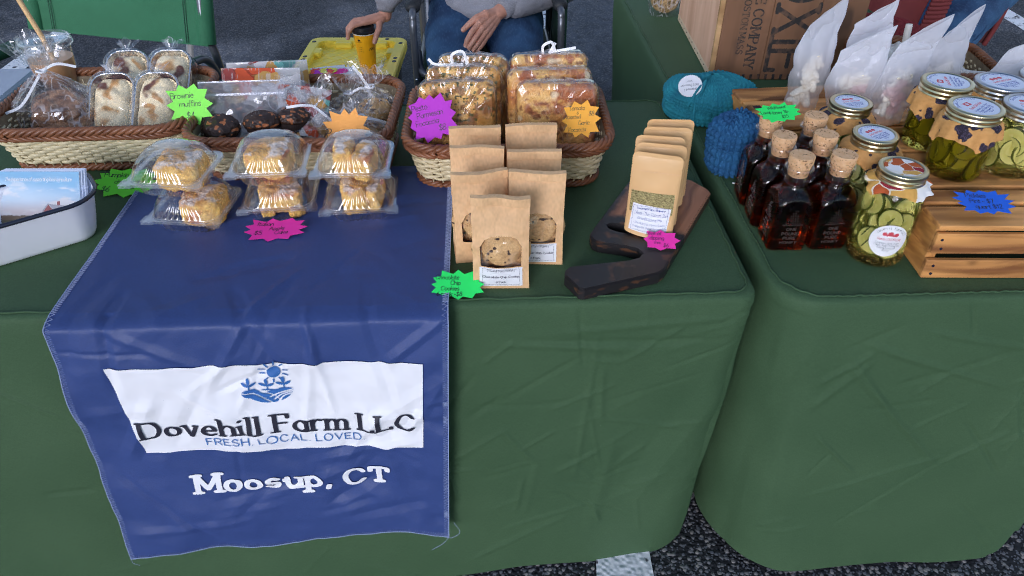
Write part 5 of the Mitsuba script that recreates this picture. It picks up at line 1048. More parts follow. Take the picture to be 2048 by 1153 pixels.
# ------------------------------------------------------------------ jars of pickles
def lid_text(lines_):
    return union_all(lines_)
def mason_jar(label, pos, rz, H, rb, rl, lidm, brine, seed, skirt='berry_fabric', skirt_size=1.0, dull=False, slices=True, lidart=None, oval=False):
    k = thing('pickle_jar', label, 'jar'); M = TM(pos, rz); r = np.random.default_rng(seed)
    zs = H - 0.020; zh = zs - 0.030 * (rb / 0.046)
    body = lathe([(rb * 0.75, 0.0), (rb * 0.93, 0.0015), (rb * 0.99, 0.006), (rb, 0.014), (rb, zh * 0.55), (rb, zh), (rb * 0.97, zh + 0.008), (rl + (rb - rl) * 0.55, zs - 0.010), (rl - 0.0015, zs - 0.002), (rl - 0.003, zs + 0.004), (rl - 0.003, H - 0.004)], 56)
    part(k, 'glass', tf(body, M), brine, True)
    # contents
    n = 10 if dull else 16
    if slices:
        for i in range(n * 2):
            lay, j = divmod(i, n)
            a = 2 * PI * (j + 0.5 * (lay % 2)) / n + r.normal(0, 0.12); z = r.uniform(0.028, zh - 0.004); rs = r.uniform(0.017, 0.024) * (rb / 0.046)
            rad = rb - 0.0065 - 0.010 * lay - r.uniform(0, 0.003); q = np.arange(22) / 22 * 2 * PI; el = r.uniform(1.0, 1.35)
            ring = [(0.001, 0.0), (0.5, 0.0), (0.9, 0.0), (0.96, 0.0), (1.0, -0.0012), (1.0, -0.004), (0.9, -0.005), (0.001, -0.005)]
            P = np.stack([np.column_stack([f * rs * np.cos(q), f * rs * el * np.sin(q), np.full(22, zz)]) for f, zz in ring], 1)
            m = gridm(P, True); uv = np.stack([np.repeat(np.array([[f for f, _ in ring]]), 22, 0), np.repeat((q / (2 * PI))[:, None], len(ring), 1)], -1).reshape(-1, 2)
            Mj = M @ rot('z', math.degrees(a)) @ TM((rad, 0, z), ry=90 - r.uniform(-4, 12), spin=r.uniform(-50, 50) + 90)
            part(k, 'pickle_slice', tf(m, Mj), 'cucumber_dull' if dull else 'cucumber', True, uv=uv)
    core = lathe([(rb * 0.5, 0.010), (rb * 0.62, 0.02), (rb * 0.62, zh - 0.012), (rb * 0.3, zh)], 20); part(k, 'packed_pickles', tf(bumpy(core, 0.004, 60, seed), M), 'cucumber_core', True)
    sd = []
    for i in range(260):
        a, rr, z = r.uniform(0, 2 * PI), rb * math.sqrt(r.uniform(0.15, 0.9)), abs(r.normal(0, 0.006)) + 0.0045; s = r.uniform(0.0007, 0.0013)
        sd.append(tf(trimesh.creation.icosphere(0, s), TM((min(rr, rb - 0.004) * math.cos(a), min(rr, rb - 0.004) * math.sin(a), z))))
    part(k, 'spice_seeds', tf(cat(sd), M), 'seeds', stuff=True)
    for i in range(2):
        a = r.uniform(-2.6, -0.6); q = [((rb - 0.004) * math.cos(a + 0.15 * t), (rb - 0.004) * math.sin(a + 0.15 * t), 0.03 + 0.014 * t) for t in range(4)]; part(k, 'dill_stem', tf(tube(smoothpts(q, 10), 0.0008, 5), M), 'dill', True)
    # fabric under the ring
    if skirt:
        nr, na = 12, 96; a = np.arange(na) / na * 2 * PI; sq = 1 / np.maximum(np.abs(np.cos(a)), np.abs(np.sin(a))); L = 0.055 * skirt_size * rb / 0.046
        rows, uvs = [], []
        for t in np.linspace(0, 1, nr):
            d = t * L * (0.62 + 0.38 * (sq - 1) / 0.414 * 1.25)
            over = rl + 0.0015 - (rb - 0.0)
            rad = np.minimum(rl + 0.001 + d * 0.9, rb + 0.0022 + 0.004 * t) + 0.0025 * t * np.cos(9 * a + seed) + 0.0016 * t * np.cos(17 * a)
            z = zs + 0.0005 - np.maximum(0, d - (np.minimum(rl + d * 0.9, rb) - rl) * 0.35) * 0.86 + 0.002 * t * np.cos(5 * a + seed)
            z = np.where(z < zh + 0.0, z, z); rows.append(np.column_stack([rad * np.cos(a), rad * np.sin(a), z])); uu_ = (0.030 + d); uvs.append(np.column_stack([uu_ * np.cos(a), uu_ * np.sin(a)]) * 6 + seed)
        part(k, 'fabric_skirt', tf(gridm(np.stack(rows, 1), True), M), skirt, True, uv=np.stack(uvs, 1).reshape(-1, 2))
    # ring and lid
    rg = lathe([(rl - 0.001, zs - 0.001), (rl + 0.0016, zs - 0.0006), (rl + 0.0020, zs + 0.001), (rl + 0.0008, zs + 0.003), (rl + 0.0008, zs + 0.0052), (rl + 0.0020, zs + 0.0066), (rl + 0.0020, zs + 0.009), (rl + 0.0006, zs + 0.0105), (rl + 0.0012, zs + 0.0125)], 64, False, False)
    part(k, 'ring', tf(rg, M), lidm, True)
    kn = lathe([(rl + 0.0012, zs + 0.0125), (rl + 0.0022, zs + 0.0132), (rl + 0.0022, zs + 0.0170), (rl + 0.0010, zs + 0.0190), (rl - 0.003, zs + 0.0197), (rl - 0.0050, zs + 0.0190), (rl - 0.0055, zs + 0.0176)], 160, False, True, lambda a, z: 0.0005 * np.cos(80 * a) * ((z > zs + 0.0128) & (z < zs + 0.0180)))
    part(k, 'knurled_lid', tf(kn, M), lidm, True)
    zl = zs + 0.0178; R = rl - 0.0062
    if lidart == 'leaf':
        m = lathe([(R, zl), (R, zl + 0.0004)], 48); part(k, 'fabric_disc', tf(m, M), 'leaf_fabric', uv=np.asarray(m.vertices)[:, :2] * 9 + 0.3)
    else:
        part(k, 'lid_label', tf(lathe([(R, zl), (R, zl + 0.0004)], 48), M), 'paper_blue')
        red = center_line('Garlic Dill Pickle', -R * 0.02, R * 0.15, weight=0.14, slant=0.25, width=R * 1.15)
        bl = [center_line(s, y * R, R * 0.115, weight=0.12, width=R * w_) for s, y, w_ in (('Cucumbers, Garlic, Water,', -0.25, 1.35), ('Vinegar, Pickling Salt,', -0.42, 1.2), ('Pickling Spices, Dill', -0.58, 1.0), ('16 oz', -0.74, 0.3))]
        top = []
        for i, chh in enumerate('Dovehill Farm LLC'):
            an = math.radians(90 + (8 - i) * 7.2)
            if chh != ' ': top.append(affinity.translate(affinity.rotate(text_poly(chh, R * 0.15, weight=0.12)[0], math.degrees(an) - 90, origin=(0, 0)), R * 0.80 * math.cos(an), R * 0.80 * math.sin(an)))
        art = [affinity.translate(Point(0, 0).buffer(R * 0.12), R * dx, R * 0.38) for dx in (-0.30, -0.05, 0.22)] if lidart == 'flowers' else [affinity.translate(affinity.rotate(sbox(-R * 0.2, -R * 0.15, R * 0.2, R * 0.15).difference(affinity.scale(Point(0, 0).buffer(R * 0.09), 1, 1)), -8), -R * 0.1, R * 0.40)]
        part(k, 'lid_print_red', tf(extr(union_all([red, *art]), 0.0001, zl + 0.00045), M), 'ink_red'); part(k, 'lid_print_blue', tf(extr(union_all(bl + top), 0.0001, zl + 0.00045), M), 'ink_blue')
    if oval:
        def lay(poly, nm, mt, o, e=0.004):
            g = flat_mesh(poly, e); x, y = g.vertices[:, 0], g.vertices[:, 1]; a = -PI / 2 + x / (rb + o); P = np.column_stack([(rb + o) * np.cos(a), (rb + o) * np.sin(a), 0.055 + y]); part(k, nm, tf(trimesh.Trimesh(P, g.faces, process=False), M @ rot('z', 12)), mt, True)
        ov = affinity.scale(Point(0, 0).buffer(0.029, 24), 1.0, 1.02); lay(ov, 'oval_label', 'paper', 0.0008)
        arc = []
        for i, chh in enumerate('Dovehill Farm LLC'):
            an = math.radians(90 + (8 - i) * 7.0)
            if chh != ' ': arc.append(affinity.translate(affinity.rotate(text_poly(chh, 0.0042, weight=0.11)[0], math.degrees(an) - 90, origin=(0, 0)), 0.0225 * math.cos(an), 0.0225 * math.sin(an)))
        bl = [center_line(s, y, 0.0030, weight=0.12, width=w_) for s, y, w_ in (('Cucumbers, Garlic, Water,', -0.0055, 0.038), ('Vinegar, Water, Pickling Salt,', -0.0100, 0.040), ('Pickling Spices, Dill', -0.0145, 0.028), ('32 oz', -0.0190, 0.010))]
        lay(union_all(arc + bl), 'label_text', 'ink_soft', 0.0012, 0.003)
        red = [center_line('Garlic Dill Pickle', 0.001, 0.0048, weight=0.10, slant=0.25, width=0.036)] + [affinity.translate(Point(0, 0).buffer(s), x, y) for x, y, s in ((-0.009, 0.0125, 0.0032), (0.0, 0.0135, 0.0040), (0.009, 0.012, 0.0034), (-0.0045, 0.0105, 0.002), (0.005, 0.0105, 0.002))]
        lay(union_all(red), 'label_flowers', 'ink_red', 0.0012, 0.003)
    return k
mat('cucumber_core', cvar((0.22, 0.21, 0.05), 40, 0.3), 0.5)
mason_jar('tall jar of cucumber slices with an oval white label, frontmost by the crate', (0.655, 0.102, TZ + 0.0008), -25, 0.165, 0.0455, 0.0350, 'brass_lid', 'mat_brine'[4:], 3, 'leaf_fabric', 0.42, lidart='leaf', oval=True)
mason_jar('tall jar of pale pickles with a berry print skirt, right behind the oval label jar', (0.663, 0.219, TZ + 0.0008), 30, 0.165, 0.0455, 0.0350, 'brass_lid', 'brine_pale', 4, 'berry_fabric', 0.75, lidart='flowers')
mason_jar('tall jar with a brass lid rearmost in its row, in front of the white bags', (0.674, 0.347, TZ + 0.0008), 10, 0.165, 0.0455, 0.0350, 'brass_lid', 'brine_pale', 5, 'berry_fabric', 0.75, lidart='flowers')
JZ = TZ + 0.1013
mason_jar('squat pickle jar at the front of the crate, brass lid, pointed berry print skirt', (0.803, 0.199, JZ), 40, 0.119, 0.0455, 0.0405, 'brass_lid', 'brine_dark', 6, 'berry_fabric', 0.92, True)
mason_jar('squat pickle jar with a brass lid at the left of the crate, large skirt', (0.810, 0.302, JZ), 75, 0.119, 0.0455, 0.0405, 'brass_lid', 'brine_dark', 7, 'berry_fabric', 0.95, True)
mason_jar('squat pickle jar with a silver lid in the second row on the crate', (0.904, 0.297, JZ), 20, 0.119, 0.0455, 0.0415, 'silver_lid', 'brine_dark', 8, 'berry_fabric', 0.8, True, lidart='flowers')
mason_jar('squat skirtless pickle jar with a silver lid at the right edge of the photo', (0.899, 0.203, JZ), 0, 0.119, 0.0455, 0.0405, 'silver_lid', 'brine', 9, None, lidart='flowers')
mason_jar('squat pickle jar with a silver lid at the far right behind the others', (0.998, 0.320, JZ), 15, 0.119, 0.0455, 0.0405, 'silver_lid', 'brine_dark', 10, 'berry_fabric', 0.8, True)

# ------------------------------------------------------------------ honey in square bottles with corks
def honey(label, x, y, rz, seed):
    k = thing('honey_bottle', label, 'bottle', 'square honey bottles with corks'); M = TM((x, y, TZ + 0.0008), rz, s=(1.12, 1.12, 0.925)); h = 0.029
    body = loft([(0.0, h - 0.004, h - 0.004, 0.007), (0.0025, h - 0.001, h - 0.001, 0.009), (0.006, h, h, 0.009), (0.060, h, h, 0.009), (0.090, h, h, 0.010), (0.100, h - 0.001, h - 0.001, 0.014), (0.108, h - 0.003, h - 0.003, 0.019), (0.116, h - 0.008, h - 0.008, 0.020), (0.121, 0.0185, 0.0185, 0.0185), (0.126, 0.0172, 0.0172, 0.0172), (0.132, 0.0168, 0.0168, 0.0168)], (10, 10, 10, 10), 8)
    # arched panels pressed into the four sides
    V = np.asarray(body.vertices).copy(); X_, Y_, Z_ = V.T
    for ax, oth in ((0, 1), (1, 0)):
        f = smooth01((0.021 - np.abs(V[:, oth])) / 0.004) * smooth01((0.100 - 0.35 * V[:, oth] ** 2 / 0.021 - Z_) / 0.006) * smooth01((Z_ - 0.006) / 0.004)
        V[:, ax] -= np.sign(V[:, ax]) * 0.0010 * f * (np.abs(V[:, ax]) > h * 0.8)
    part(k, 'body', tf(trimesh.Trimesh(V, body.faces, process=False), M), 'honey', True)
    neck = lathe([(0.0168, 0.1325), (0.0172, 0.140), (0.0172, 0.150), (0.0200, 0.1525), (0.0212, 0.1545), (0.0206, 0.1575), (0.0190, 0.1585), (0.0158, 0.1580), (0.0153, 0.150), (0.0153, 0.134)], 40, False, False); part(k, 'glass_neck', tf(neck, M), 'clear_glass', True)
    ck = lathe([(0.0125, 0.140), (0.0142, 0.141), (0.0156, 0.160), (0.0160, 0.1605), (0.0176, 0.1640), (0.0180, 0.1775), (0.0168, 0.1790)], 36)
    part(k, 'cork', tf(bumpy(ck, 0.0004, 300, seed), M), 'cork', 40)
    em = []
    for s, z, hh in (('ONE', 0.045, 0.0055), ('POUND', 0.0355, 0.0055), ('PURE', 0.026, 0.0055), ('HONEY', 0.0165, 0.0055)): em.append(affinity.translate(center_line(s, 0, hh, weight=0.16, gap=3.0), 0, z))
    hive = [affinity.translate(Point(0, 0).buffer(0.0007), (j - (6 - i * 0.7) / 2) * 0.0034 + (0.0017 if i % 2 else 0), 0.061 + i * 0.0034) for i in range(8) for j in range(int(7 - i * 0.7))]
    hive.append(sbox(-0.015, 0.0565, 0.015, 0.0575))
    emb = extr(union_all(em + hive), 0.0007, 0.0)
    part(k, 'embossing', tf(emb, M @ TM((0, -h + 0.0009, 0), rx=90)), 'embossed_glass')
    part(k, 'embossing', tf(emb, M @ TM((-h + 0.0009, 0, 0), rz=-90, rx=90)), 'embossed_glass')
    return k
mat('embossed_glass', (0.065, 0.045, 0.04), 0.10, specular=0.8, clearcoat=1.0)

honey('honey bottle at the front left of the group, cork and red glow at its base', 0.511, 0.146, -2, 1)
honey('honey bottle at the front right of the group, next to the cucumber jar', 0.580, 0.146, 2, 2)
honey('honey bottle in the second row, left one', 0.507, 0.217, -5, 3)
honey('honey bottle in the second row, right one', 0.578, 0.218, 3, 4)
honey('honey bottle at the rear left, the mint green card lying on its cork', 0.508, 0.288, -6, 5)
honey('honey bottle at the rear right, beside the brass lid', 0.588, 0.290, 3, 6)

# ------------------------------------------------------------------ knitted hats
def knit(P, U, V, rows, cols, amp, seed=0):
    """raise V-shaped stitches on a grid P(u, v); U counts columns, V rows."""
    m = gridm(P, True); n = np.asarray(m.vertex_normals).reshape(P.shape)
    cu, rv = U * cols, V * rows; fx = cu - np.floor(cu); lean = np.abs(fx - 0.5) * 2
    h = np.abs(np.sin(PI * cu)) ** 0.7 * (0.2 + 0.8 * np.abs(np.sin(PI * (rv + 0.5 * lean))))
    return gridm(P + n * (h * amp)[..., None], True)
def hat_profile(prof, n, ell, lump, seed, tilt=None):
    pr = smoothpts(prof, n)
    return pr
def hat(label, pos, rz, prof, ell, lump, seed, rows, cols, amp, matn, na=420, nv=200):
    k = thing('knit_hat', label, 'hat'); pr = smoothpts(prof, nv); a = np.arange(na) / na * 2 * PI
    A = a[:, None] * np.ones((1, nv)); V = np.ones((na, 1)) * np.linspace(0, 1, nv)[None]
    R, Z = pr[None, :, 0] * np.ones((na, 1)), pr[None, :, 1] * np.ones((na, 1))
    L = meshkit.fbm(np.stack([np.cos(A) * 1.3, np.sin(A) * 1.3, Z * 14 + seed], -1), 3, seed) - 0.5
    R = R * (1 + lump * L * 2); Z = Z * (1 + 0.7 * lump * (meshkit.fbm(np.stack([np.cos(A) * 1.1 + 4, np.sin(A) * 1.1, R * 8 + seed], -1), 2, seed + 1) - 0.5) * 2)
    P = np.stack([R * np.cos(A) * ell[0], R * np.sin(A) * ell[1], Z], -1)
    part(k, 'knitting', tf(knit(P, A / (2 * PI), V, rows, cols, amp), TM(pos, rz)), matn, True)
    return k
kt = hat('slouchy teal knit hat with a round white tag, lying by the old crate', (0.517, 0.672, TZ + 0.001), 8, [(0.060, 0.001), (0.080, 0.004), (0.088, 0.016), (0.089, 0.026), (0.097, 0.032), (0.103, 0.040), (0.095, 0.056), (0.070, 0.066), (0.036, 0.076), (0.004, 0.082)], (1.02, 0.88), 0.26, 3, 24, 58, 0.0055, 'teal_yarn')
na, nb = 380, 70; A = np.arange(na)[:, None] / na * 2 * PI * np.ones((1, nb)); V = np.ones((na, 1)) * np.linspace(0, 1, nb)[None]
pr = smoothpts([(0.070, 0.001), (0.092, 0.003), (0.099, 0.014), (0.096, 0.028), (0.086, 0.033)], nb); q = 1 + 0.10 * (meshkit.fbm(np.stack([np.cos(A) * 1.3, np.sin(A) * 1.3, A * 0 + 8], -1), 2, 5) - 0.5)
part(kt, 'ribbed_brim', tf(knit(np.stack([pr[None, :, 0] * q * np.cos(A) * 1.02, pr[None, :, 0] * q * np.sin(A) * 0.88, pr[None, :, 1] + 0 * A], -1), A / (2 * PI), V, 7, 58, 0.0050), TM((0.517, 0.672, TZ + 0.001), 8)), 'teal_yarn', True)
tg = Point(0, 0).buffer(0.024, 24); sc = union_all([tg] + [Point(0.024 * math.cos(a), 0.024 * math.sin(a)).buffer(0.0019, 4) for a in np.arange(40) / 40 * 2 * PI])
MT = TM((0.458, 0.630, TZ + 0.080), 12, 36, ry=-26)
part(kt, 'paper_tag', tf(extr(sc, 0.0006), MT), 'paper')
tt_ = union_all([affinity.translate(affinity.rotate(center_line(s, y, 0.005, weight=0.11, slant=0.2), 168, origin=(0, 0)), 0, 0) for s, y in (('Womens L', 0.006), ('100% Peruvian', -0.004), ('wool', -0.013))])
part(kt, 'tag_text', tf(extr(tt_, 0.0002, 0.0007), MT), 'ink_soft')
part(kt, 'yarn_tie', tube(smoothpts([(0.492, 0.636, TZ + 0.088), (0.480, 0.612, TZ + 0.076), (0.468, 0.604, TZ + 0.062), (0.462, 0.585, TZ + 0.030), (0.462, 0.578, TZ + 0.006)], 40), 0.0026, 8), 'teal_yarn', True)
part(kt, 'yarn_tie', tube(smoothpts([(0.494, 0.638, TZ + 0.089), (0.472, 0.616, TZ + 0.078), (0.460, 0.607, TZ + 0.060), (0.450, 0.600, TZ + 0.045)], 30), 0.0026, 8), 'teal_yarn', True)
kb2 = hat('chunky dark blue knit hat between the teal hat and the honey', (0.535, 0.448, TZ + 0.001), 20, [(0.034, 0.001), (0.050, 0.004), (0.056, 0.022), (0.056, 0.050), (0.053, 0.066), (0.055, 0.078), (0.050, 0.098), (0.034, 0.110), (0.016, 0.113), (0.002, 0.112)], (1.0, 0.86), 0.13, 9, 22, 34, 0.0042, 'blue_yarn', 340, 190) if False else hat('chunky dark blue knit hat between the teal hat and the honey', (0.498, 0.412, TZ + 0.001), 20, [(0.030, 0.001), (0.043, 0.004), (0.049, 0.022), (0.049, 0.050), (0.047, 0.062), (0.048, 0.072), (0.044, 0.090), (0.030, 0.101), (0.014, 0.104), (0.002, 0.103)], (1.0, 0.92), 0.18, 9, 14, 26, 0.0085, 'blue_yarn', 340, 190)
for q in ([(0.530, 0.366, TZ + 0.080), (0.532, 0.356, TZ + 0.066), (0.534, 0.352, TZ + 0.055)], [(0.482, 0.338, TZ + 0.005), (0.496, 0.337, TZ + 0.004), (0.506, 0.340, TZ + 0.005)]):
    P = smoothpts(q, 26); part(kb2, 'twisted_string', tube(P, 0.0014, 6), 'white_plastic', True)

# ------------------------------------------------------------------ old wooden crate with stencilled lettering, standing on end
k = thing('stencilled_crate', 'old brown wooden crate standing on end with black stencilled lettering', 'wooden crate'); MX = TM((0.571, 0.856, TZ + 0.0008), -3)
CWX, CDX, CHX = 0.345, 0.455, 0.46
for x0, x1 in ((0.010, 0.124), (0.1248, 0.236), (0.2368, 0.345)): part(k, 'front_board', tf(cbox(x1 - x0, 0.010, CHX, 0.0012, ((x0 + x1) / 2, 0.005, CHX / 2)), MX), 'old_wood')
part(k, 'side_panel', tf(cbox(0.008, CDX - 0.012, CHX - 0.004, 0.001, (0.0045, CDX / 2 + 0.004, CHX / 2)), MX), 'birch')
part(k, 'bottom_edge', tf(cbox(0.0085, CDX - 0.012, 0.016, 0.001, (0.0035, CDX / 2 + 0.004, 0.009)), MX), 'birch_edge')
part(k, 'corner_strip', tf(cbox(0.0120, 0.0105, CHX, 0.001, (0.0035, 0.0048, CHX / 2)), MX), 'pine')
part(k, 'back_board', tf(cbox(CWX - 0.02, 0.010, CHX, 0.001, (CWX / 2, CDX - 0.005, CHX / 2)), MX), 'old_wood')
part(k, 'inner_side', tf(cbox(0.010, CDX - 0.024, CHX, 0.001, (CWX - 0.006, CDX / 2, CHX / 2)), MX), 'old_wood'); part(k, 'floor_board', tf(cbox(CWX - 0.03, CDX - 0.03, 0.01, 0.001, (CWX / 2, CDX / 2, 0.006)), MX), 'old_wood')
for i in range(17): part(k, 'finger_joint', tf(cbox(0.006, 0.0024, 0.013, 0.0004, (0.028 + i * 0.0185, -0.0002, 0.0075)), MX), 'stencil')
for i in range(11): part(k, 'nail', tf(trimesh.creation.cylinder(0.0016, 0.0016, sections=8), MX @ TM((-0.0012, 0.03 + i * 0.04, 0.009 + 0.003 * (i % 2)), ry=90)), 'enamel_black')
def sten(text, h, x, ztop, **kw):
    g, w = text_poly(text, h, **kw); g = affinity.rotate(g, -90, origin=(0, 0)); part(k, 'lettering', tf(extr(affinity.translate(g, x, ztop), 0.0002, 0.0), MX @ TM((0, -0.0004, 0), rx=90)), 'stencil')
    return w
sten('BOSTON MASS', 0.0155, 0.054, 0.205, weight=0.13, contrast=1.3, serif=1.0, width=0.140, gap=2.4)
sten('MOXIE COMPANY', 0.0235, 0.079, 0.270, weight=0.11, contrast=1.5, serif=1.1, width=0.240, gap=2.4)
sten('MOXIE', 0.098, 0.134, 0.345, weight=0.105, contrast=1.2, serif=1.0, width=0.320, gap=2.0)
sten('IDOO', 0.014, 0.306, 0.265, weight=0.20, serif=1.2, gap=8.0)

# ------------------------------------------------------------------ frosted bags of garlic cloves
def clove(s, seed):
    m = ball(1.0, 2); v = np.asarray(m.vertices).copy(); t = v[:, 2]; v[:, 0] *= 0.52 * (1 - 0.35 * t) ; v[:, 1] *= 0.42 * (1 - 0.35 * t); v[:, 0] += 0.22 * t * t; v[:, 1] = np.where(v[:, 1] > 0, v[:, 1] * 0.6, v[:, 1])
    return bumpy(trimesh.Trimesh(v * s, m.faces, process=False), 0.0010, 60, seed)
def garlic_bag(label, pos, rz, lean, w, h, seed, fill=0.46, ncl=30):
    k = thing('garlic_bag', label, 'bag of garlic', 'frosted bags of garlic cloves'); M = TM(pos, rz); r = np.random.default_rng(seed)
    na, nz = 56, 64; a = np.arange(na) / na * 2 * PI; rows, uvs = [], []
    for t in np.linspace(0, 1, nz):
        hw = w / 2 * (0.72 + 0.30 * math.sin(PI * min(1, t / 0.75) * 0.62)) * (1 - 0.10 * max(0, t - 0.4)); dp = 0.026 * max(0.0, 1 - (t / 0.78) ** 1.8) + 0.0014
        c, s = np.cos(a), np.sin(a); x = hw * np.sign(c) * np.abs(c) ** 0.75; y = dp * np.sign(s) * np.abs(s) ** 0.85
        tw = 0.15 * t * (1 if seed % 2 else -1); xx, yy = x * math.cos(tw) - y * math.sin(tw), x * math.sin(tw) + y * math.cos(tw)
        z = np.full(na, t * h); z = z + (0.62 * (x - hw * 0.4) * ((t - 0.45) / 0.55) ** 1.5 if t > 0.45 else 0)
        q = np.stack([xx * 26, yy * 26, z * 16 + seed], -1); cr = (np.abs(meshkit.noise(q, seed) - 0.5) - 0.2) * 0.020 + (np.abs(meshkit.noise(q * 2.3, seed + 1) - 0.5) - 0.2) * 0.007
        rows.append(np.column_stack([xx + lean[0] * t ** 1.3 + cr * c, yy + lean[1] * t ** 1.3 + cr * s, z])); uvs.append(np.column_stack([a / 6.28, np.full(na, t)]))
    part(k, 'film', tf(gridm(np.stack(rows, 1), True), M), 'garlic_bag', True, uv=np.stack(uvs, 1).reshape(-1, 2))
    for i in range(ncl):
        t = (i + 0.5) / ncl; z = 0.012 + t * fill * h; s = r.uniform(0.013, 0.017); rad = r.uniform(0.15, 0.72)
        an = r.uniform(0, 6.28); p = (rad * (w / 2 - 0.012) * math.cos(an) + lean[0] * (z / h) ** 1.3, rad * 0.009 * math.sin(an) + lean[1] * (z / h) ** 1.3, z)
        part(k, 'clove', tf(clove(s, seed + i), M @ TM(p, r.uniform(0, 360), r.uniform(-80, 80))), 'clove', True)
    return k
GZ = TZ + 0.0835
garlic_bag('frosted bag of garlic cloves, leftmost, in front of the stencilled lettering', (0.652, 0.500, GZ), 8, (0.010, 0.0), 0.086, 0.205, 1)
garlic_bag('frosted bag of garlic cloves, second from the left, behind a brass lid', (0.722, 0.452, GZ), -6, (0.004, 0.0), 0.096, 0.170, 2)
garlic_bag('frosted bag of garlic cloves, third from the left, standing behind the second', (0.770, 0.535, GZ), -10, (0.006, 0.006), 0.086, 0.190, 3)
garlic_bag('frosted bag of garlic cloves leaning right behind the squat jars', (0.795, 0.436, GZ), 10, (0.030, 0.0), 0.094, 0.188, 4)
garlic_bag('frosted bag of garlic cloves, second from the right, tallest against the jeans', (0.905, 0.480, GZ), 12, (0.008, 0.0), 0.104, 0.185, 5)
garlic_bag('frosted bag of garlic cloves at the far right, only its narrow tip showing', (0.985, 0.430, GZ), -30, (0.030, 0.0), 0.060, 0.165, 6)

# ------------------------------------------------------------------ garlic bulbs in the small basket
def bulb(label, pos, rz, rx, s, seed, group='garlic bulbs in the small basket'):
    k = thing('garlic_bulb', label, 'garlic', group); M = TM(pos, rz, rx, s=s)
    m = lathe([(0.004, -0.002), (0.018, 0.0), (0.027, 0.010), (0.028, 0.020), (0.022, 0.032), (0.012, 0.042), (0.0075, 0.050), (0.0062, 0.065), (0.0068, 0.085), (0.0064, 0.098)], 54, True, True, lambda a, z: 0.0022 * np.cos(9 * a + 0.4) * np.exp(-((z - 0.014) / 0.016) ** 2))
    part(k, 'bulb', tf(bumpy(m.subdivide(), 0.0008, 60, seed), M), 'garlic', True)
    r = np.random.default_rng(seed); part(k, 'roots', tf(cat([tube(smoothpts([(0, 0, 0), (0.006 * math.cos(a), 0.006 * math.sin(a), -0.004), (0.012 * math.cos(a) + r.normal(0, 0.002), 0.012 * math.sin(a), -0.006)], 6), 0.0006, 4) for a in r.uniform(0, 6.28, 14)]), M), 'root', stuff=True)
BG = TZ + 0.055
bulb('white garlic bulb with a long neck standing upright in the small basket', (0.950, 0.690, BG + 0.02), 10, -8, 1.1, 1, None)
for i, (x, y, z, rz, rx, wh) in enumerate(((0.925, 0.770, 0.030, 70, 95, 'at the left rear'), (0.985, 0.775, 0.028, 150, 100, 'behind the upright one'), (1.055, 0.705, 0.02, 40, 80, 'at the right, beside the tall bags'), (0.902, 0.700, 0.012, 120, 70, 'at the left front'), (0.985, 0.665, 0.004, 30, 90, 'lowest at the front'))):
    bulb('white garlic bulb lying in the small basket ' + wh, (x, y, BG + z), rz, rx, 1.05, i + 2, None)

# ------------------------------------------------------------------ red crochet hat, vine ball, green bottle behind
k = thing('crochet_hat', 'dark red crochet hat with a purple band and a round button', 'hat'); MH = TM((1.020, 0.985, TZ + 0.001), -16)
na, nv_ = 300, 120; A = np.arange(na)[:, None] / na * 2 * PI * np.ones((1, nv_)); V = np.ones((na, 1)) * np.linspace(0, 1, nv_)[None]
pr = smoothpts([(0.112, 0.030), (0.118, 0.050), (0.112, 0.072), (0.090, 0.088), (0.055, 0.096), (0.004, 0.098)], nv_)
part(k, 'crown', tf(knit(np.stack([pr[None, :, 0] * np.cos(A) * 1.15, pr[None, :, 0] * np.sin(A) * 0.85, pr[None, :, 1] + 0 * A], -1), A / (2 * PI), V, 14, 46, 0.005), MH), 'red_yarn', True)
pr = smoothpts([(0.090, 0.001), (0.118, 0.004), (0.122, 0.018), (0.115, 0.031)], 50); A2, V2 = A[:, :50], V[:, :50] * 2.4
part(k, 'band', tf(knit(np.stack([pr[None, :, 0] * np.cos(A2) * 1.15, pr[None, :, 0] * np.sin(A2) * 0.85, pr[None, :, 1] + 0 * A2], -1), A2 / (2 * PI), V2, 5, 46, 0.005), MH), 'purple_yarn', True)
part(k, 'button', tf(lathe([(0.012, 0), (0.014, 0.001), (0.013, 0.0035), (0.010, 0.003)], 24), MH @ TM((0.062, -0.090, 0.058), 30, 65)), 'wicker_cream', 40)
k = thing('vine_ball', 'ball of woven pale vine wrapped in clear film, left of the old crate', 'vine ball'); r = np.random.default_rng(5)
for i in range(46):
    nrm = r.normal(size=3); nrm /= np.linalg.norm(nrm); u = np.cross(nrm, [0.3, 0.5, 0.8]); u /= np.linalg.norm(u); w = np.cross(nrm, u); a = np.linspace(0, 2 * PI, 41)[:-1]; R = 0.043 * r.uniform(0.94, 1.02); off = nrm * r.uniform(-0.022, 0.022); rr = math.sqrt(R * R - off @ off)
    part(k, 'vine_strand', tube(np.array([0.566, 1.375, TZ + 0.047]) + off + rr * (np.cos(a)[:, None] * u + np.sin(a)[:, None] * w), 0.0013, 5, True), 'vine', True)
tied_bag(k, TM((0.566, 1.375, TZ + 0.002)), 0.050, 0.050, 0.080, 0.115, 0.150, 0.04, 31)
part(k, 'tag', tf(cbox(0.05, 0.036, 0.0008, 0.0002), TM((0.522, 1.402, TZ + 0.075), 20, 60)), 'paper_blue'); part(k, 'blue_corner', tf(cbox(0.014, 0.012, 0.0009, 0.0002), TM((0.530, 1.383, TZ + 0.058), 20, 60)), 'ink_blue')
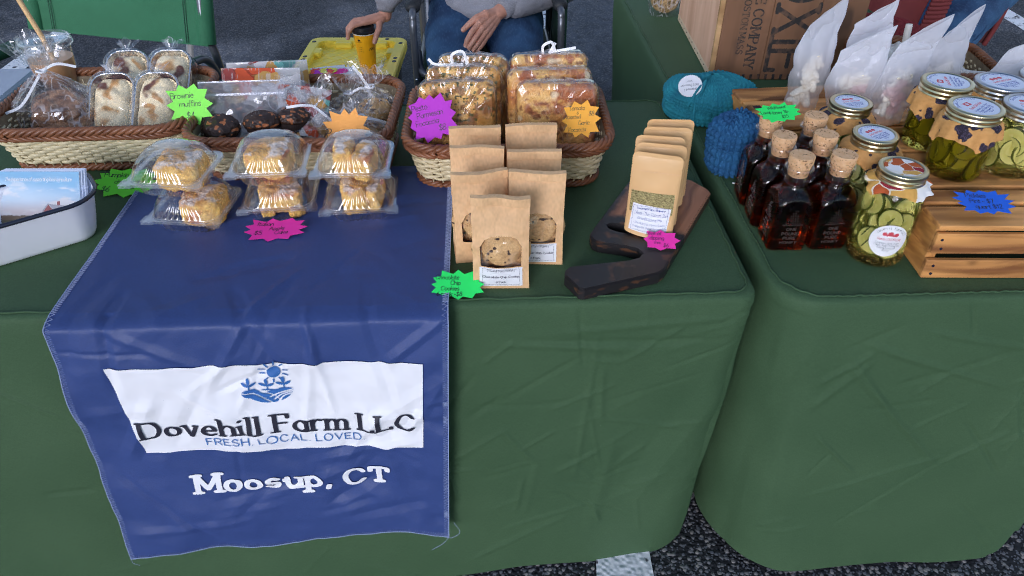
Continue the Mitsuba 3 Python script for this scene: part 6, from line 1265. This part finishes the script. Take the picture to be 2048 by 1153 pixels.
one('green_bottle', tf(lathe([(0.030, 0.0), (0.040, 0.004), (0.041, 0.14), (0.036, 0.17), (0.020, 0.20), (0.016, 0.215), (0.016, 0.24), (0.018, 0.241), (0.018, 0.262), (0.012, 0.264)], 36), TM((1.10, 1.33, TZ + 0.0008))), 'green_bottle', 'bright green plastic bottle behind the old crate', 'bottle', 40)

# ------------------------------------------------------------------ left end: storage case, iced coffee
k = thing('storage_case', 'black storage case with a pale grey lid behind the table at the left edge', 'case'); MC = TM((-1.58, 0.965, 0), 0)
part(k, 'box', tf(cbox(0.48, 0.72, 0.595, 0.012, (0, 0, 0.299)), MC), 'case_black'); part(k, 'lid', tf(cbox(0.50, 0.74, 0.022, 0.007, (0, 0, 0.608)), MC), 'case_grey')
k = thing('iced_coffee', 'clear cup of iced coffee with a lid and a tan straw behind the left basket', 'drink'); MI = TM((-0.916, 0.702, TZ + 0.0008), s=(1.06, 1.06, 1.42))
part(k, 'cup', tf(lathe([(0.030, 0.0), (0.031, 0.002), (0.046, 0.118), (0.047, 0.120)], 40, True, False), MI), 'glass', True)
part(k, 'coffee', tf(lathe([(0.0285, 0.003), (0.0420, 0.098)], 40), MI), 'coffee_milk', 40)
part(k, 'lid', tf(lathe([(0.047, 0.117), (0.0505, 0.1175), (0.0505, 0.123), (0.0475, 0.1285), (0.0455, 0.1285), (0.0440, 0.1240), (0.020, 0.1242), (0.018, 0.1265), (0.004, 0.1265)], 48, False, True), MI), 'flange_plastic', True)
part(k, 'lid_rim', tf(tube([(0.0500 * math.cos(a), 0.0500 * math.sin(a), 0.1185) for a in np.arange(48) / 48 * 2 * PI], 0.0016, 6, True), MI), 'flange_plastic', True)
for i, (x, y) in enumerate(((0.014, 0.016), (-0.018, -0.006), (0.006, -0.02), (-0.006, 0.022))): part(k, 'ice_cube', tf(cbox(0.018, 0.017, 0.014, 0.004), MI @ TM((x, y, 0.100), 30 * i, 12 * i)), 'glass')
part(k, 'straw', tf(tube(np.array([(0.012, -0.006, 0.03), (0.006, -0.006, 0.12), (-0.022, -0.002, 0.205)]), 0.0048, 12), MI), 'straw', True)

# ------------------------------------------------------------------ yellow lidded tote, coffee cup, spare price cards
k = thing('storage_tote', 'black storage tote with a yellow lid, coffee cup and spare cards on it', 'storage tote'); MT = TM((-0.520, 2.010, 0), -3)
part(k, 'tub', tf(loft([(0.001, 0.150, 0.210, 0.03), (0.004, 0.156, 0.216, 0.03), (0.325, 0.182, 0.246, 0.035)], cap1=False), MT), 'tote_black', 40)
out, inn = Polygon(rring(0.205, 0.272, 0.045, (4, 4, 4, 4), 8)[0]), Polygon(rring(0.158, 0.222, 0.025, (4, 4, 4, 4), 6)[0])
part(k, 'lid_rim', tf(bevel(out.difference(inn), 0.040, 0.006), MT @ TM((0, 0, 0.330))), 'yellow_plastic')
part(k, 'lid_floor', tf(cbox(0.330, 0.458, 0.006, 0.001, (0, 0, 0.342)), MT), 'yellow_plastic')
for i in range(-5, 6):
    for sg in (1, -1):
        q = LineString([(i * 0.066 - 0.24, -0.24 * sg), (i * 0.066 + 0.24, 0.24 * sg)]).intersection(sbox(-0.156, -0.22, 0.156, 0.22))
        if q.length > 0.03: part(k, 'lid_rib', tf(extr(q.buffer(0.0022, cap_style=2), 0.0016 + 0.0002 * (sg > 0), 0.3448), MT), 'yellow_plastic')
for x, y, w, d in ((-0.150, 0.12, 0.030, 0.06), (-0.150, -0.10, 0.030, 0.06), (0.150, 0.12, 0.030, 0.06), (0.150, -0.10, 0.030, 0.06), (-0.06, 0.214, 0.07, 0.028), (0.09, 0.214, 0.07, 0.028), (-0.05, -0.214, 0.09, 0.028)):
    part(k, 'buttress', tf(cbox(w, d, 0.024, 0.004, (x, y, 0.3565)), MT), 'yellow_plastic')
for x, y in ((-0.183, 0.215), (-0.183, 0.045), (-0.183, 0.012), (-0.183, -0.19), (0.183, 0.20), (0.183, 0.03), (0.183, -0.005), (0.183, -0.15), (0.12, 0.248)):
    part(k, 'lid_hole', tf(lathe([(0.0085, 0), (0.0085, 0.0006)], 20), MT @ TM((x, y, 0.3702), s=(1, 1.3, 1))), 'tote_black')
k = thing('coffee_cup', 'orange paper coffee cup with a black lid under the hand on the yellow lid', 'cup'); MCu = TM((-0.434, 1.945, 0.3468))
part(k, 'cup', tf(lathe([(0.0285, 0.0), (0.029, 0.002), (0.0425, 0.158)], 40), MCu), 'orange_cup', 40)
part(k, 'rolled_rim', tf(tube([(0.0432 * math.cos(a), 0.0432 * math.sin(a), 0.1585) for a in np.arange(40) / 40 * 2 * PI], 0.0022, 8, True), MCu), 'cup_rim', True)
part(k, 'lid', tf(lathe([(0.0438, 0.160), (0.0450, 0.162), (0.0450, 0.168), (0.0415, 0.170), (0.0400, 0.182), (0.0380, 0.183), (0.0365, 0.179), (0.002, 0.178)], 40), MCu), 'black_plastic', 40)
cpm = lambda x: 0.029 + 0.0135 * x / 0.156
def on_cup(poly, a0, zz, nm):
    g = flat_mesh(poly, 0.004); x, y = g.vertices[:, 0], g.vertices[:, 1] + zz; R = cpm(y) + 0.0006; a = math.radians(a0) + x / R
    part(k, nm, tf(trimesh.Trimesh(np.column_stack([R * np.cos(a), R * np.sin(a), y]), g.faces, process=False), MCu), 'ink', True)
on_cup(text_lines([('NIK', 0, 0, 0.010)], weight=0.13, slant=0.2, jitter=0.5), -62, 0.098, 'handwriting')
on_cup(union_all([sbox(-0.007, 0.02, 0.003, 0.027), sbox(-0.009, 0.016, 0.007, 0.0175)] + [LineString([(-0.007, -0.004 - 0.008 * i), (0.004 + 0.003 * i, -0.004 - 0.008 * i)]).buffer(0.0006) for i in range(3)]), -112, 0.115, 'printed_mark')
on_cup(union_all([Point(0, 0.022).buffer(0.0035).difference(Point(0, 0.022).buffer(0.0024)), LineString([(0, 0.018), (0, 0.010)]).buffer(0.0006), LineString([(-0.006, 0.006), (0.006, 0.006)]).buffer(0.0008)]), -100, 0.004, 'printed_mark')
for i, (x, y, rz, m_) in enumerate(((-0.600, 1.955, 14, 'paper'), (-0.570, 1.940, 4, 'paper_blue'))):
    one('paper_sheet', tf(cbox(0.150, 0.110, 0.0008, 0.0001), TM((x, y, 0.3482 + 0.001 * i), rz)), m_, ('white sheet of paper on the yellow lid, under the spare cards', 'pale blue sheet of paper lying on top of the white one on the yellow lid')[i], 'paper')
SC = (('card_pink', 0.075, 0.050, (-0.548, 1.950, 0.3502), 20, 'loose pink star card at the right of the pile on the yellow lid'), ('card_red', 0.110, 0.085, (-0.620, 1.935, 0.3510), -8, 'large red star card lowest in the pile on the yellow lid'),
      ('card_purple', 0.080, 0.064, (-0.612, 1.938, 0.3520), 10, 'purple star card in the middle of the pile on the yellow lid'), ('card_yellow', 0.078, 0.058, (-0.592, 1.952, 0.3532), -4, 'yellow star card on top of the pile on the yellow lid'))
for i, (m_, w, h, p, rz, tx) in enumerate(SC): price_card(tx, m_, w, h, 13, [], TM(p, rz, 4), 40 + i, 0.2)
kk = [k_ for k_ in scene if k_.startswith('price_card')][-1]
part(kk, 'handwriting', tf(extr(text_lines([('16 Pack', -0.024, 0.006, 0.010), ('Cookies', -0.026, -0.012, 0.010)], weight=0.12, slant=0.15, jitter=0.4), 0.0003, 0.0007), TM(SC[3][3], SC[3][4], 4)), 'ink')

# ------------------------------------------------------------------ folding directors' chairs
def chair(label, pos, rz, W, seat_z, back, cloth, arm_z, foam, side=True):
    k = thing('folding_chair', label, 'chair'); M = TM(pos, rz); w = W / 2; r = 0.0125
    for sx in (-1, 1):
        part(k, 'back_post', tf(tube(smoothpts([(sx * w, 0.10, 0.0), (sx * w, 0.03, arm_z - 0.03), (sx * w, 0.0, arm_z + 0.06), (sx * w, -0.015 + back[2], back[1] + 0.02)], 24), r, 10), M), 'grey_tube', True)
        part(k, 'front_leg', tf(tube(np.array([(sx * w, -0.42, 0.0), (sx * w, -0.42, 0.3), (sx * w, -0.42, arm_z - 0.06)]), r, 10), M), 'grey_tube', True)
        part(k, 'arm_tube', tf(tube(smoothpts([(sx * w, -0.42, arm_z - 0.07), (sx * w, -0.41, arm_z - 0.03), (sx * w, -0.37, arm_z), (sx * w, -0.10, arm_z), (sx * w, -0.02, arm_z - 0.02), (sx * w, 0.02, arm_z - 0.09)], 30), r, 10), M), 'grey_tube', True)
        part(k, 'arm_pad', tf(tube(smoothpts([(sx * w, -0.38, arm_z + 0.004), (sx * w, -0.24, arm_z + 0.008), (sx * w, -0.10, arm_z + 0.004)], 20), np.r_[0.020, np.full(18, 0.026), 0.020], 12, flat=0.8), M), foam, True)
        part(k, 'seat_rail', tf(tube(np.array([(sx * (w - 0.01), -0.42, seat_z), (sx * (w - 0.01), 0.06, seat_z)]), r, 10), M), 'grey_tube', True)
        part(k, 'cross_leg', tf(tube(np.array([(sx * w, -0.40, 0.02), (0, -0.40 + 0.004 * sx, seat_z * 0.5), (-sx * (w - 0.01), -0.40, seat_z - 0.02)]), r * 0.8, 8), M), 'grey_tube', True)
        for z in (0.30, 0.36): part(k, 'bolt', tf(lathe([(0.007, 0), (0.006, 0.003), (0.002, 0.0045)], 14), M @ TM((sx * w, -0.433, z + 0.08), rx=90)), 'chrome', True)
    gx_, gz_ = np.meshgrid(np.linspace(-1, 1, 26), np.linspace(0, 1, 16), indexing='ij'); h = back[1] - back[0]
    Y_ = 0.028 * (1 - gx_ ** 2) + back[2] * gz_ + (meshkit.fbm(np.stack([gx_ * 2, gz_ * 3, gx_ * 0 + seat_z], -1), 3, 4) - 0.5) * 0.02
    for o, nm in ((-0.0125, 'back_cloth'),):
        F = np.stack([gx_ * (w + 0.014), Y_ - 0.014, back[0] + h * gz_ - 0.012 * (1 - gx_ ** 2) * (1 - gz_)], -1); B = F + [0, 0.004, 0]
        part(k, nm, tf(cat(gridm(F), gridm(B[::-1]), gridm(np.stack([F[:, 0], B[:, 0]], 1)), gridm(np.stack([F[:, -1], B[:, -1]], 1))), M), cloth, True)
        for sx in (-1, 1):
            part(k, 'back_sleeve', tf(tube(np.array([(sx * w, back[2] * t, back[0] + h * t) for t in (0, 0.33, 0.66, 1)]), 0.027, 12), M), cloth, True)
            for j in (0, 1): part(k, 'stitch_line', tf(tube(np.array([(sx * (w - 0.062 - 0.008 * j), 0.028 * (1 - ((w - 0.062 - 0.008 * j) / w) ** 2) + back[2] * t - 0.016, back[0] + h * t) for t in np.linspace(0.0, 1, 12)]), 0.0010, 5), M), 'chair_green_dark', True)
    gx_, gy_ = np.meshgrid(np.linspace(-1, 1, 16), np.linspace(0, 1, 14), indexing='ij'); F = np.stack([gx_ * (w - 0.005), -0.43 + 0.48 * gy_, seat_z + 0.012 - 0.025 * (1 - gx_ ** 2)], -1)
    part(k, 'seat_cloth', tf(cat(gridm(F), gridm(F[::-1] + [0, 0, -0.004])), M), cloth, True)
    return k, M
kc1, MCh = chair('empty green folding chair behind the left baskets, its cloth back filling the top left', (-1.145, 1.525, 0), -16, 0.62, 0.44, (0.645, 1.00, 0.10), 'chair_green', 0.62, 'foam_green')
part(kc1, 'brace_strap', tf(tube(np.array([(-0.03, 0.42, 0.62), (0.0, 0.25, 0.33), (0.02, 0.15, 0.12)]), 0.014, 6, flat=0.25), MCh), 'strap_steel')
kc2, MCp = chair('grey tube chair with dark green cloth that the person in the grey sweatshirt sits on', (0.032, 2.06, 0), 0, 0.505, 0.44, (0.62, 1.02, 0.10), 'chair_green_dark', 0.665, 'rubber')
tb = tube(smoothpts([(-0.10, -0.43, 0.47), (-0.19, -0.44, 0.455), (-0.235, -0.42, 0.47), (-0.25, -0.32, 0.50)], 24), 0.0125, 10); part(kc2, 'bent_tube', tf(tb, MCp), 'grey_tube', True)
part(kc2, 'side_tray', tf(cbox(0.012, 0.20, 0.26, 0.003, (-0.222, 0.03, 0.50)), MCp), 'case_grey')
part(kc2, 'hanging_pouch', tf(cbox(0.030, 0.30, 0.34, 0.010, (0.278, -0.10, 0.50)), MCp), 'chair_green_dark')
kw = thing('straw_wisp', 'small tangle of dry straw on the asphalt under the green chair', 'straw')
for i in range(12):
    a, r_ = i * 2.4, 0.03 + 0.008 * (i % 5)
    pts = np.array([[-1.33 + r_ * math.cos(a), 2.60 + r_ * math.sin(a), 0.006], [-1.33 + 0.05 * math.cos(a + 1.5), 2.60 + 0.05 * math.sin(a + 1.5), 0.012], [-1.33 + r_ * 1.7 * math.cos(a + 2.6), 2.60 + r_ * 1.7 * math.sin(a + 2.6), 0.006]])
    part(kw, 'stalk', tube(smoothpts(pts, 8), 0.0016, 5), 'vine', True)

# ------------------------------------------------------------------ the person with the coffee
def finger(ch, r0=0.0098, r1=0.0072):
    n = len(ch) - 1; return [(ch[i], r0 + (r1 - r0) * i / n, ch[i + 1], r0 + (r1 - r0) * (i + 1) / n) for i in range(n)]
def hand(wrist, fing, thumb, rw=0.022):
    w = np.array(wrist); b = []
    roots = [np.array(f[0]) for f in fing]
    for i, q in enumerate(roots):
        a = w + (q - w) * 0.12 + (q - np.mean(roots, 0)) * 0.35; b.append((a, 0.0165, q, 0.0118)); b += finger(fing[i], 0.0102 - 0.0005 * (i == 3), 0.0076)
        if i: b.append((roots[i - 1] * 0.8 + w * 0.2, 0.0120, q * 0.8 + w * 0.2, 0.0120))
    th = np.array(thumb[0]); b.append((w, 0.017, th, 0.0145)); b.append((th, 0.0150, roots[0] * 0.55 + w * 0.45, 0.0125)); b += finger(thumb, 0.0130, 0.0088)
    return b
FR = [[(-.428, 1.930, .545), (-.466, 1.912, .540), (-.487, 1.903, .520), (-.490, 1.902, .498)], [(-.424, 1.950, .549), (-.470, 1.938, .545), (-.491, 1.932, .524), (-.493, 1.931, .500)],
      [(-.420, 1.969, .547), (-.466, 1.964, .543), (-.486, 1.960, .524), (-.489, 1.959, .503)], [(-.412, 1.987, .541), (-.450, 1.988, .536), (-.468, 1.987, .520), (-.473, 1.986, .503)]]
TR = [(-.372, 1.958, .540), (-.373, 1.926, .524), (-.384, 1.902, .503), (-.391, 1.893, .484)]
WR = (-.352, 1.983, .553)
FL = [[(.004, 1.585, .650), (-.022, 1.560, .628), (-.038, 1.549, .605), (-.044, 1.547, .584)], [(.013, 1.580, .634), (-.011, 1.554, .610), (-.030, 1.545, .586), (-.040, 1.544, .566)],
      [(.022, 1.583, .619), (.000, 1.560, .594), (-.019, 1.552, .572), (-.030, 1.551, .556)], [(.031, 1.591, .607), (.013, 1.570, .585), (-.004, 1.563, .568), (-.014, 1.562, .556)]]
TL = [(.026, 1.618, .668), (-.004, 1.600, .662), (-.030, 1.588, .645), (-.049, 1.581, .630)]
WL = (.062, 1.655, .655)
kp = thing('person', 'person in a grey sweatshirt and blue jeans, one hand over an orange cup', 'person')
arms = [((-.345, 1.99, .60), 0.026, WR, 0.0235), ((-.225, 2.03, .77), 0.036, (-.345, 1.99, .60), 0.027), ((-.17, 2.12, 1.10), 0.045, (-.225, 2.03, .77), 0.038),
        ((.10, 1.69, .67), 0.027, WL, 0.0235), ((.33, 1.92, .69), 0.038, (.10, 1.69, .67), 0.027), ((.23, 2.12, 1.10), 0.045, (.33, 1.92, .69), 0.038)]
trunk = [((.03, 2.05, .62), 0.11, (.03, 2.12, 1.0), 0.12), ((-.15, 2.12, 1.10), 0.05, (.21, 2.12, 1.10), 0.05), ((.03, 2.12, 1.0), 0.11, (.03, 2.12, 1.12), 0.06), ((.03, 2.12, 1.12), 0.052, (.03, 2.08, 1.25), 0.050),
         ((-.07, 2.02, .54), 0.07, (-.09, 1.56, .52), 0.052), ((.13, 2.02, .54), 0.07, (.13, 1.56, .52), 0.052), ((-.09, 1.56, .52), 0.048, (-.10, 1.50, .08), 0.036), ((.13, 1.56, .52), 0.048, (.14, 1.50, .08), 0.036)]
head = [((.03, 2.05, 1.40), 0.088, (.03, 2.03, 1.33), 0.070), ((.03, 2.09, 1.41), 0.085, (.03, 2.06, 1.39), 0.088), ((.03, 1.97, 1.29), 0.030, (.03, 2.02, 1.32), 0.055), ((.03, 1.965, 1.375), 0.010, (.03, 1.945, 1.345), 0.014), ((-.055, 2.05, 1.385), 0.018, (-.055, 2.06, 1.355), 0.013), ((.115, 2.05, 1.385), 0.018, (.115, 2.06, 1.355), 0.013)]
skin = bones(trunk + arms + head + hand(WR, FR, TR) + hand(WL, FL, TL), 0.0055, 10)
scene[kp + '__body'] = mikit.ply(skin, 'mat_skin', True); _used.add(kp + '__body')
for q, nrm in ((FL[0], (-.3, -.5, .6)), (FL[1], (-.3, -.6, .5)), (FL[2], (-.3, -.6, .5)), (TL, (-.1, -.5, .8)), (FR[0], (-.8, -.4, .3)), (FR[1], (-.9, -.3, .3)), (TR, (.3, -.8, .4))):
    t = np.array(q[-1]); d = t - np.array(q[-2]); d /= np.linalg.norm(d); n_ = np.array(nrm); n_ = n_ - d * (n_ @ d); n_ /= np.linalg.norm(n_)
    m = ball(1, 2); v = np.asarray(m.vertices) * [0.0050, 0.0066, 0.0018]; B = np.column_stack([np.cross(d, n_), d, n_]); part(kp, 'fingernail', trimesh.Trimesh(v @ B.T + t + n_ * 0.0062 + d * 0.001, m.faces, process=False), 'nail', True)
for sx in (-.03, .03): part(kp, 'eye', tf(ball(0.010, 2), TM((.03 + sx, 1.972, 1.395))), 'paper', True)
part(kp, 'mouth', tf(tube(smoothpts([(.005, 1.955, 1.302), (.03, 1.948, 1.299), (.055, 1.955, 1.302)], 10), 0.004, 6), np.eye(4)), 'nail', True)
part(kp, 'hair', bumpy(bones([((.03, 2.10, 1.43), 0.094, (.03, 2.05, 1.45), 0.080), ((.03, 2.13, 1.40), 0.075, (.03, 2.14, 1.31), 0.06), ((-.05, 2.09, 1.42), 0.04, (-.055, 2.10, 1.33), 0.03), ((.11, 2.09, 1.42), 0.04, (.115, 2.10, 1.33), 0.03)], 0.012), 0.012, 30, 3), 'hair', True)
def wrinkled(m, amp, f, seed, st=(1, 1, 1)):
    v = np.asarray(m.vertices); q = v * f * np.array(st)
    q = q + 0.8 * (np.stack([meshkit.noise(v * 6 + i * 9, seed + i) for i in range(3)], -1) - 0.5)
    d = (np.abs(meshkit.noise(q, seed) - 0.5) * 2) ** 0.7 - 0.5 + 0.5 * (meshkit.fbm(v * f * 1.7, 3, seed + 5) - 0.5)
    return trimesh.Trimesh(v + np.asarray(m.vertex_normals) * (amp * d)[:, None], m.faces, process=False)
sw = bones([((.03, 2.04, .66), 0.165, (.03, 2.12, 1.0), 0.165), ((.03, 1.93, .68), 0.125, (.03, 2.03, .78), 0.15), ((-.06, 1.88, .645), 0.07, (.10, 1.88, .645), 0.075), ((-.15, 2.12, 1.09), 0.085, (.21, 2.12, 1.09), 0.085), ((.03, 2.12, 1.1), 0.10, (.03, 2.11, 1.17), 0.075),
            ((-.17, 2.12, 1.09), 0.080, (-.228, 2.03, .77), 0.070), ((-.228, 2.03, .77), 0.070, (-.340, 1.990, .618), 0.050), ((.23, 2.12, 1.09), 0.080, (.335, 1.92, .69), 0.078), ((.335, 1.92, .69), 0.078, (.125, 1.715, .682), 0.054), ((.20, 1.80, .69), 0.055, (.27, 1.86, .67), 0.062), ((-.05, 1.80, .635), 0.055, (.11, 1.77, .635), 0.060), ((-.05, 1.80, .635), 0.055, (-.05, 1.95, .67), 0.09), ((.11, 1.77, .635), 0.060, (.11, 1.95, .67), 0.09)], 0.010, 10)
part(kp, 'sweatshirt', wrinkled(sw, 0.016, 13, 3), 'sweatshirt', True)
part(kp, 'cuff', tube(smoothpts([(-.334, 1.992, .632), (-.343, 1.989, .605), (-.349, 1.986, .572)], 8), np.linspace(0.046, 0.033, 8), 16), 'rib_knit', True)
part(kp, 'cuff', tube(smoothpts([(.140, 1.735, .690), (.110, 1.700, .678), (.080, 1.674, .664)], 8), np.linspace(0.050, 0.035, 8), 16), 'rib_knit', True)
part(kp, 'pocket_seam', tube(smoothpts([(-.060, 1.805, .690), (-.075, 1.850, .735), (-.070, 1.870, .790)], 12), 0.003, 6), 'rib_knit', True)
je = bones([((-.06, 2.06, .56), 0.125, (-.085, 1.80, .535), 0.108), ((-.085, 1.80, .535), 0.108, (-.092, 1.56, .520), 0.086), ((.125, 2.06, .56), 0.125, (.130, 1.80, .535), 0.108), ((.130, 1.80, .535), 0.108, (.135, 1.56, .520), 0.086), ((-.06, 2.06, .56), 0.12, (.125, 2.06, .56), 0.12),
            ((-.092, 1.56, .520), 0.084, (-.10, 1.50, .14), 0.068), ((.135, 1.56, .520), 0.084, (.14, 1.50, .14), 0.068)], 0.012, 10)
part(kp, 'jeans', wrinkled(je, 0.012, 9, 7), 'denim', True)
for x in (-.10, .14): part(kp, 'shoe', bones([((x, 1.52, .06), 0.045, (x, 1.36, .045), 0.042)], 0.02), 'shoe', True)

# ------------------------------------------------------------------ the person in the burgundy coat
kq = thing('person', 'person in a burgundy knit coat and jeans at the top right, lap only in view', 'person')
H2 = np.array([1.985, 2.16, .60]); K2a, K2b = np.array([1.64, 1.86, .47]), np.array([1.755, 1.78, .47])
sk = bones([(H2 + [-.06, .06, 0], 0.07, K2a, 0.052), (H2 + [.08, -.06, 0], 0.07, K2b, 0.052), (K2a, 0.048, K2a + [-.05, .0, -.42], 0.036), (K2b, 0.048, K2b + [-.03, -.05, -.42], 0.036), (H2, 0.11, H2 + [.05, .05, .5], 0.12), (H2 + [-.08, .16, .55], 0.05, H2 + [.18, -.06, .55], 0.05),
            (H2 + [.05, .05, .5], 0.08, H2 + [.05, .05, .64], 0.055), (H2 + [.05, .05, .64], 0.05, H2 + [.03, .03, .74], 0.05), (H2 + [.0, .0, .86], 0.09, H2 + [-.01, -.01, .80], 0.07), (H2 + [.02, .02, .88], 0.09, H2 + [.04, .04, .86], 0.09), (H2 + [-.08, -.08, .82], 0.014, H2 + [-.10, -.10, .80], 0.014),
            (H2 + [-.09, .18, .53], 0.04, H2 + [-.22, .12, .26], 0.036), (H2 + [-.22, .12, .26], 0.036, H2 + [-.30, -.06, .14], 0.026), (H2 + [.19, -.08, .53], 0.04, H2 + [.10, -.24, .26], 0.036), (H2 + [.10, -.24, .26], 0.036, H2 + [-.08, -.26, .14], 0.026)], 0.02)
scene[kq + '__body'] = mikit.ply(sk, 'mat_skin', True); _used.add(kq + '__body')
je2 = bones([(H2 + [-.06, .06, 0], 0.110, K2a, 0.078), (H2 + [.08, -.06, 0], 0.110, K2b, 0.078), (H2 + [-.06, .06, 0], 0.12, H2 + [.08, -.06, 0], 0.12), (K2a, 0.088, K2a + [-.05, .0, -.38], 0.070), (K2b, 0.088, K2b + [-.03, -.05, -.38], 0.070)], 0.015)
part(kq, 'jeans', wrinkled(je2, 0.012, 9, 11), 'denim', True)
for q in (K2a + [-.05, .0, -.44], K2b + [-.03, -.05, -.44]): part(kq, 'shoe', bones([(q, 0.045, q + [-.11, -.10, -.015], 0.04)], 0.02), 'shoe', True)
co = bones([(H2 + [0, 0, .05], 0.165, H2 + [.05, .05, .5], 0.165), (H2 + [-.08, .16, .54], 0.08, H2 + [.18, -.06, .54], 0.08), (H2 + [-.09, .18, .53], 0.07, H2 + [-.22, .12, .26], 0.062), (H2 + [-.22, .12, .26], 0.062, H2 + [-.27, 0.0, .17], 0.05), (H2 + [.19, -.08, .53], 0.07, H2 + [.10, -.24, .26], 0.062), (H2 + [.10, -.24, .26], 0.062, H2 + [-.02, -.26, .17], 0.05)], 0.02)
part(kq, 'coat', wrinkled(co, 0.014, 9, 13), 'burgundy', True)
def sheet(pts, t, nrm, nx=24, ny=24, wob=0.02, seed=0):
    """pts: 4 corners (bottom-left, bottom-right, top-right, top-left) -> a thick hanging cloth panel."""
    a, b, c, d = [np.array(q, float) for q in pts]; U, V = np.meshgrid(np.linspace(0, 1, nx), np.linspace(0, 1, ny), indexing='ij'); U, V = U[..., None], V[..., None]
    P = (a * (1 - U) + b * U) * (1 - V) + (d * (1 - U) + c * U) * V; n_ = np.array(nrm, float); n_ /= np.linalg.norm(n_)
    P = P + n_ * ((np.sin(U * 9 + 2 * V + seed) * wob * (1 - 0.5 * V)) + (meshkit.fbm(P * 9, 3, seed)[..., None] - 0.5) * wob)
    F, B = P, P - n_ * t
    return cat(gridm(F), gridm(B[::-1]), gridm(np.stack([B[0], F[0]], 0)), gridm(np.stack([F[-1], B[-1]], 0)), gridm(np.stack([F[:, 0], B[:, 0]], 1)), gridm(np.stack([B[:, -1], F[:, -1]], 1)))
part(kq, 'coat_front', sheet([(1.30, 1.74, .36), (1.56, 1.70, .36), (1.63, 1.74, .80), (1.28, 1.80, .80)], 0.012, (0, -1, 0.1), seed=1), 'burgundy', True)
for i in range(30):
    t = i / 30; a = np.array([1.545 + 0.075 * t, 1.680 + 0.04 * t, .365 + .43 * t]); part(kq, 'coat_rib', tube(np.array([a, a + [0.036, -0.004, 0.001], a + [0.072, 0.002, 0.003]]), 0.0078, 8), 'burgundy', True)
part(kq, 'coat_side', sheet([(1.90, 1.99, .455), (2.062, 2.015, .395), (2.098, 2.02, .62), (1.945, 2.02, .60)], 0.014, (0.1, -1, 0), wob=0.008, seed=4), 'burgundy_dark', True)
part(kq, 'coat_edge', tube(smoothpts([(2.058, 2.000, .395), (2.074, 1.995, .47), (2.090, 1.998, .56), (2.108, 2.0, .64)], 20), 0.010, 8), 'burgundy', True)
ks = thing('stool', 'dark stool under the person in the burgundy coat', 'stool')
part(ks, 'seat', tf(lathe([(0.135, 0.405), (0.14, 0.41), (0.14, 0.432), (0.13, 0.44)], 32), TM((1.96, 2.28, 0))), 'tote_black', 40)
for a in (0.6, 2.2, 3.8, 5.4): part(ks, 'leg', tube(np.array([(1.96 + 0.16 * math.cos(a), 2.28 + 0.16 * math.sin(a), 0.0), (1.96 + 0.10 * math.cos(a), 2.28 + 0.10 * math.sin(a), .41)]), 0.012, 8), 'grey_tube', True)
